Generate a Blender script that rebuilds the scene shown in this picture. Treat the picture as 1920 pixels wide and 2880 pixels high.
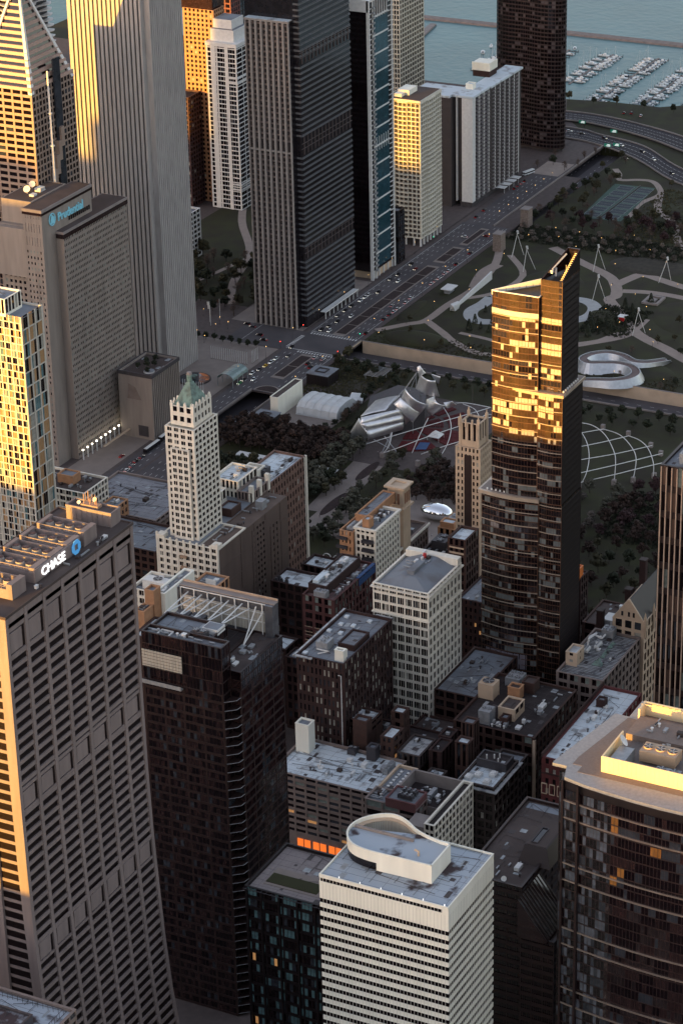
import bpy, math, random
from math import radians as R, sin, cos, pi, hypot, atan2
from mathutils import Vector, Matrix
random.seed(7)
S=bpy.context.scene; C=S.collection
for o in list(bpy.data.objects): bpy.data.objects.remove(o)
# ---------------- camera
CAM=Vector((-874.494,-520.901,657.486))
YAW,PIT,ROL,FOC=R(27.75281839),R(25.12734568),R(-1.36993287),7461.969
fw=Vector((cos(YAW)*cos(PIT),sin(YAW)*cos(PIT),-sin(PIT)))
rt=Vector((sin(YAW),-cos(YAW),0)); up=rt.cross(fw)
r2=rt*cos(ROL)+up*sin(ROL); u2=-rt*sin(ROL)+up*cos(ROL)
cd=bpy.data.cameras.new('camera'); cam=bpy.data.objects.new('camera',cd); C.objects.link(cam)
cam.matrix_world=Matrix(((r2.x,u2.x,-fw.x,CAM.x),(r2.y,u2.y,-fw.y,CAM.y),(r2.z,u2.z,-fw.z,CAM.z),(0,0,0,1)))
cd.sensor_fit='HORIZONTAL'; cd.sensor_width=36; cd.lens=FOC/1920*36; cd.clip_start=5; cd.clip_end=30000
S.camera=cam
# ---------------- sky and sun
SUN_PHI,SUN_EL=R(21),R(3.5)
w=bpy.data.worlds.new('World'); S.world=w; w.use_nodes=True
nt=w.node_tree; sky=nt.nodes.new('ShaderNodeTexSky'); sky.sky_type='NISHITA'; sky.sun_disc=False
sky.sun_elevation=SUN_EL; sky.sun_rotation=R(291); sky.air_density=1.0; sky.dust_density=1.0; sky.ozone_density=2.5
wb=nt.nodes.new('ShaderNodeHueSaturation'); wb.inputs['Saturation'].default_value=.64
tn=nt.nodes.new('ShaderNodeMix'); tn.data_type='RGBA'; tn.blend_type='MULTIPLY'; tn.inputs[0].default_value=1; tn.inputs[7].default_value=(1.15,.965,.88,1)
nt.links.new(sky.outputs[0],wb.inputs['Color']); nt.links.new(wb.outputs[0],tn.inputs[6]); nt.links.new(tn.outputs[2],nt.nodes['Background'].inputs[0]); nt.nodes['Background'].inputs[1].default_value=0.15
sl=bpy.data.lights.new('sun','SUN'); sl.energy=2.3; sl.color=(1,.50,.06); sl.angle=R(.5)
so=bpy.data.objects.new('sun',sl); C.objects.link(so)
so.rotation_euler=Vector((cos(SUN_PHI)*cos(SUN_EL),-sin(SUN_PHI)*cos(SUN_EL),-sin(SUN_EL))).to_track_quat('-Z','Y').to_euler()
S.view_settings.view_transform='Standard'; S.view_settings.look='None'; S.view_settings.gamma=1
S.view_settings.use_curve_mapping=False; S.view_settings.exposure=2.6
# ---------------- materials
MC={}
def M(n,col,rough=.75,metal=0,var=.12,scale=.25,spec=.4,col2=None,lo=.42,hi=.58,emit=0,bump=0,bscale=.1,rnd=0,stretch=None,detail=4):
    if n in MC: return MC[n]
    m=bpy.data.materials.new(n); m.use_nodes=True; t=m.node_tree; b=t.nodes['Principled BSDF']
    b.inputs['Roughness'].default_value=rough; b.inputs['Metallic'].default_value=metal
    b.inputs['Specular IOR Level'].default_value=spec
    tc=t.nodes.new('ShaderNodeTexCoord'); src=tc.outputs['Object']
    if stretch:
        mp=t.nodes.new('ShaderNodeMapping'); mp.inputs['Scale'].default_value=stretch; t.links.new(src,mp.inputs[0]); src=mp.outputs[0]
    nz=t.nodes.new('ShaderNodeTexNoise'); nz.inputs['Scale'].default_value=scale; nz.inputs['Detail'].default_value=detail
    t.links.new(src,nz.inputs['Vector'])
    cr=t.nodes.new('ShaderNodeValToRGB'); e=cr.color_ramp.elements
    if col2 is None:
        e[0].position=.25; e[1].position=.75
        e[0].color=tuple(c*(1-var) for c in col)+(1,); e[1].color=tuple(min(1,c*(1+var)) for c in col)+(1,)
    else:
        e[0].position=lo; e[1].position=hi; e[0].color=tuple(col2)+(1,); e[1].color=tuple(col)+(1,)
    t.links.new(nz.outputs['Fac'],cr.inputs[0]); out=cr.outputs[0]
    if rnd:
        oi=t.nodes.new('ShaderNodeObjectInfo'); hs=t.nodes.new('ShaderNodeHueSaturation'); mr=t.nodes.new('ShaderNodeMapRange')
        mr.inputs['To Min'].default_value=1-rnd; mr.inputs['To Max'].default_value=1+rnd
        t.links.new(oi.outputs['Random'],mr.inputs['Value']); t.links.new(mr.outputs[0],hs.inputs['Value']); t.links.new(out,hs.inputs['Color']); out=hs.outputs[0]
    t.links.new(out,b.inputs['Base Color'])
    if emit:
        b.inputs['Emission Color'].default_value=tuple(col)+(1,); b.inputs['Emission Strength'].default_value=emit
    if bump:
        n2=t.nodes.new('ShaderNodeTexNoise'); n2.inputs['Scale'].default_value=bscale; bp=t.nodes.new('ShaderNodeBump'); bp.inputs['Strength'].default_value=bump; bp.inputs['Distance'].default_value=1
        t.links.new(tc.outputs['Object'],n2.inputs['Vector']); t.links.new(n2.outputs['Fac'],bp.inputs['Height']); t.links.new(bp.outputs[0],b.inputs['Normal'])
    MC[n]=m; return m
glass=M('glass_dark',(.006,.003,.004),.10,0,.5,.35,.6,bump=.05,bscale=.25)
glassb=M('glass_blue_grey',(.04,.045,.055),.08,.25,.4,.15,.7,bump=.06,bscale=.2)
glassbr=M('glass_brown',(.028,.015,.015),.08,.2,.4,.3,.7,bump=.05,bscale=.2)
blind=M('window_blind',(.30,.29,.25),.6,0,.3,.5,.3)
blindg=M('window_blind_green',(.16,.19,.17),.35,0,.4,.5,.5)
teal=M('glass_teal',(.09,.165,.175),.15,0,.5,.2,.6)
lit=M('lit_window',(1,.42,.10),.5,emit=.30)
litdim=M('dim_lit_window',(.55,.27,.10),.5,emit=.07)
cream=M('cream_terracotta',(.70,.65,.55),.7,0,.12,.5,stretch=(1,1,.2))
whitep=M('white_panel',(.82,.80,.69),.55,0,.07,.25,stretch=(1,1,.12))
chasem=M('grey_granite',(.205,.165,.155),.7,0,.16,.35,stretch=(1,1,.1))
aonm=M('pale_granite',(.36,.34,.325),.7,0,.14,.4,stretch=(1,1,.25))
prum=M('limestone_grey',(.26,.22,.19),.75,0,.16,.3,stretch=(1,1,.15))
bcb=M('beige_pier',(.33,.29,.265),.7,0,.1,.1)
brick=M('brown_brick',(.052,.026,.020),.85,0,.25,.3)
brickd=M('dark_red_brick',(.032,.014,.012),.85,0,.25,.3)
bricko=M('tan_brick',(.38,.20,.105),.85,0,.15,.4)
brickp=M('pink_brick',(.15,.088,.068),.85,0,.2,.15)
stone=M('grey_stone',(.20,.155,.135),.8,0,.2,.2)
stoned=M('dark_stone',(.050,.036,.032),.8,0,.2,.2)
tan=M('tan_stone',(.50,.38,.27),.75,0,.15,.12)
steel=M('dark_steel',(.011,.007,.008),.5,0,.2,.2)
steelb=M('brown_steel',(.024,.013,.012),.45,0,.2,.2)
concrete=M('concrete',(.23,.20,.185),.85,0,.15,.2)
wmetal=M('white_metal',(.62,.62,.60),.5,0,.1,.5)
gmetal=M('grey_metal',(.30,.31,.32),.5,.3,.2,.5)
dmetal=M('dark_metal',(.06,.055,.06),.5,.2,.2,.5)
alum=M('brushed_aluminium',(.80,.80,.80),.38,.9,.12,.3,bump=.04,bscale=.3)
mirror=M('mirror_steel',(.86,.88,.9),.03,1,.02,.3)
roofg=M('roof_grey',(.19,.21,.235),.9,0,.2,.12,col2=(.15,.148,.155),lo=.3,hi=.55)
roofw=M('roof_white',(.54,.60,.63),.85,0,.1,.13,col2=(.30,.30,.30),lo=.34,hi=.46)
roofx=M('roof_blue_grey_stained',(.36,.41,.46),.85,col2=(.05,.032,.034),scale=.075,lo=.38,hi=.45,detail=6)
roofd=M('roof_dark',(.026,.019,.019),.9,0,.3,.2)
roofb=M('roof_brown_gravel',(.070,.052,.047),.9,0,.3,.08)
roofmet=M('roof_metal_sheet',(.40,.41,.41),.5,.2,.2,.3,col2=(.16,.16,.17),lo=.35,hi=.5)
roofseam=M('roof_seam',(.07,.06,.06),.9); roofpatch=M('roof_patch',(.30,.32,.33),.85,0,.3,.5)
copper=M('green_copper',(.17,.26,.22),.7,0,.3,.4,col2=(.10,.13,.11),lo=.35,hi=.6)
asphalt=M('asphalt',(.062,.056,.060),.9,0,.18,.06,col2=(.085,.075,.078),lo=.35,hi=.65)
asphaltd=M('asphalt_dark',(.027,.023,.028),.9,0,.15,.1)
pave=M('paving',(.082,.064,.060),.9,0,.2,.3)
plaza=M('plaza_stone',(.21,.175,.155),.85,0,.12,.15)
pathm=M('path_concrete',(.27,.22,.19),.9,0,.1,.2)
paint=M('road_paint',(.55,.54,.52),.8,0,.2,.6)
soil=M('planting_bed_soil',(.030,.018,.017),.95,0,.4,.5)
lawn=M('lawn',(.029,.031,.009),.95,0,.4,.06,col2=(.021,.017,.009),lo=.35,hi=.65)
shrubm=M('undergrowth',(.035,.030,.021),.95,0,.4,.3)
water=M('lake_water',(.03,.12,.13),.34,0,.18,.012,.3,bump=.5,bscale=.12)
redseat=M('red_seats',(.10,.012,.014),.8,0,.3,.5)
bluet=M('blue_tarp',(.02,.06,.16),.6)
court=M('green_court',(.045,.085,.070),.85,0,.15,.1)
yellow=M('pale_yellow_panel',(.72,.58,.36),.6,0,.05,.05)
chaseblue=M('sign_blue',(.06,.24,.48),.5,emit=.12)
signw=M('sign_white',(.9,.9,.9),.5,emit=.25)
prublue=M('sign_pale_blue',(.14,.36,.45),.5,emit=.06)
lampm=M('lamp_glow',(1,.58,.2),.5,emit=.9)
lampw=M('lamp_glow_white',(1,.9,.7),.5,emit=3)
greens=M('sign_green',(.02,.25,.16),.5,emit=.02)
redl=M('red_light',(1,.05,.03),.5,emit=1.5)
orange=M('orange_plastic',(.6,.16,.03),.6)
# ---------------- mesh builder
ORG={}
class MB:
    def __init__(s): s.v=[];s.f=[];s.m=[]
    def pts(s,L): i=len(s.v); s.v+= [tuple(p) for p in L]; return i
    def face(s,L,m=0): i=s.pts(L); s.f.append(tuple(range(i,i+len(L)))); s.m.append(m)
    def hexa(s,P,m=0):
        i=s.pts(P)
        for q in ((0,3,2,1),(4,5,6,7),(0,1,5,4),(1,2,6,5),(2,3,7,6),(3,0,4,7)): s.f.append(tuple(i+k for k in q)); s.m.append(m)
    def box(s,x0,y0,z0,x1,y1,z1,m=0):
        s.hexa([(x0,y0,z0),(x1,y0,z0),(x1,y1,z0),(x0,y1,z0),(x0,y0,z1),(x1,y0,z1),(x1,y1,z1),(x0,y1,z1)],m)
    def prism(s,poly,z0,z1,m=0,mt=None,top=None):
        n=len(poly); i=s.pts([(x,y,z0) for x,y in poly]+[(x,y,z1) for x,y in (top or poly)])
        for k in range(n): s.f.append((i+k,i+(k+1)%n,i+n+(k+1)%n,i+n+k)); s.m.append(m)
        s.f.append(tuple(i+n+k for k in range(n))); s.m.append(m if mt is None else mt)
        s.f.append(tuple(i+n-1-k for k in range(n))); s.m.append(m)
    def cyl(s,x,y,z0,z1,r,ra=None,n=12,m=0,mt=None):
        ra=r if ra is None else ra
        p=[(x+r*cos(2*pi*k/n),y+r*sin(2*pi*k/n)) for k in range(n)]; q=[(x+ra*cos(2*pi*k/n),y+ra*sin(2*pi*k/n)) for k in range(n)]
        s.prism(p,z0,z1,m,mt,q)
    def tube(s,path,r,n=6,m=0,r1=None):
        path=[Vector(p) for p in path]; k=len(path); base=len(s.v)
        for i,p in enumerate(path):
            d=(path[min(i+1,k-1)]-path[max(i-1,0)]).normalized()
            a=d.cross(Vector((0,0,1)));  a=Vector((1,0,0)) if a.length<1e-3 else a.normalized(); b=d.cross(a)
            rr=r if r1 is None else r+(r1-r)*i/(k-1)
            for j in range(n): s.v.append(tuple(p+a*rr*cos(2*pi*j/n)+b*rr*sin(2*pi*j/n)))
        for i in range(k-1):
            for j in range(n):
                s.f.append((base+i*n+j,base+i*n+(j+1)%n,base+(i+1)*n+(j+1)%n,base+(i+1)*n+j)); s.m.append(m)
        s.f.append(tuple(base+j for j in range(n))); s.m.append(m)
        s.f.append(tuple(base+(k-1)*n+n-1-j for j in range(n))); s.m.append(m)
    def ring(s,b,t,z0,z1,m=0):
        x0,y0,x1,y1=b
        s.box(x0,y0,z0,x0+t,y1,z1,m); s.box(x1-t,y0,z0,x1,y1,z1,m); s.box(x0+t,y0,z0,x1-t,y0+t,z1,m); s.box(x0+t,y1-t,z0,x1-t,y1,z1,m)
    def build(s,name,mats,parent=None,smooth=False):
        if not isinstance(mats,(list,tuple)): mats=[mats]
        org=ORG.get(parent.name,(0,0,0)) if parent else (0,0,0)
        me=bpy.data.meshes.new(name); me.from_pydata([(x-org[0],y-org[1],z-org[2]) for x,y,z in s.v],[],s.f)
        for m in mats: me.materials.append(m)
        if any(s.m): me.polygons.foreach_set('material_index',s.m)
        if smooth: me.polygons.foreach_set('use_smooth',[True]*len(me.polygons))
        me.update(); o=bpy.data.objects.new(name,me); C.objects.link(o)
        if parent: o.parent=parent; ORG[o.name]=org
        return o
def tag(o,label=None,cat=None,group=None,kind=None):
    if label: o['label']=label
    if cat: o['category']=cat
    if group: o['group']=group
    if kind: o['kind']=kind
    return o
def thing(name,label,cat,x,y,z=0,group=None):
    o=bpy.data.objects.new(name,None); o.empty_display_size=2; C.objects.link(o); o.location=(x,y,z); ORG[o.name]=(x,y,z)
    return tag(o,label,cat,group)
def struct(name,mb,m,smooth=False): return tag(mb.build(name,m,None,smooth),kind='structure')
def copyt(o,parent=None):
    c=o.copy(); C.objects.link(c)
    if parent is not None: c.parent=parent
    for ch in KIDS.get(o.as_pointer(),[]): copyt(ch,c)
    return c
KIDS={}
def kids(root):
    L=[o for o in C.objects if o.parent==root]; KIDS[root.as_pointer()]=L
    for o in L: kids(o)
ORDN=['first','second','third','fourth','fifth','sixth','seventh','eighth','ninth','tenth','eleventh','twelfth','thirteenth','fourteenth','fifteenth','sixteenth','seventeenth','eighteenth','nineteenth','twentieth']
def ordn(i): return ORDN[i] if i<20 else ('twenty-'+ORDN[i-20] if i<30 else 'thirty-'+ORDN[(i-30)%20])
# ---------------- facades
def frame(mb,p0,u,n,u0,u1,o0,o1,z0,z1,m=0):
    f=lambda a,o,z:(p0[0]+u[0]*a+n[0]*o,p0[1]+u[1]*a+n[1]*o,z)
    mb.hexa([f(u0,o1,z0),f(u1,o1,z0),f(u1,o0,z0),f(u0,o0,z0),f(u0,o1,z1),f(u1,o1,z1),f(u1,o0,z1),f(u0,o0,z1)],m)
def facade(mb,wins,p0,p1,za,zb,nb,nf,pw,sh,dep=.5,lead='p',split=1,top=0,bot=0,cw=None,ends=True,gap=.25,m=0,skipf=None,trim=0):
    """outer wall line p0->p1 (outward normal on the right of travel); wall relief built inward"""
    L=hypot(p1[0]-p0[0],p1[1]-p0[1]); u=((p1[0]-p0[0])/L,(p1[1]-p0[1])/L); n=(u[1],-u[0])
    cw=pw if cw is None else cw
    P,Q=(0,-.09) if lead=='p' else (-.09,0)
    def F(u0,u1,o,z0,z1):
        u0=max(u0,trim); u1=min(u1,L-trim)
        if u1-u0>.01: frame(mb,p0,u,n,u0,u1,-dep,o,z0,z1,m)
    span=L-2*cw; bw=(span+pw)/nb if nb else span; fh=(zb-top-za-bot)/max(nf,1)
    F(0,cw,0,za,zb-.02); F(L-cw,L,0,za,zb-.02)
    for i in range(1,nb): a=cw+i*bw-pw; F(a,a+pw,P,za,zb-.03)
    for j in range(nf+1):
        z=za+bot+j*fh; z1=z+sh if j<nf else zb-.04
        if j==0 and bot>0: z-=bot
        if z1-z>.05: F(cw,L-cw,Q,z,z1)
    for i in range(nb):
        a=cw+i*bw; b=a+bw-pw
        for j in range(nf):
            if skipf and skipf(i,j): continue
            z0=za+bot+j*fh+sh; z1=za+bot+(j+1)*fh
            sw=(b-a+gap)/split
            for k in range(split):
                c0=a+k*sw; c1=c0+sw-gap; cm=(c0+c1)/2
                wins.append((p0[0]+u[0]*cm-n[0]*(dep-.06),p0[1]+u[1]*cm-n[1]*(dep-.06),(z0+z1)/2,c1-c0,z1-z0,atan2(u[1],u[0]),n))
PANE={}
def pane(wd,ht,m):
    k=(round(wd,2),round(ht,2),m.name)
    if k not in PANE:
        b=MB(); b.box(-wd/2,-.06,-ht/2,wd/2,.06,ht/2); me=bpy.data.meshes.new('window'); me.from_pydata(b.v,[],b.f); me.materials.append(m); PANE[k]=me
    return PANE[k]
def wfin(root,wins,mats,maxn=100,name='window',cl=None):
    """nearest visible windows are parts of their own, the rest one part"""
    ms=[m for m,_ in mats]; ws=[q for _,q in mats]; org=ORG[root.name]
    def key(q):
        d=Vector((q[0],q[1],q[2]))-CAM; vis=-(q[6][0]*d.x+q[6][1]*d.y)
        return (q[3]*q[4]*max(vis,.001)/d.length**3)
    W=sorted(wins,key=key,reverse=True); rnd=random.Random(len(W))
    def pick(q):
        if cl and rnd.random()<.82:
            k=(round(q[2]/cl[0]),round((q[0]+q[1])/cl[1])); return random.Random(k[0]*131+k[1]*17+5).choices(range(len(ms)),ws)[0]
        return rnd.choices(range(len(ms)),ws)[0]
    for q in W[:maxn]:
        m=ms[pick(q)]; o=bpy.data.objects.new(name,pane(q[3],q[4],m)); C.objects.link(o)
        o.location=(q[0]-org[0],q[1]-org[1],q[2]-org[2]); o.rotation_euler=(0,0,q[5]); o.parent=root
    R_=W[maxn:]
    if R_:
        b=MB()
        for q in R_:
            k=pick(q); c,s_=cos(q[5]),sin(q[5]); n=q[6]; h=q[4]/2; hw=q[3]/2; x=q[0]+n[0]*.06;y=q[1]+n[1]*.06
            b.face([(x-c*hw,y-s_*hw,q[2]-h),(x+c*hw,y+s_*hw,q[2]-h),(x+c*hw,y+s_*hw,q[2]+h),(x-c*hw,y-s_*hw,q[2]+h)],k)
        tag(b.build(name,ms,root),kind='stuff')
DG=[(glass,.86),(glassb,.08),(blind,.06)]
def block(mb,wins,b,z0,z1,Wp,Sp,Np=None,Ep=None,dep=.5,lead='p',par=1.1,**kw):
    """four facades + core + parapet. Wp/Sp = (bays,floors,pier,spandrel[,split])"""
    x0,y0,x1,y1=b; d=dep
    Np=Np or Sp; Ep=Ep or Wp
    for side,p in (('W',Wp),('E',Ep),('S',Sp),('N',Np)):
        a,c={'W':((x0,y1),(x0,y0)),'E':((x1,y0),(x1,y1)),'S':((x0,y0),(x1,y0)),'N':((x1,y1),(x0,y1))}[side]
        tr=0 if side in 'WE' else d
        if p is None or p[0]==0:
            L=hypot(c[0]-a[0],c[1]-a[1]); u=((c[0]-a[0])/L,(c[1]-a[1])/L); frame(mb,a,u,(u[1],-u[0]),tr,L-tr,-d,0,z0,z1-.02)
        else:
            facade(mb,wins,a,c,z0,z1,p[0],p[1],p[2],p[3],d,lead,split=p[4] if len(p)>4 else 1,trim=tr,**kw)
    mb.box(x0+d,y0+d,z0,x1-d,y1-d,z1-par)
    mb.ring((x0+d,y0+d,x1-d,y1-d),.35,z1-par-.01,z1-.01)
    mb.ring((x0-.12,y0-.12,x1+.12,y1+.12),d+.5,z1,z1+.25)
def roofslab(root,b,z,m,ins=.9,name='roof'):
    q=MB(); x0,y0,x1,y1=b[0]+ins,b[1]+ins,b[2]-ins,b[3]-ins; q.box(x0,y0,z-.4,x1,y1,z+.06)
    rr=random.Random(int(b[0]*7+b[1]*3+z)); A_=(x1-x0)*(y1-y0)
    if A_>60:
        st=rr.uniform(3.5,6.5); k=x0+st*rr.random()
        while k<x1-.5: q.box(k,y0+.05,z+.02,k+.09,y1-.05,z+.085,1); k+=st
        k=y0+st*rr.random()
        while k<y1-.5: q.box(x0+.05,k,z+.02,x1-.05,k+.07,z+.08,1); k+=st*2.1
        for _ in range(int(A_/70)):
            w_,d_=rr.uniform(1,4.5),rr.uniform(.8,3); px,py=rr.uniform(x0,max(x0+.1,x1-w_)),rr.uniform(y0,max(y0+.1,y1-d_)); q.box(px,py,z+.03,min(px+w_,x1),min(py+d_,y1),z+.10+rr.random()*.03,rr.choice((1,2)))
        for _ in range(int(A_/160)+1):
            px,py=rr.uniform(x0+1,x1-1),rr.uniform(y0+1,y1-1); q.tube([(px,py,z+.35),(min(px+rr.uniform(3,12),x1-.5),py,z+.35),(min(px+3,x1-.6),rr.uniform(y0+1,y1-1),z+.35)],.1,4,1)
    return q.build(name,[m,roofseam,roofpatch],root)
def tower(name,label,b,h,wall,roof,Wp,Sp,gl=DG,z0=0,group=None,cat='building',dep=.5,lead='p',par=1.1,Np=None,Ep=None,**kw):
    t=thing(name,label,cat,(b[0]+b[2])/2,(b[1]+b[3])/2,z0,group); mb=MB(); wins=[]
    block(mb,wins,b,z0,h,Wp,Sp,Np,Ep,dep,lead,par,**kw); mb.build('wall',wall,t)
    roofslab(t,b,h-par,roof,dep+.36); wfin(t,wins,gl); return t
def addblock(t,b,z0,z1,wall,roof,Wp=None,Sp=None,dep=.3,par=.6,lead='p',gl=DG,name='penthouse',**kw):
    Z=(0,0,0,0); mb=MB(); wins=[]; block(mb,wins,b,z0,z1,Wp or Z,Sp or Z,None,None,dep,lead,par,**kw); o=mb.build(name,wall,t)
    roofslab(o,b,z1-par,roof,dep+.36)
    if wins: wfin(o,wins,gl,60)
    return o
def fanunit(t,b,z0,z1,nx,ny,m=gmetal,name='cooling_unit'):
    mb=MB(); x0,y0,x1,y1=b; hh=(z1-z0)
    mb.box(x0,y0,z0+hh*.25,x1,y1,z1)
    for x,y in((x0,y0),(x1-.3,y0),(x0,y1-.3),(x1-.3,y1-.3)): mb.box(x,y,z0,x+.3,y+.3,z0+hh*.25)
    mb.box(x0+.3,y0+.3,z0+.1,x1-.3,y1-.3,z0+hh*.25)
    o=mb.build(name,m,t)
    r=min((x1-x0)/nx,(y1-y0)/ny)*.42
    for i in range(nx):
        for j in range(ny):
            x=x0+(i+.5)*(x1-x0)/nx; y=y0+(j+.5)*(y1-y0)/ny; f=MB(); k=14
            f.cyl(x,y,z1,z1+.5,r,r*.95,k,0,1)
            for q in range(5):
                a=q*2*pi/5; c,s_=cos(a),sin(a); f.hexa([(x+c*.2-s_*.18,y+s_*.2+c*.18,z1+.53),(x+c*.2+s_*.18,y+s_*.2-c*.18,z1+.53),(x+c*r*.9+s_*.25,y+s_*r*.9-c*.25,z1+.53),(x+c*r*.9-s_*.25,y+s_*r*.9+c*.25,z1+.53),
                    (x+c*.2-s_*.18,y+s_*.2+c*.18,z1+.58),(x+c*.2+s_*.18,y+s_*.2-c*.18,z1+.58),(x+c*r*.9+s_*.25,y+s_*r*.9-c*.25,z1+.65),(x+c*r*.9-s_*.25,y+s_*r*.9+c*.25,z1+.65)],2)
            f.build('fan',[m,dmetal,gmetal],o)
    return o
def dish(t,x,y,z,r,az,name='satellite_dish'):
    mb=MB(); mb.tube([(x,y,z),(x,y,z+r*1.1)],.15); d=Vector((cos(az)*.8,sin(az)*.8,.6)); a=d.cross(Vector((0,0,1))).normalized(); b=d.cross(a); c=Vector((x,y,z+r*1.3)); n=16; i=mb.pts([c])
    for k in range(2):
        rr=r*(.6,1)[k]; off=d*r*(.08,.25)[k]; mb.pts([c+off+a*rr*cos(2*pi*j/n)+b*rr*sin(2*pi*j/n) for j in range(n)])
    for j in range(n):
        mb.f.append((i,i+1+j,i+1+(j+1)%n)); mb.f.append((i+1+j,i+1+n+j,i+1+n+(j+1)%n,i+1+(j+1)%n)); mb.m+=[0,0]
    mb.tube([c,c+d*r*.8],.08); return mb.build(name,wmetal,t,True)
def clutter(t,b,z,n,seed=1):
    """vents, ducts, hatches bolted to a roof"""
    r=random.Random(seed)
    for i in range(int(n*1.7)):
        x=r.uniform(b[0]+2,b[2]-3); y=r.uniform(b[1]+2,b[3]-3); k=r.random(); mb=MB()
        if k<.35: mb.cyl(x,y,z,z+r.uniform(.6,1.6),.35,n=8); mb.cyl(x,y,z+1.2,z+1.5,.6,n=8); mb.build('vent_pipe',r.choice([gmetal,dmetal,wmetal]),t)
        elif k<.7: 
            w,d,h=r.uniform(1,3.4),r.uniform(.9,2.4),r.uniform(.6,1.9); mb.box(x,y,z,x+w,y+d,z+h); mb.box(x-.08,y-.08,z+h,x+w+.08,y+d+.08,z+h+.1); mb.build('roof_unit',r.choice([gmetal,wmetal,stoned]),t)
        else:
            l=r.uniform(2,6); mb.box(x,y,z+.3,x+l,y+.5,z+.8) if r.random()<.5 else mb.box(x,y,z+.3,x+.5,y+l,z+.8); mb.box(x+.1,y+.1,z,x+.3,y+.3,z+.3); mb.build('duct',gmetal,t)
def text(s_,size,ext,m,loc,rot,parent,name,font=None,shear=0,sx=1):
    cu=bpy.data.curves.new(name,'FONT'); cu.body=s_; cu.size=size; cu.extrude=ext; cu.offset=.03; cu.shear=shear
    o=bpy.data.objects.new('tmp',cu); C.objects.link(o); bpy.context.view_layer.update()
    me=bpy.data.meshes.new_from_object(o.evaluated_get(bpy.context.evaluated_depsgraph_get())); bpy.data.objects.remove(o)
    me.materials.clear(); me.materials.append(m); q=bpy.data.objects.new(name,me); C.objects.link(q); org=ORG[parent.name]
    q.parent=parent; q.location=(loc[0]-org[0],loc[1]-org[1],loc[2]-org[2]); q.rotation_euler=rot; q.scale=(sx,1,1); ORG[q.name]=org; return q
# =================================================== SETTING
def sheet(name,poly,z,m,th=.02): b=MB(); b.prism(poly,z-th,z); return struct(name,b,m)
def rect(x0,y0,x1,y1): return [(x0,y0),(x1,y0),(x1,y1),(x0,y1)]
b=MB(); b.face([(-9000,-9000,-8),(1460,-9000,-8),(1460,9000,-8),(-9000,9000,-8)]); struct('ground',b,asphaltd)
b=MB(); N=40
b.face([(1100,-9000,-6.2),(24000,-9000,-6.2),(24000,12000,-6.2),(1100,12000,-6.2)]); struct('water',b,water)
def slab(name,poly,m,z=0,z0=-8.5): b=MB(); b.prism(poly,z0,z); return struct(name,b,m)
slab('pavement',rect(-1500,-1500,285,2500),pave)
slab('park_ground',rect(285,-900,579,243),lawn)
slab('pavement',rect(285.01,288,1090,2500),pave)
slab('park_ground',[(614,-900),(1010,-900),(985,60),(1000,150),(1050,190),(1075,236),(861,236),(861,243),(614,243)],lawn)
slab('pavement',[(1090.5,288),(1090.5,2500),(1185,2500),(1206,400),(1200,340),(1150,320),(1085,262),(1085,288)],pave,-.3)
slab('shore_ground',[(1085.5,261.5),(1150,320),(1200,340),(1207,300),(1208,258),(1225,235),(1235,100),(1200,-900),(1011,-900),(986,60),(1001,150),(1050.5,189),(1075.5,236),(1085.5,236)],lawn,-.3)
# bridge decks of the wide avenue
b=MB(); b.box(284.5,270,-1.2,508,288.5,.0); b.box(284.5,243.5,-1.2,440,269.9,0); b.box(440,243.5,-1.2,508,251,0)
b.prism([(508.1,243.5),(1000,243.5),(1000,258.5),(1090.2,258.5),(1090.2,288.5),(508.1,288.5)],-1.2,0)
struct('avenue_deck',b,pave)
sheet('road',rect(285,246,440,269.5),.03,asphalt); sheet('road',rect(285,271,508,285),.03,asphalt); sheet('road',rect(440,245.5,508,250.5),.03,asphalt)
sheet('road',rect(508,246,866,285),.035,asphalt); sheet('road',rect(866,261,1000,283),.035,asphalt)
sheet('road',rect(579.5,285.5,614,330),.05,asphalt); sheet('road',rect(560,318,640,331),.055,asphalt)
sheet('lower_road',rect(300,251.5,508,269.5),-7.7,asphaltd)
sheet('lower_road',rect(581,-900,612,286),-7.7,asphalt); sheet('lower_road',rect(870,239,1088,256),-7.6,asphalt)
sheet('road',rect(286,-900,306,243),.03,asphalt); sheet('road',rect(286,289,306,1500),.03,asphalt)
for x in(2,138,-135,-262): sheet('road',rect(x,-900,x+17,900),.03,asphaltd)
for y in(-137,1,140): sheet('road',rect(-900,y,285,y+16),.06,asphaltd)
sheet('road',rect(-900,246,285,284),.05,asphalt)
# barrier walls beside the openings
def wallthing(label,path,h,z0,m,th=.5,cat='wall',name='retaining_wall'):
    x,y=path[0]; t=thing(name,label,cat,x,y,z0); b=MB()
    for (xa,ya),(xb,yb) in zip(path,path[1:]):
        L=hypot(xb-xa,yb-ya); u=((xb-xa)/L,(yb-ya)/L); frame(b,(xa,ya),u,(u[1],-u[0]),0,L,-th/2,th/2,z0,z0+h)
    b.build('wall_body',m,t); c=MB()
    for (xa,ya),(xb,yb) in zip(path,path[1:]):
        L=hypot(xb-xa,yb-ya); u=((xb-xa)/L,(yb-ya)/L); frame(c,(xa,ya),u,(u[1],-u[0]),0,L,-th/2-.12,th/2+.12,z0+h,z0+h+.2)
    c.build('coping',concrete,t); return t
wallthing('long tan stone retaining wall below the grassy mound beside the sunken road',[(613,242.5),(612.9,-300)],8.8,-8,tan,.9)
wallthing('low concrete parapet along the far side of the sunken road opening by the planters',[(440,270.2),(508,270.2)],1.2,-.2,concrete)
wallthing('low concrete parapet between the sunken road opening and the white hall',[(440,251.2),(508,251.2)],1.2,-.2,concrete)
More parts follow.
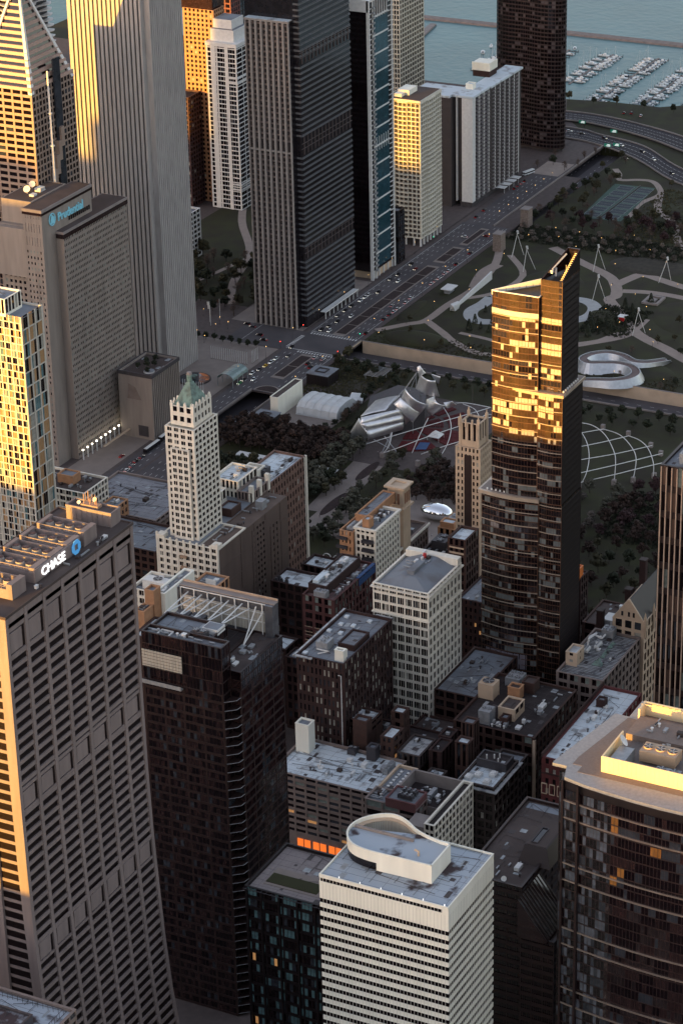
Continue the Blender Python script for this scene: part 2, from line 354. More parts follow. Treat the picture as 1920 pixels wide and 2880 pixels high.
wallthing('rough concrete parapet on the raised street edge beside the tennis court woods',[(866,259.2),(1000,259.2),(1085,259.2)],1.3,-.2,concrete,.6)
wallthing('stone parapet of the boulevard bridge over the sunken road',[(579.5,243.8),(613.5,243.8)],1.2,-.2,tan,.6)
wallthing('long pale parapet between the tree row and the sunken road',[(579.3,242),(579.3,-300)],1.1,-.2,concrete,.5)
# painted markings
b=MB()
def dash(x0,x1,y,l=3,g=6,wd=.22,z=.07):
    x=x0
    while x<x1: b.box(x,y,z-.02,x+l,y+wd,z); x+=l+g
for y in(249.6,253,256.4,274,277.6,281.4):
    dash(510,578,y); dash(616,864,y)
for y in(273.8,277.5,281.2): dash(310,506,y)
for y in(253,257,261,265): dash(310,436,y)
for y in(265.5,269.5,273.5,277.5): dash(870,996,y)
for k in range(17): yy=247.5+k*2.1; b.box(612.2,yy,.05,615,yy+1,.07); 
for k in range(13): yy=248.5+k*2.1; b.box(578.6,yy,.05,581.2,yy+1,.07)
for k in range(10): b.box(585+k*2.3,283.4,.05,586.1+k*2.3,286.4,.075)
b.box(510,248.2,.05,578,248.45,.07); b.box(616,247.6,.05,864,247.85,.07); b.box(616,282.9,.05,860,283.15,.07); b.box(582.6,247,.05,583.2,285,.07)
b.box(616.6,259,.05,617.1,283,.07); b.box(560,320,.06,640,320.2,.08)
struct('road_markings',b,paint)
b=MB()
for y in(243.8,250,263): dash(872,1084,y,3,6,.22,-7.55)
for x in(588.5,596,603.5):
    y=-250
    while y<240: b.box(x,y,-7.68,x+.22,y+3,-7.66); y+=9
dash(300,500,257,3,6,.22,-7.66); dash(300,500,263,3,6,.22,-7.66)
struct('lower_road_markings',b,paint)
# medians
def median(x0,y0,x1,y1,n,label):
    t=thing('planted_median',label,'median',(x0+x1)/2,(y0+y1)/2,0,'planted medians of the boulevard'); q=MB(); q.box(x0,y0,0,x1,y1,.17); q.build('kerb',plaza,t)
    wd=(x1-x0-6)/n
    for i in range(n):
        q=MB(); q.box(x0+3+i*wd+.6,y0+1.2,.16,x0+3+(i+1)*wd-.6,y1-1.2,.34); q.build('planting_bed',soil,t)
median(532,260,577,269.6,2,'stone edged median with two dark beds west of the big crossing')
median(617,258.2,768,267.8,8,'long stone edged median with eight dark planting beds running to the far towers')
median(776,258.4,812,267.6,2,'short median with two dark beds nearest the raised street')
median(818,259.5,858,266,1,'narrow median with one dark bed before the stone pylons')
t=thing('planted_median','half round dark planting bed above the mouth of the sunken road','median',516,261,0,'planted medians of the boulevard'); q=MB()
pl=[(509,251.6)]+[(510+9*sin(pi*k/12),260.7-9*cos(pi*k/12)) for k in range(13)]+[(509,269.8)]
q.prism(pl,0,.17); q.build('kerb',plaza,t); q=MB(); q.prism([(509+(x-509)*.82+.5,260.7+(y-260.7)*.82) for x,y in pl],.15,.34); q.build('planting_bed',soil,t)
# LSD roads (curved strips)
def strip(name,L,Rr,z,m,th=.6):
    b=MB(); n=len(L)
    i=b.pts([(x,y,z) for x,y in L]+[(x,y,z) for x,y in Rr]+[(x,y,z-th) for x,y in L]+[(x,y,z-th) for x,y in Rr])
    for k in range(n-1):
        for q in ((k,k+1,n+k+1,n+k),(2*n+k+1,2*n+k,3*n+k,3*n+k+1),(k+1,k,2*n+k,2*n+k+1),(n+k,n+k+1,3*n+k+1,3*n+k)): b.f.append(tuple(i+a for a in q)); b.m.append(0)
    return struct(name,b,m)
def cr(P,n=6):
    out=[]; P=[P[0]]+P+[P[-1]]
    for i in range(1,len(P)-2):
        for k in range(n):
            t=k/n; a,b_,c,d=[Vector(q) for q in P[i-1:i+3]]
            out.append(tuple(.5*((2*b_)+(-a+c)*t+(2*a-5*b_+4*c-d)*t*t+(-a+3*b_-3*c+d)*t**3)))
    out.append(tuple(P[-2])); return out
IN_N=cr([(1090,520),(1116,400),(1121,304),(1112,273),(1096,228),(1051,177),(1012,100),(1000,0),(1000,-200)]); IN_S=cr([(1062,520),(1082,400),(1093,304),(1085,262),(1060,219),(1018,170),(984,95),(972,0),(972,-200)])
OUT_N=cr([(1135,520),(1156,400),(1162,322),(1160,286),(1149,249),(1131,207),(1085,130),(1060,0),(1060,-200)]); OUT_S=cr([(1106,520),(1132,400),(1138,312),(1135,282),(1119,237),(1094,193),(1052,130),(1028,0),(1028,-200)])
strip('highway',IN_N,IN_S,.35,asphaltd); strip('highway',OUT_N,OUT_S,1.0,asphaltd,1.6)
def mid(A,B,f): return [(a[0]*(1-f)+b_[0]*f,a[1]*(1-f)+b_[1]*f) for a,b_ in zip(A,B)]
for A,B,z,nm in((IN_N,IN_S,.35,'inner'),(OUT_N,OUT_S,1.0,'outer')):
    for f,side in((.0,'lake'),(1.0,'city')):
        a,c=mid(A,B,f-.02),mid(A,B,f+.02); b=MB(); n=len(a)
        t=thing('guard_wall','low concrete barrier on the %s side of the %s curving highway'%(side,nm),'barrier',a[0][0],a[0][1],z-.2)
        for k in range(n-1): 
            P=[a[k],a[k+1],c[k+1],c[k]]; b.hexa([(x,y,z-.2) for x,y in P[::-1]]+[(x,y,z+.9) for x,y in P[::-1]])
        b.build('barrier_body',concrete,t)
    b=MB()
    for f in(.25,.5,.75):
        m1,m2=mid(A,B,f-.006),mid(A,B,f+.006)
        for k in range(0,len(m1)-1):
            for s0,s1 in((0,.35),(.5,.85)):
                L=lambda P,s_:(P[k][0]*(1-s_)+P[k+1][0]*s_,P[k][1]*(1-s_)+P[k+1][1]*s_,z+.02)
                b.face([L(m2,s0),L(m2,s1),L(m1,s1),L(m1,s0)])
    struct('highway_markings',b,paint)
# paths
def ribbon(name,P,wd,z,m,n=5):
    P=cr(P,n); b=MB(); L=[];Q=[]
    for i,p in enumerate(P):
        a=P[max(i-1,0)];c=P[min(i+1,len(P)-1)];d=Vector((c[0]-a[0],c[1]-a[1])).normalized(); w_=(wd[0]+(wd[1]-wd[0])*i/(len(P)-1) if isinstance(wd,tuple) else wd)/2
        L.append((p[0]-d.y*w_,p[1]+d.x*w_)); Q.append((p[0]+d.y*w_,p[1]-d.x*w_))
    n=len(P); i=b.pts([(x,y,z) for x,y in L]+[(x,y,z) for x,y in Q])
    for k in range(n-1): b.f.append((i+k,i+n+k,i+n+k+1,i+k+1)); b.m.append(0)
    return struct(name,b,m)
zz=[.03]
def path(P,wd,m=pathm): zz[0]+=.004; return ribbon('path',P,wd,zz[0],m)
path([(636,244),(655,230),(667,221),(700,220),(740,217),(790,224),(830,238)],6)
path([(740,217),(760,222),(775,224),(790,222)],10)
path([(667,221),(650,200),(638,186),(626,160),(640,130),(662,112),(690,88),(707,84),(730,84)],6)
path([(840,200),(819,169),(800,140),(784,128),(765,120),(755,121),(735,105),(707,84),(695,70),(684,52),(672,35),(650,0)],(8,9))
path([(784,128),(800,124),(812,118),(806,100),(800,84),(790,50)],8)
path([(775,119),(780,100),(779,75),(770,40)],7)
path([(666,112),(680,98),(696,92),(700,84)],5); path([(636,140),(650,160),(655,190)],4)
path([(712,220),(735,200),(776,196),(812,222)],5)
path([(1033,228),(1021,220),(1008,214),(1014,200),(1014,189),(1002,179),(985,172),(960,178),(926,175)],5)
path([(985,172),(949,159),(928,139),(896,124),(879,113),(850,80)],6)
path([(361,143),(400,146),(441,149),(470,150)],20,plaza); 
path([(352,66),(352,145)],34,plaza); path([(325,60),(440,60)],30,plaza)
sheet('plaza',rect(330,40,412,112),.12,plaza); sheet('plaza',rect(470,194,500,243),.06,plaza); sheet('plaza',rect(500,194,545,243),.07,pave)
sheet('plaza',rect(434,100,545,165),.08,pave)
for cx,cy,rx,ry in((374,141,17,3.2),(424,144,15,3.2)): sheet('planting_island',[(cx+rx*cos(k*pi/12),cy+ry*sin(k*pi/12)) for k in range(24)],.3,soil,.3)
# lawn ellipses edges in the big park (planted humps)
def mound(name,cx,cy,rx,ry,h,m,ang=0,label=None):
    b=MB(); n=28; ring=[]
    for k in range(4):
        f=cos(k/4*pi/2); zz_=h*sin(k/4*pi/2)
        ring.append([(cx+(rx*f*cos(2*pi*j/n))*cos(ang)-(ry*f*sin(2*pi*j/n))*sin(ang),cy+(rx*f*cos(2*pi*j/n))*sin(ang)+(ry*f*sin(2*pi*j/n))*cos(ang),zz_+.02) for j in range(n)])
    i=b.pts(sum(ring,[])+[(cx,cy,h+.02)])
    for k in range(3):
        for j in range(n): b.f.append((i+k*n+j,i+k*n+(j+1)%n,i+(k+1)*n+(j+1)%n,i+(k+1)*n+j)); b.m.append(0)
    for j in range(n): b.f.append((i+3*n+j,i+3*n+(j+1)%n,i+4*n)); b.m.append(0)
    return struct(name,b,m,True)
mound('grass_mound',632,212,14,24,2.5,lawn); mound('grass_mound',680,238,22,5,1.2,lawn); mound('grass_mound',770,170,26,22,1.5,lawn,.6); mound('grass_mound',735,150,18,14,1.5,shrubm,.4)
mound('grass_mound',722,110,16,10,1,lawn,.9); mound('grass_mound',640,60,18,30,1.5,lawn); mound('grass_mound',742,60,32,22,.8,lawn,.5); mound('grass_mound',455+50,20,38,38,.5,lawn)
mound('grass_mound',830,120,18,30,1,shrubm); mound('grass_mound',540,210,12,12,.8,shrubm); mound('grass_mound',960,140,20,14,1,lawn); mound('grass_mound',1000,120,10,20,1,lawn)
SK=[(726,198),(712,198),(697,200),(685,195),(680,187),(682,178),(684,163),(692,145),(708,128),(718,122),(729,122),(739,126),(746,135),(745,148),(741,166),(736,186),(726,198)]
ribbon('skating_path',SK,10,.16,M('skating_surface',(.33,.34,.34),.7))
# breakwater
b=MB(); r_=random.Random(3); P=[(1421,y,) for y in range(-600,900,14)]
for i,(x,) in enumerate([(p[0],) for p in P]):
    y=P[i][1]; b.prism([(x-8+r_.uniform(-1,1),y),(x+7+r_.uniform(-1,1),y),(x+7,y+14.02),(x-8,y+14.02)],-8,-4.6+r_.uniform(-.3,.3)*0,0,None,[(x-5,y),(x+5,y),(x+5,y+14.02),(x-5,y+14.02)])
struct('breakwater',b,stone)
# =================================================== BUILDINGS
Z0=(0,0,0,0)
# ---- sloped bank tower
def chase():
    x0,x1=-240.3,-159.6; yS,yN=-61.4,-30.5; zt=257.5
    prof=[(0,-77.5),(20,-73.5),(45,-69.2),(62,-66.9),(85,-64.9),(108,-63.6),(133,-62.4),(158,-61.7),(190,-61.4),(zt,-61.4)]
    def ys(z):
        for (a,ya),(c,yc) in zip(prof,prof[1:]):
            if z<=c: return ya+(yc-ya)*(z-a)/(c-a)
        return yS
    t=thing('bank_tower','tall grey granite tower with flaring foot and a bank sign on its roof','tower',-200,-46); mb=MB(); wins=[]
    zs=sorted(set([0,10,20,32,45,54,62,73,85,96,108,120,133,146,158,190,220,zt]))
    D=.75; nb=7; pw=1.75; bw=(x1-x0-pw)/nb
    ysN=lambda z: yN-(ys(z)-yS)
    def strip3(xa,xb,f0,f1):   # vertical strip between profiles
        for a,c in zip(zs,zs[1:]):
            P=[(xa,f0(a),a),(xb,f0(a),a),(xb,f1(a),a),(xa,f1(a),a),(xa,f0(c),c),(xb,f0(c),c),(xb,f1(c),c),(xa,f1(c),c)]
            mb.hexa(P)
    for i in range(nb+1):
        xa=x0+i*bw; xa2=xa+pw
        strip3(xa,xa2,ys,lambda z:ys(z)+D); strip3(xa,xa2,lambda z:ysN(z)-D,ysN)
    core=MB()
    for a,c in zip(zs,zs[1:]):
        core.hexa([(x0+1.2,ys(a)+D-.01,a),(x1-1.2,ys(a)+D-.01,a),(x1-1.2,ysN(a)-D+.01,a),(x0+1.2,ysN(a)-D+.01,a),(x0+1.2,ys(c)+D-.01,c),(x1-1.2,ys(c)+D-.01,c),(x1-1.2,ysN(c)-D+.01,c),(x0+1.2,ysN(c)-D+.01,c)])
    core.build('curtain_wall',M('dark_bronze_glass',(.008,.004,.004),.3,.1,.5,1.5,.5),t)
    fh=4.02; z=4.0; mech=((243,251.5),(183.2,190.8),(121.5,129.5)); k=0; pan=MB()
    while z<zt-4:
        inm=[m for m in mech if m[0]-1.2<z<m[1]-1]
        if not inm:
            for i in range(nb):
                xa=x0+i*bw+pw; xb=xa+bw-pw
                mb.hexa([(xa,ys(z)+.2,z),(xb,ys(z)+.2,z),(xb,ys(z)+D,z),(xa,ys(z)+D,z),(xa,ys(z)+.2,z+1.5),(xb,ys(z)+.2,z+1.5),(xb,ys(z)+D,z+1.5),(xa,ys(z)+D,z+1.5)])
                yn=ysN(z); mb.hexa([(xa,yn-D,z),(xb,yn-D,z),(xb,yn-.2,z),(xa,yn-.2,z),(xa,yn-D,z+1.5),(xb,yn-D,z+1.5),(xb,yn-.2,z+1.5),(xa,yn-.2,z+1.5)])
        z+=fh
    for a,c in mech:
        for i in range(nb):
            xa=x0+i*bw+pw; xb=xa+bw-pw; y=ys(a)
            mb.box(xa,y+.3,c,xb,y+D,c+1.3); mb.box(xa,y+.3,a-1.1,xb,y+D,a)
            p=MB(); p.box(xa+.5,y+.3,a+.6,xb-2.0,y+D,c-.5); p.build('mechanical_panel',chasem,t)
    mb.box(x0+pw,yS+.2,252.8,x1-pw,yS+D,zt-.05)
    # west and east ends
    for X,n in((x0,-1),(x1,1)):
        for a,c in zip(zs,zs[1:]):
            for (f0,f1) in ((lambda z:ys(z)+D,lambda z:ys(z)+3.8),(lambda z:ysN(z)-3.8,lambda z:ysN(z)-D),(lambda z:-50,lambda z:-42)):
                xa,xb=(X,X+1.2) if n<0 else (X-1.2,X)
                mb.hexa([(xa,f0(a),a),(xb,f0(a),a),(xb,f1(a),a),(xa,f1(a),a),(xa,f0(c),c),(xb,f0(c),c),(xb,f1(c),c),(xa,f1(c),c)])
        z=4
        while z<zt-4:
            xa,xb=(X+1.0,X+1.2) if n<0 else (X-1.2,X-1.0)
            mb.box(xa,ys(z)+3.8,z,xb,-50,z+1.25); mb.box(xa,-42,z,xb,ysN(z)-3.8,z+1.25); z+=fh
    mb.build('granite_frame',chasem,t)
    r=MB(); r.box(x0-.2,yS-.3,zt,x1+.2,yN+.3,zt+.5); r.ring((x0-.2,yS-.3,x1+.2,yN+.3),.6,zt+.5,zt+1.0); r.build('roof',roofb,t)
    # cooling enclosures on the roof
    zr=zt+.5; pm=chasem
    for k,(xa,n) in enumerate(((-228,4),(-214.3,4),(-204.2,4),(-194.1,4),(-183.2,4))):
        q=MB(); xb=xa+8.2; ya,yb=-56.3,-37; q.box(xa,ya,zr,xb,ya+2.2,263.6); q.box(xa,yb-1.4,zr,xb,yb,263.6); q.box(xa,ya+2.2,zr,xa+.4,yb-1.4,261.6); q.box(xb-.4,ya+2.2,zr,xb,yb-1.4,263); q.box(xa+.4,ya+2.2,zr,xb-.4,yb-1.4,261)
        q.box(xa-.05,ya+2.2,263.2,xa+.12,yb-1.4,263.5); q.box(xa-.05,ya+2.2,262.5,xa+.1,yb-1.4,262.65)
        for j in range(9): q.box(xa-.04,ya+2.2+j*1.9,261.6,xa+.08,ya+2.3+j*1.9,263.3)
        o=q.build('cooling_enclosure',[pm,gmetal],t)
        for j in range(n):
            f=MB(); cx,cy=xa+4.1,ya+4.4+j*4.1; f.cyl(cx,cy,261,263,1.7,1.45,16,0,1); 
            for a in range(4):
                c,s_=cos(a*pi/4),sin(a*pi/4); f.box(cx-.05,cy-.05,263,cx+.05,cy+.05,263.05); f.hexa([(cx-c*1.4-s_*.15,cy-s_*1.4+c*.15,263.02+a*.01),(cx-c*1.4+s_*.15,cy-s_*1.4-c*.15,263.02+a*.01),(cx+c*1.4+s_*.15,cy+s_*1.4-c*.15,263.02+a*.01),(cx+c*1.4-s_*.15,cy+s_*1.4+c*.15,263.02+a*.01)]+[(px,py,263.1+a*.01) for px,py in((cx-c*1.4-s_*.15,cy-s_*1.4+c*.15),(cx-c*1.4+s_*.15,cy-s_*1.4-c*.15),(cx+c*1.4+s_*.15,cy+s_*1.4-c*.15),(cx+c*1.4-s_*.15,cy+s_*1.4+c*.15))],2)
            f.build('fan',[M('fan_housing',(.34,.31,.28),.6),dmetal,M('rusty_blade',(.16,.08,.06),.7)],o)
    q=MB(); q.box(-215.2,-57.0,259.2,-187,-56.4,263.4); sg=q.build('sign_panel',chasem,t)
    text('CHASE',4.6,.18,signw,(-211.6,-57.35,259.7),(pi/2,0,0),sg,'letters',sx=1.05)
    # octagon mark: four blue pieces round an open square
    q=MB(); cx,cz,r1,y=-189.9,261.2,2.6,-57.25; s1=r1*.42; 
    def pp(L): q.hexa([(cx+a*r1,y,cz+c*r1) for a,c in L]+[(cx+a*r1,y-.3,cz+c*r1) for a,c in L][0:0]+[(cx+a*r1,y-.3,cz+c*r1) for a,c in L])
    base=[(-.42,1),(.36,1),(.36,.42),(-.36,.42)]
    for k in range(4):
        c,s_=(1,0,-1,0)[k],(0,1,0,-1)[k]; L=[(-.38,1),(.40,1),(.95,.45),(-.38,.45)]; pp([(a*c+d*s_,-a*s_+d*c) for a,d in L])
    q.build('emblem',chaseblue,sg)
    # antenna house
    p=MB(); p.box(-166,-56.7,zr,-155.5-4.2,-38,262.8); p.ring((-166.1,-56.8,-159.6,-37.9),.5,262.8,263.6)
    for k in range(8): p.box(-166.15,-55.5+k*2.2,zr,-166.05,-55.4+k*2.2,262.7)
    o=p.build('antenna_house',chasem,t); p=MB(); p.box(-165.4,-56,262.75,-160.3,-38.6,262.9); p.build('roof',roofb,o)
    p=MB(); p.box(-164,-50,262.9,-161,-43,263.9); r=random.Random(2)
    for k in range(14):
        x,y=r.uniform(-164,-161),r.uniform(-50,-43); p.tube([(x,y,263.9),(x,y,263.9+r.uniform(1.5,5))],.09)
    p.build('antenna_rack',M('rusty_rack',(.35,.22,.15),.7),o); dish(o,-161,-47,263.8,.9,pi*1.1); dish(o,-163.6,-42,263.2,.7,pi*1.1)
    clutter(t,(-236,-61,-162,-57),zr,6,4)
chase()
# ---- block roof at the bottom left
t=tower('office_block','stained pale roof of an office block at the bottom left corner below the sloped tower',(-330,-104,-278,-40),140,stone,roofx,(14,36,.6,1.6),(14,36,.6,1.6),cat='building')
addblock(t,(-318,-95,-290,-62),138.9,143,dmetal,roofx,name='penthouse'); q=MB(); q.ring((-327,-101,-281,-43),.12,141.2,141.35)
for k in range(30): q.box(-281.1,-101+k*2,139,-281,-100.9+k*2,141.3); q.box(-327+k*1.5,-101,139,-326.9+k*1.5,-100.9,141.3)
q.build('railing',dmetal,t)
# ---- dark glass tower with truss screen
def truss():
    t=thing('glass_tower','dark brown glass tower whose roof carries a tall screen wall braced by white trusses','tower',-70,-40)
    trp=M('translucent_panel',(.40,.38,.33),.5,0,.1,.6,stretch=(1,1,.2))
    G=[(glass,.55),(glassbr,.35),(glassb,.09)]
    mb=MB(); wins=[]
    def pr(b,z0,z1,Wp,Sp,**kw): block(mb,wins,b,z0,z1,Wp,Sp,None,None,.3,'s',**kw)
    pr((-91.5,-54.8,-85.2,-18.3),0,152,(4,38,.9,1.1,5),(1,38,.5,1.1,2))
    pr((-85.2,-59,-50,-18.31),0,152,(2,38,.4,1.0,2),(4,38,.7,.9,4))
    pr((-91.3,-54.6,-84.5,-18.35),152,173,(4,4,.25,.35,6),(1,4,.25,.35,3),par=1.2)
    pr((-84.5,-46,-71,-18.36),152,172,Z0,(3,4,.25,.35,3),par=1.2); pr((-71,-46,-53,-18.36),152,160,Z0,Z0,par=.6)
    pr((-84.4,-58.9,-50.1,-46.02),152,160,(1,2,.25,.4,2),(10,2,.25,.4,2),par=.8)
    mb.build('curtain_wall',steelb,t); wfin(t,wins,G)
    roofslab(t,(-91.3,-54.6,-84.5,-18.4),171.8,roofg,.6); roofslab(t,(-84.5,-46,-71,-18.4),170.8,roofg,.2); roofslab(t,(-71,-46,-53,-18.4),159.4,roofd,.2); roofslab(t,(-84.4,-58.9,-50.1,-46.02),159.2,roofb,.6)
    q=MB()
    for k in range(13):  # pale translucent panels
        q.box(-91.95,-36.6+k*1.4,158.2,-91.6,-35.35+k*1.4,165.5)
    q.build('translucent_panel',trp,t); q=MB()
    for k in range(5): q.box(-92.0,-36.8,158.9+k*1.4,-91.94,-18.4,159.05+k*1.4)
    q.build('panel_frame',steelb,t)
    q=MB(); q.box(-93.2,-36.5,150.9,-91.4,-18.4,151.4); q.box(-93.2,-36.5,151.4,-93,-18.4,152.6); o=q.build('terrace',gmetal,t)
    r=random.Random(5)
    for k in range(12): q=MB(); y=-35.5+k*1.4; q.box(-92.8,y,151.45,-92.2,y+.7,152.1); q.build('planter',M('terracotta',(.30,.12,.08),.8),o)
    # balconies at the step
    for k in range(38): 
        z=k*4+1; q=MB(); q.hexa([(-91.5,-54.8,z),(-88.2,-58.6,z),(-85.2,-58.9,z),(-85.2,-54.8,z),(-91.5,-54.8,z+.35),(-88.2,-58.6,z+.35),(-85.2,-58.9,z+.35),(-85.2,-54.8,z+.35)]); 
        q.build('corner_ledge',steelb,t); q=MB(); q.tube([(-91.5,-54.9,z+.4),(-88.2,-58.7,z+.4),(-85.3,-59.05,z+.4)],.09,4); q.build('ledge_rail',gmetal,t)
    # screen wall on the east side
    q=MB(); x=-52.5
    q.box(x,-56,0,-47.5,-12,158); q.box(-50.5,-56,158,-47.5,-12,173.4); q.box(-52.5,-12.6,158,-50.5,-12,173.4); q.box(-52.5,-56,158,-50.5,-52.5,173.4); q.build('screen_wall',M('screen_glass',(.11,.11,.12),.25,.3,.3,.4),t)
    q=MB(); q.box(-50.95,-52,164.2,-50.7,-13,165.6); 
    for k in range(28): q.box(-50.75,-52+k*1.42,160.2,-50.55,-50.75+k*1.42,169.5)
    q.build('translucent_panel',trp,t)
    q=MB()
    for z in(172.8,168.6,164.6): q.box(-51.25,-52.5,z,-50.9,-12.6,z+.35)
    for k in range(7): y=-51+k*6.3; q.box(-51.6,y,159,-51.2,y+.4,173.2)
    for k in range(6):
        y=-48+k*6.3; q.tube([(-51.4,y,171.5),(-64 if k<1 else -71.6,y-.8,160.2 if k<1 else 171.2)],.3); q.tube([(-51.4,y-3.3,170),(-64 if k<1 else -71.6,y-.8,160.2 if k<1 else 171.2)],.27)
    q.build('truss',wmetal,t)
    q=MB(); q.box(-50.7,-56,173.4,-47.3,-12,173.8); q.box(-47.6,-56,173.8,-47.3,-12,174.8); q.build('coping',concrete,t)
    for y in(-24,-31): fanunit(t,(-70,y,-61,y+6.3),160,168.5,1,1,dmetal)
    fanunit(t,(-84,-43,-80.5,-36.5),171,173.4,1,2,dmetal); q=MB(); q.box(-79,-46,170.9,-73,-39,173.2); q.box(-78.6,-45.6,173.2,-73.4,-39.4,173.3,1); q.build('stair_house',[wmetal,roofg],t)
    q=MB(); q.ring((-90,-30,-85.5,-24.5),.4,171.9,172.6); q.build('skylight',wmetal,t); clutter(t,(-90,-52,-84,-20),171.9,7,3); clutter(t,(-82,-57,-54,-47),159.3,5,8)
truss()
# ---- steel building with roof garden
t=tower('office_block','dark steel office building with teal windows and a grass strip on its roof',(-130,-116,-96,-83.2),95,steel,M('roof_pavers',(.22,.19,.185),.9,0,.12,.8),(4,19,.7,1.5,5),(3,19,.7,1.5,5),[(glass,.40),(teal,.42),(glassb,.14),(litdim,.014)],dep=.4)
q=MB(); q.box(-124,-112,94,-112,-88,94.15); q.box(-122.5,-110.5,94.1,-116,-88.5,94.4,1); q.build('roof_garden',[plaza,lawn],t)
q=MB(); 
for k in range(15): q.box(-131.2,-115+k*2.2,94.6,-129.4,-114.8+k*2.2,94.75)
q.box(-131.3,-116.5,94.7,-131.1,-83,94.85); q.build('roof_edge_rail',dmetal,t)
for y in(-114,-106.2,-98.4,-90.6,-84.4): q=MB(); q.box(-131.0,y-.35,0,-130.05,y+.35,94.4); q.build('column',steel,t)
# ---- white banded tower
def banded():
    b=(-185.3,-195.7,-147.5,-146); t=thing('office_tower','cream white tower with dark ribbon windows and a curved penthouse','tower',-166,-171)
    zt=150; mb=MB(); x0,y0,x1,y1=b; d=.35
    fh=3.69; nfl=36; z0=zt-9.6-nfl*fh
    for (p0,p1,tr) in(((x0,y1),(x0,y0),0),((x1,y0),(x1,y1),0),((x0,y0),(x1,y0),d),((x1,y1),(x0,y1),d)):
        L=hypot(p1[0]-p0[0],p1[1]-p0[1]); u=((p1[0]-p0[0])/L,(p1[1]-p0[1])/L); n=(u[1],-u[0])
        for k in range(nfl+1):
            z=z0+k*fh; frame(mb,p0,u,n,tr,L-tr,-d,0,z,z+1.88 if k<nfl else zt-2.6)
        frame(mb,p0,u,n,tr,L-tr,-d,0,zt-1.15,zt)
        wd=(p0[0]==p1[0] and p0[0]==x0)
        if not wd: frame(mb,p0,u,n,tr,L-tr,-d,-.02,zt-2.6,zt-1.15)
        else: frame(mb,p0,u,n,L-2.4,L,-d,0,zt-2.6,zt-1.15)
        nm=int(L/1.33)
        g=MB()
        for k in range(1,nm): a=k*L/nm; frame(mb,p0,u,n,a-.035,a+.035,-d,-.1,z0,zt-1.15)
        # ribbon windows
        for k in range(nfl):
            if n[0]<-.5 or n[1]<-.5:
                g=MB(); frame(g,p0,u,n,tr+.02,L-tr-.02,-d-.05,-d+.12,z0+k*fh+1.88,z0+(k+1)*fh); g.build('ribbon_window',glass,t)
    g=MB()
    for k in range(1,37):
        yy=y0+k*(y1-y0)/37; g.box(x0-.03,yy-.025,z0,x0+.02,yy+.025,zt-3.2)
    for k in range(1,29): xx=x0+k*(x1-x0)/29; g.box(xx-.025,y0-.03,z0,xx+.025,y0+.02,zt-3.2)
    g.build('panel_joint',M('joint_grey',(.30,.29,.26),.7),t)
    g=MB(); frame(g,(x0,y1),(0,-1),(-1,0),.4,y1-y0-2.4,-d,-.25,zt-2.6,zt-1.15); g.build('ribbon_window',glass,t)
    mb.box(x0+d,y0+d,0,x1-d,y1-d,zt-.5); mb.box(x0,y0,0,x1,y1,max(z0,.1)); mb.ring((x0-.05,y0-.05,x1+.05,y1+.05),.45,zt,zt+.3)
    mb.build('wall',whitep,t); roofslab(t,b,zt-.45,roofx,.45)
    P=[(-174,-184.1)]+cr([(-174.2,-172),(-174.4,-160),(-172.6,-152.5),(-167.6,-147.9),(-161.3,-146.6),(-155,-148.8),(-150.2,-153.8),(-149,-158.5),(-150.8,-163.6),(-154.4,-168.8),(-156.6,-174),(-158,-180)],4)+[(-158.4,-184.1)]
    n=len(P); q=MB(); zt2=157.2
    cx,cy=-162,-165
    for k in range(n):
        a,c=P[k],P[(k+1)%n]; L=hypot(c[0]-a[0],c[1]-a[1]);
        if L<.01: continue
        u=((c[0]-a[0])/L,(c[1]-a[1])/L); nn=(-u[1],u[0])
        win=(a[1]>-163 and a[0]<-166)
        frame(q,a,u,(-nn[0],-nn[1]),0,L,0,.4,153 if win else 149.9,zt2)
        frame(q,a,u,(-nn[0],-nn[1]),-.05,L+.05,-.1,.5,zt2,zt2+.22)
    pent=q.build('penthouse',whitep,t)
    q=MB(); q.prism([(cx+(x-cx)*.985,cy+(y-cy)*.985) for x,y in P if (x<-161 and y>-175) or y<=-168],150,153.2); q.build('glazing',glass,pent)
    q=MB(); zr=156.2
    RP=[p for p in P if p[0]<-161.2 or p[1]<-171]; RP=[(cx+(x-cx)*.96,cy+(y-cy)*.97) for x,y in RP]
    q.prism(RP,153.2,zr); q.build('roof',roofx,pent)
    q=MB(); E_=[p for p in P if p[0]>-161.4 and p[1]>-171]; n=len(E_)
    for k in range(n-1):
        a,c=E_[k],E_[k+1]; a2=(cx+(a[0]-cx)*.84,cy+(a[1]-cy)*.88); c2=(cx+(c[0]-cx)*.84,cy+(c[1]-cy)*.88)
        q.hexa([(c[0],c[1],155.6),(a[0],a[1],155.6),(a2[0],a2[1],155.6),(c2[0],c2[1],155.6),(c[0],c[1],155.9),(a[0],a[1],155.9),(a2[0],a2[1],155.9),(c2[0],c2[1],155.9)])
        for j in range(2): x=a2[0]+(c2[0]-a2[0])*j/2; y=a2[1]+(c2[1]-a2[1])*j/2; q.box(x-.06,y-.06,150,x+.06,y+.06,155.7)
    q.build('walkway_ring',tan,pent)
    q=MB(); q.box(-161.4,-171,156,-160.6,-148,157.3); q.box(-159.8,-170,153.5,-157.6,-151,154.6); q.build('divider_wall',concrete,pent)
    q=MB(); q.tube([(-168.5,-176.5,156.2),(-168.5,-176.5,158),(-168.5,-175,158.4)],.45); q.build('vent_pipe',tan,pent)
    for k in range(18): q=MB(); x=-184.9+(k%2)*0; y=-194+k*2.7; q.cyl(-184.6,y,150.2,150.7,.16,n=6); q.build('roof_light_fitting',signw,t) if k%3==0 else None
banded()
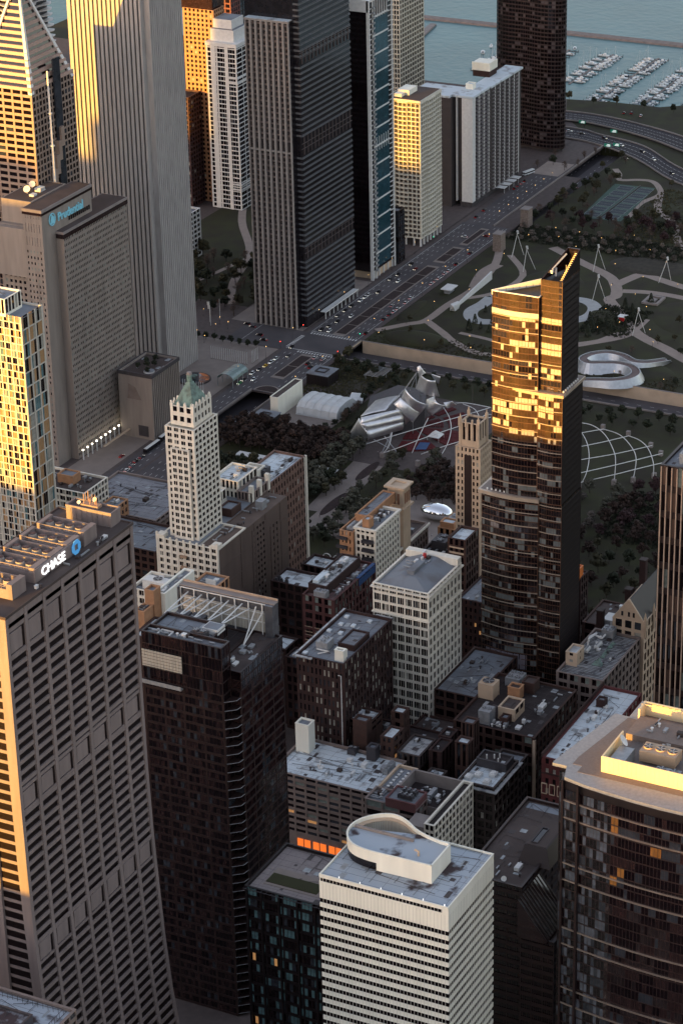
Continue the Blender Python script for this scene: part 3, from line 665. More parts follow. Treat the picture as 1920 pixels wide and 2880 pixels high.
# ---- brown glass office with stepped roof
t=tower('office_tower','dark brown office tower with sloped glazing and a gravel roof behind the white banded tower',(-114,-192,-54,-168),115,steelb,roofb,(4,30,.4,1.6,6),(10,30,.4,1.6,3),[(glass,.85),(glassbr,.15)],lead='s')
q=MB(); q.hexa([(-97,-196,113.9),(-73,-196,113.9),(-73,-183,113.9),(-97,-183,113.9),(-93,-193,120),(-73.5,-193,120),(-73.5,-184,120),(-93,-184,120)]); o=q.build('raised_hall',steelb,t); q=MB(); q.box(-92.6,-192.6,120,-74,-184.4,120.15); q.build('roof',roofb,o); q=MB(); q.ring((-91,-188.4,-80,-185.8),.25,120.1,120.6); q.box(-90.8,-188.2,120.1,-80.2,-186,120.2,1); q.build('skylight',[dmetal,glass],o)
q=MB(); q.hexa([(-118,-204,96),(-98,-204,96),(-98,-192.1,96),(-118,-192.1,96),(-118,-203.6,97),(-98,-203.6,97),(-98,-192.1,112),(-118,-192.1,112)]); o=q.build('sloped_glazing',glassbr,t)
q=MB()
for k in range(11): x=-118+k*2; q.hexa([(x,-204.1,97),(x+.3,-204.1,97),(x+.3,-192.1,112.1),(x,-192.1,112.1),(x,-204.1,97.3),(x+.3,-204.1,97.3),(x+.3,-192.1,112.4),(x,-192.1,112.4)])
q.build('glazing_bar',steelb,t)
tower('office_tower','lower dark wing in front of the brown gravel roofed tower',(-116,-206,-90,-192.2),96,steelb,roofb,(3,25,.4,1.6,5),(5,25,.4,1.6,5),[(glass,.9),(glassbr,.1)],lead='s')
dish(t,-112,-184,114.2,1.1,pi); dish(t,-110,-178,114.2,.9,pi); clutter(t,(-112,-190,-97,-170),114,4,1)
q=MB(); q.box(-103,-186,113.9,-99,-184,115.4); q.build('roof_unit',wmetal,t)
q=MB(); q.box(-60,-190,113.95,-56,-170,114.05); q.build('roof_walk',roofg,t)
# ---- curved glass tower at bottom right
def curved():
    t=thing('glass_tower','dark glass tower with a bowed front, tiled roof terrace and glowing yellow penthouse wall','tower',-95,-245)
    zt=176; W_=[(-126.8,-213)]+[(-127-4.2*sin(pi*k/8*.9),-213-78*k/8) for k in range(1,9)]
    P=[(-126.8,-213)]+[(x,y) for x,y in W_[1:]]+[(-68,-291),(-68,-220),(-80,-220),(-80,-215),(-119.5,-208.5),(-119.5,-213)]
    P=P[::1]
    mb=MB(); mb.prism([(x+.5 if x<-118 else x,y-.5 if y>-222 else y) for x,y in P],0,zt-1.2); 
    wins=[]
    fr=MB()
    for (a,c) in zip(W_,W_[1:]):
        facade(fr,wins,a,c,0,zt-6,7,41,.14,.45,.25,'s',cw=.1)
    facade(fr,wins,(-119.5,-208.5),(-119.5,-213),0,zt-4,4,41,.12,.4,.2,'s',cw=.1); facade(fr,wins,(-80,-215),(-119.5,-208.5),0,zt-4,20,41,.12,.4,.2,'s',cw=.1)
    fr.build('mullions',steelb,t); mb.build('core',steel,t)
    gB=M('glass_painted_blue_reflection',(.14,.155,.185),.1,.5,.4,.3,.8); gA=M('glass_painted_sun_reflection',(.5,.22,.06),.2,.5,.3,.3,.8)  # blue-grey and sun-orange reflections are put into these pane colours
    wa=[q for q in wins if q[1]>-231]; wb_=[q for q in wins if q[1]<=-231 and q[2]>128]; wins=[q for q in wins if q[1]<=-231 and q[2]<=128]
    wfin(t,wa,[(gB,.34),(glass,.46),(glassb,.20)],60); wfin(t,wb_,[(glass,.62),(glassb,.16),(gA,.055),(glassbr,.16)],40,cl=(4.3,3.4))
    wfin(t,wins,[(M('glass_reflective',(.12,.09,.09),.06,.85,.5,.2,.9,bump=.08,bscale=.12),.25),(glassb,.1),(glassbr,.25),(glass,.4)],0,cl=(4.3,6))
    for z in(165.5,158.5,139.5,132.5,112,105,86,79,60,53,33):
        q=MB(); 
        for a,c in zip(W_,W_[1:]):
            L=hypot(c[0]-a[0],c[1]-a[1]); u=((c[0]-a[0])/L,(c[1]-a[1])/L); frame(q,a,u,(u[1],-u[0]),0,L,0,.5,z,z+.5)
        q.build('band',M('band_metal',(.34,.27,.22),.35,.5),t)
    for y in(-213,-219.5,-290): q=MB(); q.box(-128.2+(.6 if y>-214 else -1.2 if y>-230 else 0),y-.4,0,-127.2-(.0 if y>-214 else 2.6 if y>-230 else 1.4)+.6+1,y+.4,zt-2); q.build('fin',steelb,t)
    q=MB(); O=[(-128.5,-214.2)]+[(x-2.2,y) for x,y in W_[1:]]+[(-66,-291),(-66,-219),(-79,-219),(-79,-213.5),(-119,-206.6),(-121.2,-206.6),(-121.2,-212)]
    q.prism(O,zt-1.2,zt); q.build('roof_edge',M('roof_edge_panel',(.26,.27,.28),.6,0,.15,.8),t)
    q=MB(); q.prism([(-123.5,-217),(-123.5,-290.5),(-69,-290.5),(-69,-223),(-80,-223),(-80,-219),(-114,-213.4),(-119,-213.4),(-119,-217)],zt,zt+.12); q.build('roof_terrace',M('roof_tiles',(.165,.14,.13),.85,0,.14,1.2),t)
    q=MB(); q.box(-119.9,-262,zt,-119.3,-224.5,182.4); q.box(-119.3,-225.1,zt,-100,-224.5,182.4); q.box(-119.3,-262,zt,-90,-261.4,182.4)
    for k in range(22): q.box(-119.96,-261.5+k*1.7,zt,-119.9,-261.4+k*1.7,182.4)
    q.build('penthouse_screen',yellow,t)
    q=MB(); q.box(-117.5,-232,zt,-107,-226.5,180.5); q.build('plant_room',gmetal,t)
    fanunit(t,(-109,-248,-102,-234.5),177,181.5,1,3,M('orange_louvre',(.42,.30,.2),.6)); fanunit(t,(-117,-252,-113,-243),177,179.5,1,2); fanunit(t,(-116,-260,-112,-254),177,179.5,1,1)
    dish(t,-106,-227,178.9,2.3,-pi*.42)
    q=MB(); q.box(-95,-262,zt,-81,-224,178.6); q.build('upper_roof',M('roof_tiles_warm',(.20,.155,.13),.85,0,.12,1.0),t)
    q=MB(); q.box(-75.5,-262,zt,-74.7,-223.2,181.5); q.box(-81.5,-224,zt,-75.5,-223.3,181.5); 
    for k in range(16): q.box(-77.2,-262+k*2.4,181,-75.4,-261.8+k*2.4,181.2)
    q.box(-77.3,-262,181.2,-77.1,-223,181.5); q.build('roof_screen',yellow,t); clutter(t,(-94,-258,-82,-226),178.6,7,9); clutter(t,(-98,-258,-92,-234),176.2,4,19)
curved()
# ---- grey gridded block with white roof
R_=[(glass,.62),(glassb,.2),(blindg,.14),(litdim,.03),(lit,.003)]
t=tower('office_block','grey gridded office block with a wide white roof and lit shops at its foot',(24.5,-61,57,-8.5),45,stone,roofw,(9,10,1.0,1.5),(6,10,1.0,1.5),R_,bot=14)
for k in range(5): q=MB(); y=-60+k*8; q.box(24.2,y,2,24.45,y+6.6,6.4); q.build('shop_window',M('shop_glow',(1,.33,.06),.5,emit=.16,var=.6,scale=1.2),t)
for k in range(5): q=MB(); y=-60+k*8; q.box(24.2,y,8,24.45,y+3,12.4); q.box(24.2,y+3.6,8,24.45,y+6.6,12.4); q.build('shop_window',M('red_lit_window',(1,.20,.03),.5,emit=.13),t)
addblock(t,(45.5,-17.2,51.5,-10.4),43.9,58.5,whitep,roofg,(0,0,0,0),name='stair_tower',dep=.3)
fanunit(t,(43.3,-58,51.8,-55.5),44,47,4,1); fanunit(t,(52.5,-37,57,-33),44,46.8,1,2,dmetal); clutter(t,(28,-58,50,-20),44,14,5)
q=MB(); q.box(25.5,-9.5,43.9,27,-8.9,46.2); q.build('chimney_pot',brick,t)
t2=tower('office_block','narrow grey roofed annex with a maroon brick penthouse in front of the white roofed block',(12.8,-87,24.4,-62),50,stone,roofg,(3,11,.9,1.4),(3,11,.9,1.4),R_)
addblock(t2,(12.6,-86.8,24.5,-72.3),48.9,53,M('maroon_brick',(.13,.055,.055),.8),roofg)
fanunit(t2,(15,-84,17.6,-77),53,55,2,3,dmetal); fanunit(t2,(19,-84,21.6,-77),53,55,2,3,dmetal); clutter(t2,(14,-71,23,-63),49,6,2)
t=tower('corridor_block','long flat grey roofed wing running from the maroon penthouse to the brick stair towers',(24.6,-71.5,47,-62),49,tan,roofg,(2,11,.8,1.3),(6,11,.8,1.3),R_)
for k in range(7): q=MB(); q.box(26+k*2.7,-66,48,27.2+k*2.7,-64.8,48.5); q.build('skylight',wmetal,t); q=MB(); q.box(26+k*2.7,-69.5,48,27.2+k*2.7,-68.3,48.5); q.build('skylight',wmetal,t)
t=thing('courtyard_block','pale terracotta fronted block around a dark sunken roof court above the white banded tower','building',28,-90); mb=MB(); wins=[]
block(mb,wins,(2,-101,42,-96),0,52,(2,13,.6,1.2),(11,13,.9,1.1,2),dep=.5); mb.build('wall',cream,t); wfin(t,wins,DG); roofslab(t,(2,-101,42,-96),51,roofd,.9)
mb=MB(); mb.box(24.6,-95.9,0,42,-72,46); mb.box(24.6,-73,46,42,-72,52); mb.box(41,-95.9,46,42,-73,52); mb.box(2,-95.9,0,12,-87.5,50); mb.build('court_wall',concrete,t); q=MB(); q.box(25,-95.6,46,40.8,-73.2,46.15); q.build('court_roof',roofd,t)
q=MB(); q.box(30,-86,46.2,37,-84,48.4); q.tube([(30,-85,47),(26,-85,48),(25.5,-88,48)],.8); q.build('duct',gmetal,t); clutter(t,(26,-94,40,-75),46.2,9,31)
# ---- brick roofs of the inner block
def brk(label,b,h,wall,roof,Wp=(2,4,1,1.4),Sp=(2,4,1,1.4),cl=3,z0=0,seed=1,nm='brick_block',**kw):
    t=tower(nm,label,b,h,wall,roof,Wp,Sp,[(glass,.84),(glassb,.15),(litdim,.01)],z0,par=.7,**kw); clutter(t,b,h-.7,cl,seed) if cl else None; return t
brk('low brick block with a patched dark roof between the brick stair towers',(57.2,-66,92,-8.5),42,brickd,roofd,(9,11,1.2,1.6),(8,11,1.2,1.6),18,0,2)
brk('slim reddish brick elevator tower rising beside the white roof',(60.3,-39.3,65.8,-32.2),58,brick,roofg,Z0,Z0,0,41.5)
brk('brick block with a bright white roof behind the slim reddish elevator tower',(66.5,-38,79.1,-26.2),54,brick,roofw,(2,2,1,1.6),(2,2,1,1.6),2,41.5,3,bot=6)
brk('square brick tower with a stained white cap in front of the flat grey roof',(76.1,-50.3,82.5,-43.9),57,brick,roofw,(1,3,2,2),(2,3,1.6,2),0,41.5)
brk('square brick tower with a stained white cap next to the atrium roof',(56.6,-54.5,67.6,-48),55,brick,roofw,(2,3,1.4,2.2),(2,3,1.6,2.2),0,41.5)
brk('small dark metal clad lift house on the edge of the white roof',(51.9,-47.6,56.9,-43.1),50.5,dmetal,roofg,Z0,Z0,0,44)
t=brk('pale roofed atrium building with openings in its roof',(58,-67,76,-55.5),48,stoned,roofmet,(4,1,1,1),(6,1,1,1),2,41.5,6)
brk('dark flat topped brick tower to the right of the atrium roof',(74.8,-74.5,83.2,-68.5),51,brickd,roofd,Z0,(2,5,1.6,2.2),1,20,7)
brk('dark soot stained brick tower directly behind the roof court',(61.8,-76,74.4,-69.7),50.5,brickd,roofd,(1,4,2,3),(3,4,1.6,2.6),1,0,8)
brk('tall brick tower with three small windows under its cap beside the black roof',(75.9,-85.6,82.1,-79.3),60,brick,roofg,(3,4,.9,2.2),(2,4,1.2,2.2),0,0)
brk('white capped brick tower in front of the tall three windowed one',(64.8,-87.9,71.2,-81.3),56,brick,roofw,(2,4,1.2,2.2),(2,4,1.2,2.2),0,0)
brk('grey metal unit roof between the atrium and the roof court',(44,-80,60,-71.9),43,stoned,roofw,Z0,Z0,5,0,12)
t=tower('office_block','low flat roofed brick block full of rooftop vents behind the stair towers',(119,-38.5,137,-13),35,brick,roofb,(5,7,1.4,1.6),(5,7,1.4,1.6),[(glass,.9),(litdim,.02)]); clutter(t,(120,-38,137,-14),34,22,11); q=MB(); q.box(121,-20,34,127,-16,37.5); q.build('roof_unit',gmetal,t)
brk('brown brick block hidden behind the vent covered roof',(93,-67,118.5,-40),33,brick,roofb,(5,7,1.4,1.6),(5,7,1.4,1.6),14,0,44)
t=tower('office_block','long flat pale grey roof leading up to the tall dark glass tower',(123,-66,170,-43),45,brick,roofg,(4,9,1.2,1.6),(9,9,1.2,1.6),[(glass,.9),(litdim,.02)]); clutter(t,(125,-62,165,-46),44,8,13)
# cornice building
t=tower('office_block','brown building with a broad pale cornice and white roof machinery above the gravel roofed tower',(44.2,-110,71,-92.5),50,stoned,roofw,(4,11,.9,1.4,2),(6,11,.9,1.4,2),[(glass,.92),(blind,.08)])
q=MB(); q.ring((42.6,-111.6,72.6,-91),1.8,48.2,48.7); q.build('cornice',roofmet,t); addblock(t,(60.5,-108.5,69,-94),49,53,dmetal,roofd)
for x,y in((47,-106),(51,-100),(47.5,-97),(54,-106)): q=MB(); q.box(x,y,49,x+3.6,y+3,50.6); q.box(x+.6,y+.6,50.6,x+3,y+2.4,51); q.build('cooling_unit',wmetal,t)
for x,y in((62,-104),(64.5,-101),(63,-98),(66,-103)): q=MB(); q.cyl(x,y,52.4,54.6,.35,n=8); q.build('vent_pipe',wmetal,t)
tower('office_block','narrow grey topped block tucked behind the pale cornice',(72.6,-109,84,-96),46,stoned,roofg,(3,10,1,1.4),(3,10,1,1.4))
# black roof building
t=tower('department_block','big brick block with a black tarred roof and many machines below the golden tower',(92,-108.5,142.5,-68),50,brick,roofd,(8,10,1.4,1.6),(11,10,1.4,1.6),[(glass,.9),(blindg,.09),(litdim,.01)])
addblock(t,(103.8,-93.5,115.4,-85.2),49,55,tan,roofb,(0,0,0,0),(2,1,1.5,3)); addblock(t,(123.2,-87.5,128.3,-81.4),49,55,bricko,roofb); addblock(t,(131.2,-91.2,138.4,-85),49,54.5,brick,roofb)
fanunit(t,(117.5,-76.5,124.7,-68.8),49,57,1,1,tan); fanunit(t,(95.5,-84.6,102,-78.9),49,56,1,2,gmetal); fanunit(t,(133.7,-82.8,142,-75.4),49,53.5,2,2,gmetal)
addblock(t,(99,-92,104,-88),49,52.5,brick,roofg); q=MB(); q.tube([(96,-86,50),(96,-88,50.6),(104,-91,50.6)],.3); q.build('duct',gmetal,t)
q=MB(); q.box(119,-101,49,124,-98.5,50.6); q.tube([(119,-99.5,50.4),(125,-99.5,51.5)],.3); q.build('roof_unit',wmetal,t); clutter(t,(95,-106,140,-95),49,7,15); clutter(t,(93,-96,103,-80),49,7,16)
q=MB(); q.box(91.6,-109,0,93,-107.8,49); q.build('corner_pilaster',tan,t)
# white metal roof building
t=tower('office_block','brown stone building with a ribbed white metal roof, green skylights and rooftop cooling plant',(155,-116.5,204,-92.5),50,stone,roofmet,(4,10,1.4,1.6,2),(10,10,1.8,1.8),[(glass,.9),(blindg,.1)])
q=MB()
for k in range(34): x=157+k*1.38; q.box(x,-115,49,x+.12,-94,49.25)
q.build('roof_ribs',dmetal,t)
addblock(t,(164.9,-99,174,-93.2),49,56,tan,roofw,(1,2,2,2),(1,2,4,2))
fanunit(t,(197,-104.4,202.4,-98.5),49,54,2,2); fanunit(t,(184,-102,190,-100),50,51.5,4,1,wmetal); fanunit(t,(178,-99,183,-97),50,51.5,4,1,wmetal)
q=MB(); q.tube([(186,-96,50),(187,-96,53),(192,-97,53),(192,-101,52),(196,-101,52)],.55); q.tube([(190,-95,50),(190,-95,52.4),(195,-97,52.4)],.5); q.build('duct',wmetal,t)
for x,y in((172,-107),(175,-106),(179,-106.4),(182.5,-106.3),(186,-106.2),(190,-106),(193.5,-106)): q=MB(); k=1.2 if x>173 else 2.6; q.hexa([(x-k,y-k,49),(x+k,y-k,49),(x+k,y+k,49),(x-k,y+k,49),(x-.1,y-.1,50.6),(x+.1,y-.1,50.6),(x+.1,y+.1,50.6),(x-.1,y+.1,50.6)]); q.build('skylight',copper,t)
clutter(t,(158,-114,200,-94),49,10,17)
# gothic gabled hall
t=thing('gabled_hall','stone hall with a steep dark slate roof and a broad gable end','building',222,-110); mb=MB(); wins=[]
block(mb,wins,(203.8,-118,243,-101.5),0,58,(3,10,1.6,1.6),(9,10,1.6,1.6),dep=.5,par=.2); mb.hexa([(203.9,-118,58.2),(204.9,-118,58.2),(204.9,-101.5,58.2),(203.9,-101.5,58.2),(203.9,-110,69.4),(204.9,-110,69.4),(204.9,-109.4,69.4),(203.9,-109.4,69.4)])
mb.build('wall',tan,t); wfin(t,wins,DG); q=MB(); q.hexa([(204.91,-117.6,58.2),(243,-117.6,58.2),(243,-101.9,58.2),(204.91,-101.9,58.2),(204.91,-109.9,68.6),(243,-109.9,68.6),(243,-109.5,68.6),(204.91,-109.5,68.6)]); q.build('roof',steel,t)
for x in(204.4,216,229,242): q=MB(); q.cyl(x,-118.3,50,61,.7,n=6); q.cyl(x,-118.3,61,64,.6,.02,6); q.build('pinnacle',tan,t)
for x,z in((203.8,62),): 
    for y in(-113,-110.5,-107): q=MB(); q.box(203.7,y,60.2,203.85,y+1,62.6); q.build('window',glass,t)
# low roofs behind
brk('low terrace roof with white air units between the glass tower and the gabled hall',(218,-101,245,-80),44,brick,roofb,(3,8,1.5,1.8),(4,8,1.5,1.8),8,0,21)
q=thing('air_unit','big white air handling box on the low terrace roof','air unit',224,-92,43.4); m_=MB(); m_.box(220,-95,43.4,228,-90,47); m_.build('casing',wmetal,q); m_=MB(); m_.box(219.9,-94,44,219.98,-91,46.4); m_.build('louvre',gmetal,q)
for x,y,h,lb in((212,-92,56,'dark brick chimney stack nearest the ribbed white roof'),(232,-99,60,'dark brick chimney stack beside the gable'),(262,-95,62,'dark chimney stack standing behind the steep slate roof')):
    q=thing('chimney_stack',lb,'chimney',x,y,0,'chimney stacks behind the ribbed roof'); m_=MB(); m_.prism(rect(x-1.6,y-1.6,x+1.6,y+1.6),0,h); m_.build('shaft',brickd,q); m_=MB(); m_.box(x-1.9,y-1.9,h,x+1.9,y+1.9,h+.6); m_.build('cap',stoned,q)
t=tower('apartment_house','slim red brick house with an orange stair box right of the golden tower',(262,-61,272,-51),44,brickd,roofw,(2,9,1.2,1.5),(3,9,1.2,1.5)); o=addblock(t,(261.8,-60.4,266.5,-56),43,49.5,orange,roofg)  # the stair box is plain orange
tower('low_block','low dark roof beyond the gabled hall with two skylights',(246,-135,290,-90),36,stoned,M('roof_dark_blue',(.06,.05,.065),.9),(5,7,1.2,1.4),(5,7,1.2,1.4))
# long red brick building south of the street
t=tower('hotel_block','long red brick building with pale trimmed windows and a patchy white roof',(47,-150,118,-131.2),70,M('deep_red_brick',(.085,.020,.02),.85,0,.2,.4),roofw,(5,14,1.9,2.2),(18,14,1.9,2.2),[(glass,.7),(blind,.3)])
q=MB(); q.box(46.7,-131.6,70,118,-131,72); q.box(46.9,-150,62,47.2,-131,62.8); q.build('parapet_wall',brickd,t); addblock(t,(100,-139,104,-135),69,72.5,brickd,roofg); clutter(t,(50,-146,115,-134),69,14,23)
q=MB()
for k in range(5): y=-148.5+k*3.7; q.box(46.7,y-.2,52,46.95,y+2.3,52.4); q.box(46.7,y-.2,57,46.95,y+2.3,57.5); q.box(46.7,y-.3,52.4,46.95,y,57); q.box(46.7,y+2.1,52.4,46.95,y+2.4,57)
q.build('window_surround',tan,t)
tower('hotel_block','dark red brick building with a plain white roof behind the tiled terrace',(124,-178,170,-152),58,M('deep_red_brick',(.085,.020,.02),.85),roofw,(6,11,1.4,1.6),(9,11,1.4,1.6))
t=tower('hotel_block','pale roof with plant boxes at the right edge below the striped slab tower',(132,-215,170,-182),62,brickd,roofw,(6,11,1.4,1.6),(9,11,1.4,1.6)); clutter(t,(134,-212,165,-184),61,14,24)
# striped slab tower at the right edge
t=tower('slab_tower','tall striped slab tower cut by the right edge of the picture with bronze vertical fins',(134,-205,185,-149.5),177,steelb,roofg,(22,14,.5,3.2),(20,14,.5,3.2),[(glass,.7),(M('bronze_spandrel',(.10,.06,.045),.4),.2),(blindg,.1)],dep=.7)
q=MB()
for k in range(23): y=-204.7+k*2.48; q.box(133.2,y-.22,4,134.1,y+.22,176.6)
q.build('fin',M('pale_bronze',(.42,.30,.22),.5),t); addblock(t,(140,-200,180,-156),176,181,gmetal,roofg)
# ---- square cream building
t=tower('office_block','square cream building with a low hipped grey roof in the middle of the picture',(117.5,-43.5,154,-14.5),98,cream,roofg,(7,20,.7,1.25,3),(9,20,1.2,1.4,2),DG,dep=.6)
q=MB(); q.ring((116.6,-44.4,154.9,-13.6),1.8,96.2,96.9); q.ring((116.9,-44.1,154.6,-13.9),.9,83,83.5); q.build('cornice',cream,t)
q=MB(); q.hexa([(119.2,-41.8,97.2),(152.3,-41.8,97.2),(152.3,-16.2,97.2),(119.2,-16.2,97.2),(126,-33,100.8),(150,-33,100.8),(150,-25,100.8),(126,-25,100.8)]); q.build('hipped_roof',roofg,t)
q=MB(); q.box(128,-31,100.6,140,-27.5,102.8); q.build('ridge_monitor',roofg,t); q=MB(); q.cyl(146,-28,100.8,103.5,.9,n=10); q.build('red_flue',M('red_paint',(.4,.03,.03),.6),t); clutter(t,(128,-34,152,-22),100.6,10,25)
q=MB(); q.box(150,-43.4,98,153.9,-16,101.5); q.build('end_wall',cream,t)
# ---- dark brick building in front
t=tower('office_block','dark brick building with many pale shaded windows and a two fan roof unit',(61,-28,110.5,-3.6),85,brickd,roofg,(11,17,1.15,1.9),(16,17,1.5,1.9),[(glass,.45),(blind,.42),(glassb,.13)],dep=.4)
q=MB(); q.box(59.6,-12,84.6,60.9,-3,85.2); q.box(59.6,-3.5,84.6,111,-2.4,85.2); q.box(110.6,-28,84.6,112,-19,85.2); q.build('cornice',roofmet,t)
fanunit(t,(70,-14.8,76.8,-9),84,88.6,2,1); addblock(t,(64.6,-26,67.6,-21.4),84,89.5,whitep,roofg,name='lift_house'); addblock(t,(67.7,-25,70.5,-22),84,87.5,whitep,roofd,name='lift_house'); addblock(t,(76,-25.8,91.3,-17.2),84,86.6,brickd,roofg)
for x,y in((80,-8),(88,-7),(88,-13),(96,-9),(97,-15),(104,-8),(64,-7),(104,-20)): q=MB(); q.box(x,y,84,x+2.2,y+2,84.9); q.build('skylight',roofw,t)
q=MB(); q.tube([(60.8,-26.5,5),(60.8,-26.5,79),(60.8,-25,79)],.22); q.build('downpipe',wmetal,t); q=MB(); q.tube([(66,-12,84.8),(69,-16,85.4),(69,-10,85.4)],.35); q.build('duct',wmetal,t)
# ---- red brown block under repair
t=tower('loft_block','red brown brick loft building under repair with blue sheeting along its edge',(141.5,19,187,36.5),70,M('maroon_loft_brick',(.075,.028,.026),.85,0,.2,.3),M('torn_roof',(.15,.09,.085),.95,0,.4,.5),(3,15,1.6,1.6,2),(12,15,1.6,1.6,2),[(glass,.7),(blindg,.3)],dep=.35)
addblock(t,(146.4,25.5,183,35.6),69,74,brickd,roofmet); fanunit(t,(141.9,24,146,30.4),69,73,1,2,gmetal); q=MB(); q.box(148,31,74,160,34,75.6); q.build('roof_ridge',roofw,t); clutter(t,(148,26,182,35),73.6,18,27); clutter(t,(148,20,184,24.5),69,14,28)
q=MB(); q.box(168,18.7,66,186,18.95,69.5); q.box(168,18.7,70.2,186,20.5,70.6); q.build('blue_sheeting',bluet,t)
q=MB()
for k in range(3):
    for j in range(11): y=21+k*5.2; z=4+j*4.6; q.box(141.25,y-.15,z,141.45,y+4,z+.25); q.box(141.25,y-.15,z+2.9,141.45,y+4,z+3.1)
q.build('window_surround',tan,t)
# low white roofs
t=tower('low_block','low block with a clean white roof and four fat vents on one corner',(183,54.5,200,77.5),50,brickd,roofw,(5,10,1.2,1.6),(4,10,1.2,1.6)); 
for k,(x,y) in enumerate(((184.8,75),(187.3,74.5),(185.3,72.4),(185.7,69.6))): q=MB(); q.cyl(x,y,49,50.6,1,n=10); q.cyl(x,y,50.6,51.4,.7,n=10); q.build('vent',dmetal,t)
t=tower('low_block','low block with a white roof and two curved pipes on its far edge',(210,58,224,74),48,brickd,roofw,(4,9,1.2,1.6),(3,9,1.2,1.6)); clutter(t,(211,59,223,73),47,3,29)
for y in(60,66): q=MB(); q.tube([(223.5,y+2.2*cos(a*pi/6),48+1.8*sin(a*pi/6)) for a in range(7)],.25); q.build('curved_pipe',wmetal,t)
brk('small white roofed shed behind the dark glass screen',(133,42,146,52),42,brickd,roofw,(2,8,1.2,1.6),(3,8,1.2,1.6),1,0,5)
brk('narrow grey roofed terrace house left of the loft building',(130,30,141,41),40,brickd,roofg,(3,8,1.2,1.6),(3,8,1.2,1.6),3,0,6)
brk('dark brick terrace under the loft building wall',(122,18,140,29.8),38,brickd,roofg,(3,8,1.2,1.6),(3,8,1.2,1.6),4,0,7)
# blocks behind the truss tower
t=tower('office_block','cream office block with rooftop ducts peeping out beside the sloped bank tower',(92,80,112,104),82,cream,roofg,(6,19,1.1,1.5,2),(5,19,1.1,1.5),DG); fanunit(t,(94,84,100,98),82,87,1,1,wmetal,'air_handler'); fanunit(t,(102,86,106,90),82,84.5,1,1,wmetal); clutter(t,(93,81,110,102),81,10,33)
t=tower('stair_house','orange sunlit stair tower on the roof edge left of the truss screen',(64.7,73.5,71,78.5),99,bricko,roofg,Z0,Z0,dep=.2); 
brk('tan brick wing with a long white side wall behind the truss screen',(71.2,71.5,99,77),95,whitep,roofg,Z0,Z0,4,0,8,nm='narrow_wing')
brk('low orange brick terrace at the foot of the sunlit stair tower',(56,74,64.5,79),92,bricko,roofb,Z0,Z0,3,0,9)
t=brk('pale roof with a planted tub right behind the sloped bank tower',(44,60,64.4,73.4),86,brick,roofw,(3,15,1.2,1.6),(4,15,1.2,1.6),3,0,10)
t=brk('brown brick block with a slanted grey roof and a sign frame behind the truss screen',(99.5,60,112,73),88,bricko,roofg,(3,14,1.2,1.6),(3,14,1.2,1.6),2,0,11)
q=MB(); q.box(99.2,60,86,99.45,65.5,92); q.ring((99.1,60,99.5,65.5),.15,86,92); q.build('sign_frame',wmetal,t)
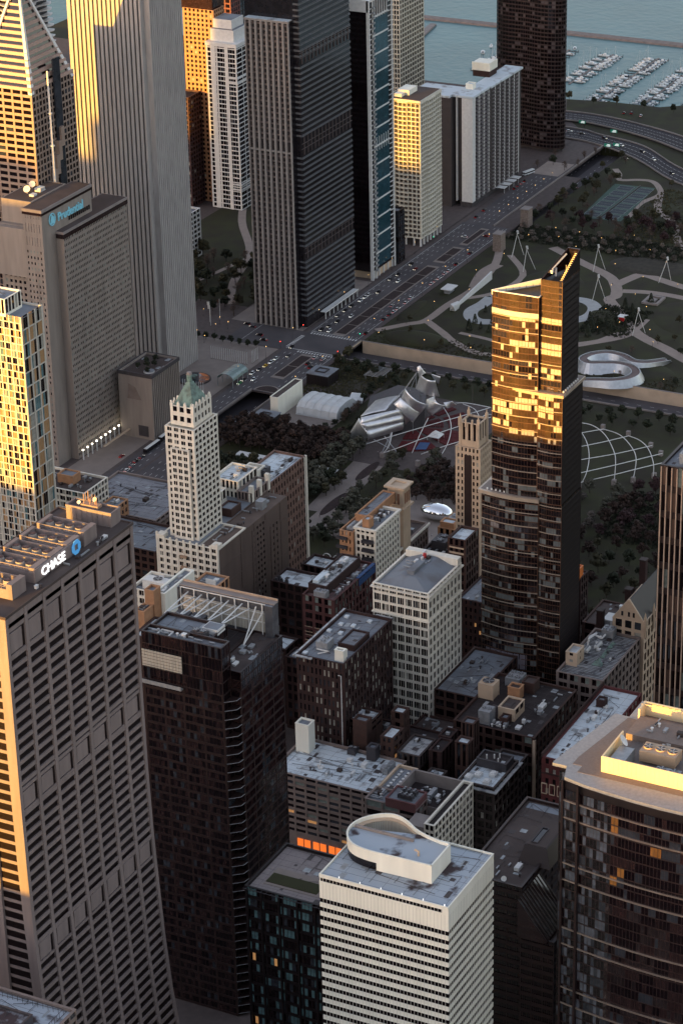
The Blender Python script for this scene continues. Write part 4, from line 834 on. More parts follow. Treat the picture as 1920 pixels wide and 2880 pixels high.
# ---- tall golden glass tower
def golden():
    t=thing('glass_tower','slim glass tower glowing gold above, with a white crane on its slanted open top','tower',185,-66)
    gr=M('glass_mirror_dark',(.26,.22,.21),.05,.9,.5,.12,.9,bump=.10,bscale=.08)
    gd=M('glass_mirror_black',(.06,.045,.047),.06,.8,.5,.12,.9,bump=.08,bscale=.1)
    bl=M('cream_blind',(.38,.35,.28),.5,0,.15,.4); blg=M('blind_painted_shade',(.115,.13,.13),.4,0,.3,.4)  # second blind: the shade lower down is put into a darker colour
    lm=M('ledge_metal',(.44,.36,.28),.4,.4); fm=M('mullion_bronze',(.085,.042,.026),.4,.2)
    # vertical pieces: (z0,z1,polygon W line list N->S, x east)
    fr=MB(); wins=[]; core=MB()
    def bow(y0,y1,x,b,n=5): return [(x-b*sin(pi*k/n),y0+(y1-y0)*k/n) for k in range(n+1)]
    def piece(z0,z1,Wl,poly,fh=3.12,nb=3,par=0,top=1.3):
        core.prism([(x+.35 if x<190 else x,y) for x,y in Wl]+poly,z0,z1-top)
        n=max(1,int(round((z1-z0)/fh)))
        for a,c in zip(Wl,Wl[1:]): facade(fr,wins,a,c,z0,z1,nb,n,.09,.38,.3,'s',cw=.06)
        pts=[Wl[-1]]+poly+[Wl[0]]
        for a,c in zip(pts,pts[1:]):
            L=hypot(c[0]-a[0],c[1]-a[1]); facade(fr,wins,a,c,z0,z1,max(1,int(L/3.2)),n,.09,.38,.3,'s',cw=.12)
    # north blade (left), main body (right), lower bodies
    piece(130,231,bow(-51,-74.2,172.3,1.5),[(181,-74.2),(193,-74.2),(193,-69)])
    piece(184,239.3,bow(-74.3,-85,174.2,.3,2),[(194.2,-85),(194.2,-74.3)])
    piece(128.5,184,bow(-74.25,-86.6,172.2,.9,3),[(196.5,-86.6),(196.5,-74.25)])
    piece(0,130,bow(-46,-75.4,171.6,2.0,6),[(193,-75.4),(193,-66),(181,-46)])
    piece(0,128.5,bow(-75.45,-86.8,172.4,.6,3),[(196.5,-86.8),(196.5,-75.45)])
    fr.build('mullions',fm,t); core.build('core',steel,t)
    hi=[q for q in wins if q[2]>158]; lo=[q for q in wins if q[2]<=158]  # split near the shadow line: sunlit and shaded tones put into panes
    ga=M('glass_painted_sunlight',(.040,.020,.011),.28,.15,.5,.25,.7,bump=.08,bscale=.1)  # sunlight on the upper glass, put into its colour
    top=[q for q in hi if q[2]>222]; hi=[q for q in hi if q[2]<=222]
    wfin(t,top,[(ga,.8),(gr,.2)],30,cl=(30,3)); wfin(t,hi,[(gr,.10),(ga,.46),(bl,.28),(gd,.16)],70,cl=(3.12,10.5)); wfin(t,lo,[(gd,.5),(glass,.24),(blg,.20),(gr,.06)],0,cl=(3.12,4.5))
    # sloped crown
    q=MB(); q.hexa([(174.2,-85.05,239.2),(194.2,-85.05,239.2),(194.2,-84.6,239.2),(174.2,-84.6,239.2),(174.2,-85.05,239.5),(194.2,-85.05,248.6),(194.2,-84.6,248.6),(174.2,-84.6,239.5)])
    q.hexa([(174.2,-75,238.9),(194.2,-79.5,239.2),(194.2,-79,239.2),(174.2,-74.5,238.9),(174.2,-75,239.5),(194.2,-79.5,248.6),(194.2,-79,248.6),(174.2,-74.5,239.5)]); q.box(194.0,-85,238,194.5,-79,248.7); q.build('crown_wall',gd,t)
    q=MB()
    for k in range(16):
        x=175+k*1.2; z=239.3+(x-174.2)*.45; q.box(x,-84.6,z-1.2,x+.35,-82.8,z-.9); q.box(x,-83.1,z-1.8,x+.15,-82.9,z-.9)
    q.build('crown_brace',M('bright_steel',(.6,.5,.4),.4,.6),t)
    q=MB(); q.box(174.6,-84.6,236.5,193.9,-79,237); q.box(173.5,-74,228.6,190,-56,228.9); q.build('roof',roofd,t)
    q=MB(); q.box(171.9,-74.3,230.9,172.5,-51,231.3); q.hexa([(172.3,-51.3,229),(193,-69.3,229),(193,-68.7,229),(172.3,-50.7,229),(172.3,-51.3,231.4),(193,-69.3,233),(193,-68.7,233),(172.3,-50.7,231.4)]); q.box(172.3,-74.5,230.9,181,-74.1,231.4); q.build('parapet_wall',whitep,t)
    q=MB(); q.tube([(184,-77.5,237),(184,-77.5,242)],.55); q.tube([(181.5,-76.7,242),(192,-79.3,246.3)],.42); q.box(180,-77.5,240.4,182,-75.9,241.9); q.build('roof_crane',wmetal,t)
    q=MB(); q.tube([(188,-81,237),(188,-81,242.5)],.25); q.build('flue',gmetal,t)
    # terraces with projecting slabs
    q=MB(); q.prism(bow(-60.5,-87.4,171.2,1.0,5)+[(198,-87.4),(198,-60.5)],183.6,185.0); o=q.build('terrace_slab',lm,t); q=MB(); q.prism(bow(-61.5,-86.9,172.6,1.0,5)+[(197.5,-86.9),(197.5,-61.5)],185,185.06); q.build('terrace_paving',plaza,o)
    for k in range(8): q=MB(); q.cyl(175+k*2.4,-85.9,185.05,185.9,.45,n=8); q.build('planter',wmetal,o)
    q=MB(); q.prism(bow(-44.6,-76,170.2,1.6,6)+[(193,-76),(193,-44.6)],128.6,130.4); o=q.build('terrace_slab',lm,t); q=MB(); q.prism(bow(-45.6,-75.4,171.4,1.6,6)+[(182,-75.4),(182,-45.6)],130.4,130.46); q.build('terrace_paving',plaza,o)
    for k in range(7): q=MB(); q.cyl(171.6,-49-k*2.2,130.4,131.3,.45,n=8); q.build('planter',wmetal,o)
    # floor ledges every third floor
    for z,(ya,yb,x,b_) in [(z,(-46,-75.4,171.6,2.0)) for z in range(52,128,7)]+[(z,(-75.4,-86.8,172.4,.6)) for z in range(50,128,7)]+[(z,(-51,-74.2,172.3,1.5)) for z in range(136,222,7)]+[(z,(-74.3,-85,174.2,.3)) for z in range(191,222,7)]+[(z,(-74.3,-86.6,172.2,.9)) for z in range(134,183,7)]:
        B_=bow(ya,yb,x,b_,6); q=MB()
        for a,c in zip(B_,B_[1:]):
            L=hypot(c[0]-a[0],c[1]-a[1]); u=((c[0]-a[0])/L,(c[1]-a[1])/L); frame(q,a,u,(u[1],-u[0]),0,L,0,.35,z,z+.32); 
        q.build('ledge',lm,t)
    B_=bow(-51,-74.2,172.3,1.5,6); q=MB()
    for a,c in zip(B_,B_[1:]):
        L=hypot(c[0]-a[0],c[1]-a[1]); u=((c[0]-a[0])/L,(c[1]-a[1])/L); frame(q,a,u,(u[1],-u[0]),0,L,-.1,.3,220.6,223)
    q.build('gold_band',M('pale_metal_band',(.62,.55,.42),.4,.2),t)
    B_=bow(-48,-73,171.6,2.0,8); q=MB()
    for a,c in zip(B_,B_[1:]):
        L=hypot(c[0]-a[0],c[1]-a[1]); u=((c[0]-a[0])/L,(c[1]-a[1])/L); frame(q,a,u,(u[1],-u[0]),.2,L-.2,-.1,.2,38,46)
    q.build('louvre_panel',M('purple_grey_panel',(.17,.15,.17),.6),t)
golden()
# ---- slim beige tower
def stepped(): 
    t=thing('stone_tower','slim warm beige stone tower with a gothic belfry top next to the golden glass tower','tower',268,0); mb=MB(); wins=[]
    b=(258,-6,272,8)
    block(mb,wins,b,0,108,(6,29,1.15,1.5),(5,29,1.4,1.5),dep=.45); block(mb,wins,(259.6,-4.4,270.5,6.2),108,121,(3,1,1.6,3.5),(3,1,1.6,3.5),dep=.45)
    for k in range(4): x=-5+k*3.7; mb.box(259,x,119,259.8,x+.8,123.4); 
    for x in(259.3,269.6): 
        for y in(-4.7,5.4): mb.box(x,y,108,x+1.3,y+1.3,123.8); mb.cyl(x+.65,y+.65,123.8,126,.5,.05,6)
    mb.build('wall',tan,t); wfin(t,wins,[(glass,.95),(blind,.05)]); q=MB(); q.box(260.5,-3.6,120,269.6,5.4,120.4); q.build('roof',roofd,t); q=MB(); q.tube([(264,1,120),(264,1,140)],.12); q.build('flagpole',dmetal,t)
    q=MB(); q.box(257.9,-1.2,6,258.2,3,104); q.build('dark_window_strip',steelb,t)
stepped()
t=tower('low_block','ochre brick block with a big cooling unit at the foot of the slim beige tower',(276,9,296,27),50,bricko,roofw,(5,10,1.4,1.6),(5,10,1.4,1.6)); fanunit(t,(283,15,290,24),49,53,1,2,gmetal); addblock(t,(277,18,283,26),49,53,bricko,roofw)
t=tower('office_block','dark brick tower with a banded top and a white cap left of the golden tower',(214,-18,230,-8),78,brick,roofw,(3,16,1.2,1.4),(5,16,1.2,1.4)); q=MB(); q.box(213.8,-17,70,213.98,-9,71); q.box(213.8,-17,73,213.98,-9,73.8); q.build('stone_band',tan,t)
brk('dark brick apartment block with small paired windows left of the tall glass tower',(196,-36,226,-22),55,brickd,roofg,(5,14,1.4,1.7),(8,14,1.4,1.7),6,0,41)
t=tower('low_block','dark roof with a big caged cooling unit in front of the mirrored dome',(255,8,275,27),45,stoned,roofd,(5,9,1.2,1.6),(6,9,1.2,1.6)); fanunit(t,(262,16,272,24),44,49,2,1,dmetal); clutter(t,(256,9,274,26),44,5,42)
# ---- tan apartment group by the park
t=thing('apartment_house','tan and cream apartment house with dark balconies and a square lantern tower on top','building',235,36); mb=MB(); m2=MB(); wins=[]
block(mb,wins,(202,26.5,230,38.2),0,80,(4,22,1.1,1.3),(9,22,1.3,1.4),dep=.5,skipf=None); mb.build('wall',cream,t)
block(m2,wins,(200.2,38.3,222,46),0,77.5,(3,18,1.4,2.0),(7,18,1.4,2.0),dep=.4); m2.build('wall',bricko,t); wfin(t,wins,DG)
roofslab(t,(202,26.5,230,38.2),78.9,roofg,.9); roofslab(t,(200.2,38.3,222,46),76.4,roofb,.8); addblock(t,(204.2,31.2,209.5,35),78.9,84,bricko,roofw); addblock(t,(212,36,244,43),77,82,bricko,roofg)
q=MB(); q.ring((201.4,25.9,230.6,38.8),1.2,79.2,80.3); q.build('cornice',cream,t); clutter(t,(211,28,229,37),79,14,45); fanunit(t,(204,40,213,44),76.4,78,4,1)
for z in range(8,76,5):
    for y in(27.6,41.5): q=MB(); q.box(199.6 if y<30 else 198.8,y,z,202 if y<30 else 200.2,y+6,z+.3); q.ring((199.6 if y<30 else 198.8,y,202 if y<30 else 200.2,y+6),.08,z+.3,z+1.4); q.build('balcony',dmetal,t)
q=MB(); q.prism(rect(247,33,255.6,42),0,83); q.ring((245.6,31.6,257,43.4),2.6,83,84); q.box(248.2,34.2,83,254.4,40.8,83.2); q.box(246,32,71,258,43,72); 
l=q.build('lantern_tower',tan,t)
for k in range(3): q=MB(); q.box(249+k*2.2,32.8,74,250.2+k*2.2,33,80); q.build('window',M('bronze_panel',(.25,.12,.07),.6),l); q=MB(); q.box(246.8,35+k*2.2,74,247,36.2+k*2.2,80); q.build('window',MC['bronze_panel'],l)
mb=MB(); wins=[]; block(mb,wins,(230.1,34,279,48),0,50,(4,11,1.2,1.6),(15,11,1.3,1.6),dep=.5); o=mb.build('lower_wing',stone,t); wfin(o,wins,DG,60); roofslab(o,(230,34,279,48),49,roofb,.9); q=MB(); q.ring((229.2,33.2,279.8,48.8),1.4,48.6,49.8); q.build('cornice',cream,o)
for k in range(6): fanunit(t,(258+k%2*6,36+k*1.4,261+k%2*6,38+k*1.4),49,50.4,1,1,dmetal) if k<3 else None
# ---- white green roofed tower
def pitts():
    t=thing('terracotta_tower','slender cream terracotta tower with a green pyramid roof rising from a wide block','tower',180,105)
    mb=MB(); wins=[]; P=dict(dep=.45)
    block(mb,wins,(155,101.9,178.6,118.6),80,140,(4,18,1.35,1.3,2),(6,18,1.1,1.3,1),**P)
    block(mb,wins,(153.6,104.5,154.99,115.2),80,129,(3,14,1.1,1.4,2),Z0,dep=.3,par=.4)
    block(mb,wins,(158.5,103.8,176.5,117),140,150,(3,2,1.5,2.2),(5,2,1.5,2.2),**P)
    for k in range(6):
        for (x,y) in ((158.5+k*3.25,103.7),(158.5+k*3.25,116.3)):
            mb.prism(rect(x,y,x+1.5,y+.8),150,151.2); mb.hexa([(x,y,151.2),(x+1.5,y,151.2),(x+1.5,y+.8,151.2),(x,y+.8,151.2),(x+.7,y,152.6),(x+.8,y,152.6),(x+.8,y+.8,152.6),(x+.7,y+.8,152.6)])
    for k in range(4):
        for x in(158.4,175.7): y=104+k*3.8; mb.prism(rect(x,y,x+.8,y+1.5),150,151.3); mb.hexa([(x,y,151.3),(x+.8,y,151.3),(x+.8,y+1.5,151.3),(x,y+1.5,151.3),(x,y+.7,152.8),(x+.8,y+.7,152.8),(x+.8,y+.8,152.8),(x,y+.8,152.8)])
    mb.build('shaft',cream,t); 
    q=MB(); z=149.2; q.hexa([(159.6,104.9,z),(175.4,104.9,z),(175.4,115.9,z),(159.6,115.9,z),(165.9,109.2,160.5),(168.9,109.2,160.5),(168.9,111.6,160.5),(165.9,111.6,160.5)]); o=q.build('pyramid_roof',copper,t)
    q=MB(); q.cyl(167.4,110.4,160.3,164.2,1.35,n=8); q.build('lantern',copper,o); q=MB(); q.cyl(167.4,110.4,164.2,165.6,1.5,1.2,8); q.build('lantern_cap',concrete,o)
    b2=MB(); block(b2,wins,(149.7,88,178,123.5),0,80,(9,22,1.3,1.4,2),Z0,par=1.2,**P)
    for k in range(10): y=88.2+k*3.85; b2.box(149.4,y,0,150.1,y+1.0,81.5 if 0<k<9 else 83.5)
    for y in(88,119.5): b2.box(149.5,y,80,154,y+4,82.2)
    b2.build('base_wall',cream,t)
    b3=MB(); b3.box(178.01,99.3,0,222,123.5,79); b3.box(150.5,87.9,0,222,99.28,79.4); b3.ring((178,99.3,222,123.5),.5,79,80.2)
    for k in range(7): b3.box(150.6,87.78,8+k*10,221.8,87.9,8.6+k*10)
    for x in(172,186,198,214): b3.box(x,87.7,0,x+1,87.9,79)
    facade(b3,wins,(184,87.62),(198,87.62),10,76,4,20,1.6,1.9,.25,'p'); facade(b3,wins,(203,87.6),(213,87.6),14,70,2,16,2.6,2.0,.25,'p')
    b3.build('side_wing',M('blank_brick',(.11,.077,.062),.85,0,.2,.12,stretch=(1,1,.25)),t); wfin(t,wins,[(glass,.97),(blind,.03)])
    q=MB(); q.box(151,100.6,79.6,177.5,122.8,79.95); q.box(178.5,100,79.6,221.4,123,79.9); q.build('roof',roofg,t); clutter(t,(152,90,176,99),79.5,5,51); q=MB(); q.box(201,91,79.4,206,95,84); q.build('water_tank_house',gmetal,t); clutter(t,(178,89,220,98),79.5,9,52)
    addblock(t,(180,113,203,123),79,87,cream,roofw,(3,1,1,3),(6,1,1,3)); addblock(t,(186,100.5,196,108),79,84,brick,roofg)
    for k in range(5): q=MB(); z=48+k*6; q.box(148.3,106,z,149.4,109.5,z+.2); q.ring((148.3,106,149.4,109.5),.06,z+.2,z+1.2); q.tube([(148.8,106,z),(148.8,109.5,z+6)],.07); q.build('fire_escape',M('rusty_stair',(.35,.24,.16),.8),t)
pitts()
# ---- brick slab and ornate small blocks behind
t=tower('office_block','tall blank sided brick slab with a white trimmed far end by the park trees',(229,102.5,270,121.5),80,brickp,roofw,(4,16,1.6,2,2),(13,16,1.6,2.2),DG,dep=.35); fanunit(t,(238,110,245,114),79,83,1,2,dmetal); q=MB(); q.ring((229,112,243,121.6),1,79,84); q.box(270,102.3,0,271.5,103.5,80); q.box(268.3,102.2,0,269,102.5,80); q.build('white_trim',cream,t); clutter(t,(232,104,266,112),79,10,61)
for k in range(9): q=MB(); q.cyl(231.5,102.0,10+k*7,13+k*7,1.1,n=8); q.build('bay_window',brick,t)
t=tower('office_block','ornate cream block with a flat pale roof between the terracotta tower and the brick slab',(208,108.8,229,124),89,cream,roofw,(6,15,1,1.4),(5,15,1,1.4)); clutter(t,(209,110,228,123),88,6,62)
t=tower('office_block','narrow ornate gothic block with battlements against the brick slab',(206,99.6,226,108.6),85,stone,roofg,(4,15,1,1.4),(6,15,1,1.4))
for k in range(3): q=MB(); q.box(206+k*8.6,99.4,80,208+k*8.6,101.6,89); q.build('turret',cream,t)
# ---- far left foreground mid buildings
t=tower('library_block','low brown stone block with a grey hipped roof left of the terracotta tower',(236,178,285,232),41,stone,M('roof_slate',(.22,.22,.235),.8),(12,7,1.4,1.8,2),(10,7,1.4,1.8,2)); clutter(t,(245,185,280,225),40,8,63); q=MB(); q.ring((235,177,286,233),1.4,38.5,39.4); q.build('cornice',stone,t)
t=tower('office_block','brown stone block with small windows directly behind the sloped bank tower',(190,150,222,196),48,brick,roofg,(10,12,1.3,1.5),(8,12,1.3,1.5))
t=tower('condominium_podium','gold lit balconied wing with a planted roof in front of the big sign tower',(221,213,245,262),57,cream,roofb,(12,15,.7,1.2,2),(7,15,.9,1.2,2),[(glass,.7),(blind,.2),(teal,.1)]); addblock(t,(230,226,238,236),56,61,bricko,roofg); clutter(t,(223,216,243,258),56,16,64)
brk('tan brick house with a flat roof between the planted roof and the grey hipped roof',(226,196,238,206),50,bricko,roofg,(3,12,1.5,1.8),(3,12,1.5,1.8),3,0,65)
t=thing('condominium_tower','tall white gridded condominium glowing gold on its bowed front at the left edge','tower',150,205); mb=MB(); wins=[]
WL=[(141,262),(139.6,244),(139.8,228),(141.8,212),(142,211.9),(141.2,190)]
for a,c in zip(WL,WL[1:]):
    L=hypot(c[0]-a[0],c[1]-a[1])
    if L>1: facade(mb,wins,a,c,0,191,max(2,int(L/3.4)),51,.75,.55,.5,'p',split=2)
facade(mb,wins,(141.2,190),(160.5,190),0,191,3,25,.8,.6,.5,'p',split=3,trim=.5); mb.box(160,190,0,161,262,191)
mb.prism([(141.9,190.5),(160,190.5),(160,262),(141.6,262),(140.3,244),(140.4,228),(142.4,212)],0,189.8); mb.build('wall',M('condo_white',(.52,.49,.42),.7),t)
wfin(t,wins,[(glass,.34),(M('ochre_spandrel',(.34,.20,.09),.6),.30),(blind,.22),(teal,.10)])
addblock(t,(128+13.2,199,156,214),190,199,whitep,roofg,(7,1,.6,1.5),(5,1,.6,1.5)); q=MB(); q.prism([(141.2,190.3),(160.3,190.3),(160.3,262),(140.9,262),(139.5,244),(139.7,228),(141.7,212)],189.8,190.1); q.build('roof',roofg,t)
# ---- sign tower (slab with penthouse)
def signslab():
    t=thing('sign_tower','broad limestone slab with small dark windows and a blue name sign on its penthouse','tower',400,325); mb=MB(); wins=[]
    PW=[(glass,.82),(blindg,.18)]
    block(mb,wins,(366.8,313,438.4,331),0,146,Z0,(40,40,.75,1.95),Z0,Z0,dep=.4)
    block(mb,wins,(358,331.05,400,352),0,150,(6,39,1.6,2),Z0,Z0,Z0,dep=.4); mb.box(362,327,0,366.7,331,138)
    block(mb,wins,(352.6,318,407,331.02),138,163,(6,3,1.6,3),Z0,dep=.4); mb.box(352.7,318.1,0,366.7,331,138.1)
    block(mb,wins,(362,331.1,400,352),150,164,Z0,Z0,dep=.4); mb.box(353,331.1,120,362,352,150)
    mb.build('wall',prum,t); wfin(t,wins,PW)
    for k in range(5): q=MB(); 
    facw=MB(); w2=[]; facade(facw,w2,(352.55,331),(352.55,318),2,138,5,38,1.5,2.0,.12,'p'); facw.build('west_piers',prum,t); wfin(t,w2,PW,60)
    q=MB(); q.box(352.2,317.6,160.2,407.4,331.2,161.9,0); q.box(366.4,312.6,142.4,438.8,331,145.2,0); q.box(352.0,317.4,161.9,407.6,331.4,163.6,1); q.box(366.2,312.4,145.2,439,331.2,146.5,1); q.build('window_band',[glassbr,concrete],t)
    q=MB(); q.box(353,318.4,163.6,407,330.6,163.8); q.box(362.5,331.6,163.9,399.6,351.6,164.2); q.box(367,313.4,146.5,438,330,146.7); q.build('roof',roofb,t)
    for k in range(11): q=MB(); q.box(381+k*2.2,317.7,149,382.4+k*2.2,317.95,151.6); q.build('window',glass,t)
    dish(t,375,342,164,2.2,pi*1.05); dish(t,385,345,164,2,pi*1.2); dish(t,383,338,164,1.2,pi*1.3); q=MB(); 
    for k in range(6): q.box(380+k,336,164.2,380.1+k,340,166.5); q.box(380,336+k*.7,164.2,386,336.1+k*.7,164.5)
    q.box(371,335,164.2,375,338,165.4); q.build('equipment_frame',wmetal,t)
    q=MB(); q.tube([(402,340,146),(402,340,232)],.95,12,0,.55); q.tube([(402,340,186),(402,340,186.5)],1.6,12); q.tube([(402,340,206),(402,340,206.5)],1.4,12); q.build('antenna_mast',wmetal,t)
    text('Prudential',7.4,.3,prublue,(368.5,317.1,152.4),(pi/2,0,0),t,'letters',sx=.92)
    q=MB(); P=[(363+3.4*cos(a*pi/10),3.9*sin(a*pi/10)+155.2) for a in range(20)]
    for k in range(20):
        a,c=P[k],P[(k+1)%20]; f=lambda p,s_:(363+(p[0]-363)*s_,155.2+(p[1]-155.2)*s_)
        a2,c2=f(a,.84),f(c,.84); q.hexa([(a[0],317.6,a[1]),(c[0],317.6,c[1]),(c2[0],317.6,c2[1]),(a2[0],317.6,a2[1]),(a[0],317.2,a[1]),(c[0],317.2,c[1]),(c2[0],317.2,c2[1]),(a2[0],317.2,a2[1])])
    q.hexa([(361,317.6,152.6),(364.8,317.6,152.6),(365.4,317.6,156),(362.6,317.6,158.2),(361,317.2,152.6),(364.8,317.2,152.6),(365.4,317.2,156),(362.6,317.2,158.2)]); q.build('emblem',prublue,t)
    for k in range(14): q=MB(); q.box(367+k*5.2,309.5,0,367.6+k*5.2,310.1,6.5); q.box(366.9+k*5.2,309.4,6.5,367.7+k*5.2,310.2,6.9,1); q.build('canopy_light_post',[wmetal,lampw],t) if k<13 else None
    q=MB(); q.box(380,302,5,425,303.6,5.4); q.build('entrance_canopy',tan,t)
signslab()
t=thing('annex_block','low limestone annex with a blank end wall and roof garden beside the name sign tower','building',425,295); mb=MB(); wins=[]
block(mb,wins,(410.4,285,444,309),0,43.3,Z0,(15,1,.9,1.5),dep=.8); mb.box(420,284.9-.02,.1,0,0,0) if 0 else None
mb.build('wall',prum,t); wfin(t,wins,[(glassb,1)]); roofslab(t,(410.4,285,444,309),42.3,roofb,1); q=MB(); q.ring((410,284.6,444.4,309.4),.8,41.6,43.9); q.build('roof_rail',dmetal,t)
q=MB(); q.box(410.1,289,2,410.35,296,9); q.build('entrance',dmetal,t); q=MB(); q.cyl(418,291,42.4,43.4,3.4,3.4,18,0,1); q.build('round_pavilion',[wmetal,roofg],t)
q=MB(); q.hexa([(410.2,293,26),(410.2,303,26),(410.4,303,26),(410.4,293,26),(410.2,297,34),(410.2,302,36),(410.4,302,36),(410.4,297,34)]); q.build('carved_relief',stone,t)
# ---- pointed tower with chevron top
def chevron():
    t=thing('pointed_tower','pointed gold lit tower with a banded chevron top at the upper left corner','tower',400,370); mb=MB(); wins=[]
    X0,X1,Y0,Y1=390,436,344,384
    dgw=[(glass,.9),(glassb,.1)]
    block(mb,wins,(X0,Y0,X1,Y1-12),0,222,(4,56,1.3,1.7,1),(13,56,1.0,1.2,1),dep=.4); block(mb,wins,(X0+3,Y1-12,X1-3,Y1+8),0,238,(8,60,.5,.45),Z0,dep=.3)
    for k in range(5): # stepped chevrons on the south side
        z=172+k*8-14; mb.box(402+k*3.2,Y0-2.6,0 if k==0 else z-8,405.2+k*3.2,Y0-.05,z+4)
    mb.box(396,Y0-1.6,0,402,Y0-.06,150)
    mb.build('wall',M('two_tone_granite',(.27,.20,.16),.6),t); wfin(t,wins,dgw)
    # glass spine in the middle of the south front
    q=MB(); q.box(413,Y0-1.2,0,420,Y0-.1,236); q.build('glass_spine',glassb,t)
    # pyramid crown
    bm=MB(); n=15
    for k in range(n):
        f=k/n; z=222+f*56; w_=(Y1-Y0)/2*(1-f); c=(Y0+Y1)/2; wx=(X1-X0)/2*(1-f); cx=(X0+X1)/2
        if w_<1: break
        bm.box(cx-wx,c-w_,z,cx+wx,c+w_,z+2.0)
    bm.build('chevron_bands',M('pale_pink_granite',(.42,.30,.25),.6),t)
    q=MB(); c=(Y0+Y1)/2; cx=(X0+X1)/2; wy=(Y1-Y0)/2-1; wx=(X1-X0)/2-1
    q.hexa([(cx-wx,c-wy,221),(cx+wx,c-wy,221),(cx+wx,c+wy,221),(cx-wx,c+wy,221),(cx-.6,c-.6,278),(cx+.6,c-.6,278),(cx+.6,c+.6,278),(cx-.6,c+.6,278)]); q.build('crown_glazing',glass,t)
    q=MB()
    for sx in(-1,1):
        for sy in(-1,1):
            q.hexa([(cx+sx*(wx+1.4),c+sy*(wy-1.2),220),(cx+sx*(wx-1.6),c+sy*(wy-1.2),220),(cx+sx*(wx-1.6),c+sy*(wy+1.4),220),(cx+sx*(wx+1.4),c+sy*(wy+1.4),220),(cx+sx*1,c,282),(cx,c,282),(cx,c+sy*1,282),(cx+sx*1,c+sy*1,282)])
    q.build('crown_edge',wmetal,t)
chevron()
# ---- pale ribbed tower
def ribbed():
    t=thing('ribbed_tower','very tall pale granite tower with continuous vertical ribs and notched corners','tower',522,355); mb=MB(); X0,X1,Y0,Y1=497,544,328,389; zt=346; nc=4.6
    g=MB(); g.box(X0+.9,Y0+nc+.01,0,X0+2,Y1-nc-.01,zt-6); g.box(X0+nc+.01,Y0+.9,0,X1-nc-.01,Y0+2,zt-6); g.box(X0+2.001,Y0+nc,0,X1-1,Y1-nc,zt-6.1); g.box(X0+nc,Y0+2.001,0,X1-nc,Y1-2,zt-6.1); g.build('dark_glazing',M('rib_glass',(.03,.022,.022),.3,0,.5,.6,.5),t)
    ny=16; L=Y1-Y0-2*nc
    for k in range(ny+1): y=Y0+nc+L*k/ny; mb.box(X0,max(y-1.0,Y0+nc),0,X0+1.6,min(y+1.0,Y1-nc),zt)
    nx=16; L=X1-X0-2*nc
    for k in range(nx+1): x=X0+nc+L*k/nx; mb.box(max(x-.78,X0+nc),Y0+.35,0,min(x+.78,X1-nc),Y0+1.0,zt); mb.box(max(x-.78,X0+nc),Y1-1.6,0,min(x+.78,X1-nc),Y1,zt)
    for k in range(ny+1): y=Y0+nc+(Y1-Y0-2*nc)*k/ny; mb.box(X1-1.6,max(y-1.0,Y0+nc),0,X1,min(y+1.0,Y1-nc),zt)
    mb.box(X0+nc-.02,Y0+nc-.02,0,X1-nc+.02,Y1-nc+.02,zt-.1)
    mb.box(X0+.02,Y0+nc-.3,0,X0+nc-.03,Y0+nc+.0,zt); mb.box(X0+nc-.3,Y0+.36,0,X0+nc,Y0+nc-.31,zt); mb.box(X0+.02,Y1-nc,0,X0+nc-.03,Y1-nc+.3,zt); mb.box(X1-nc,Y0+.36,0,X1-nc+.3,Y0+nc-.31,zt)
    mb.box(X0+.2,Y0+nc+.1,zt-6,X0+1.5,Y1-nc-.1,zt-.1); mb.box(X0+nc+.1,Y0+.2,zt-6,X1-nc-.1,Y0+1.5,zt-.1)
    mb.build('granite_ribs',aonm,t)
ribbed()
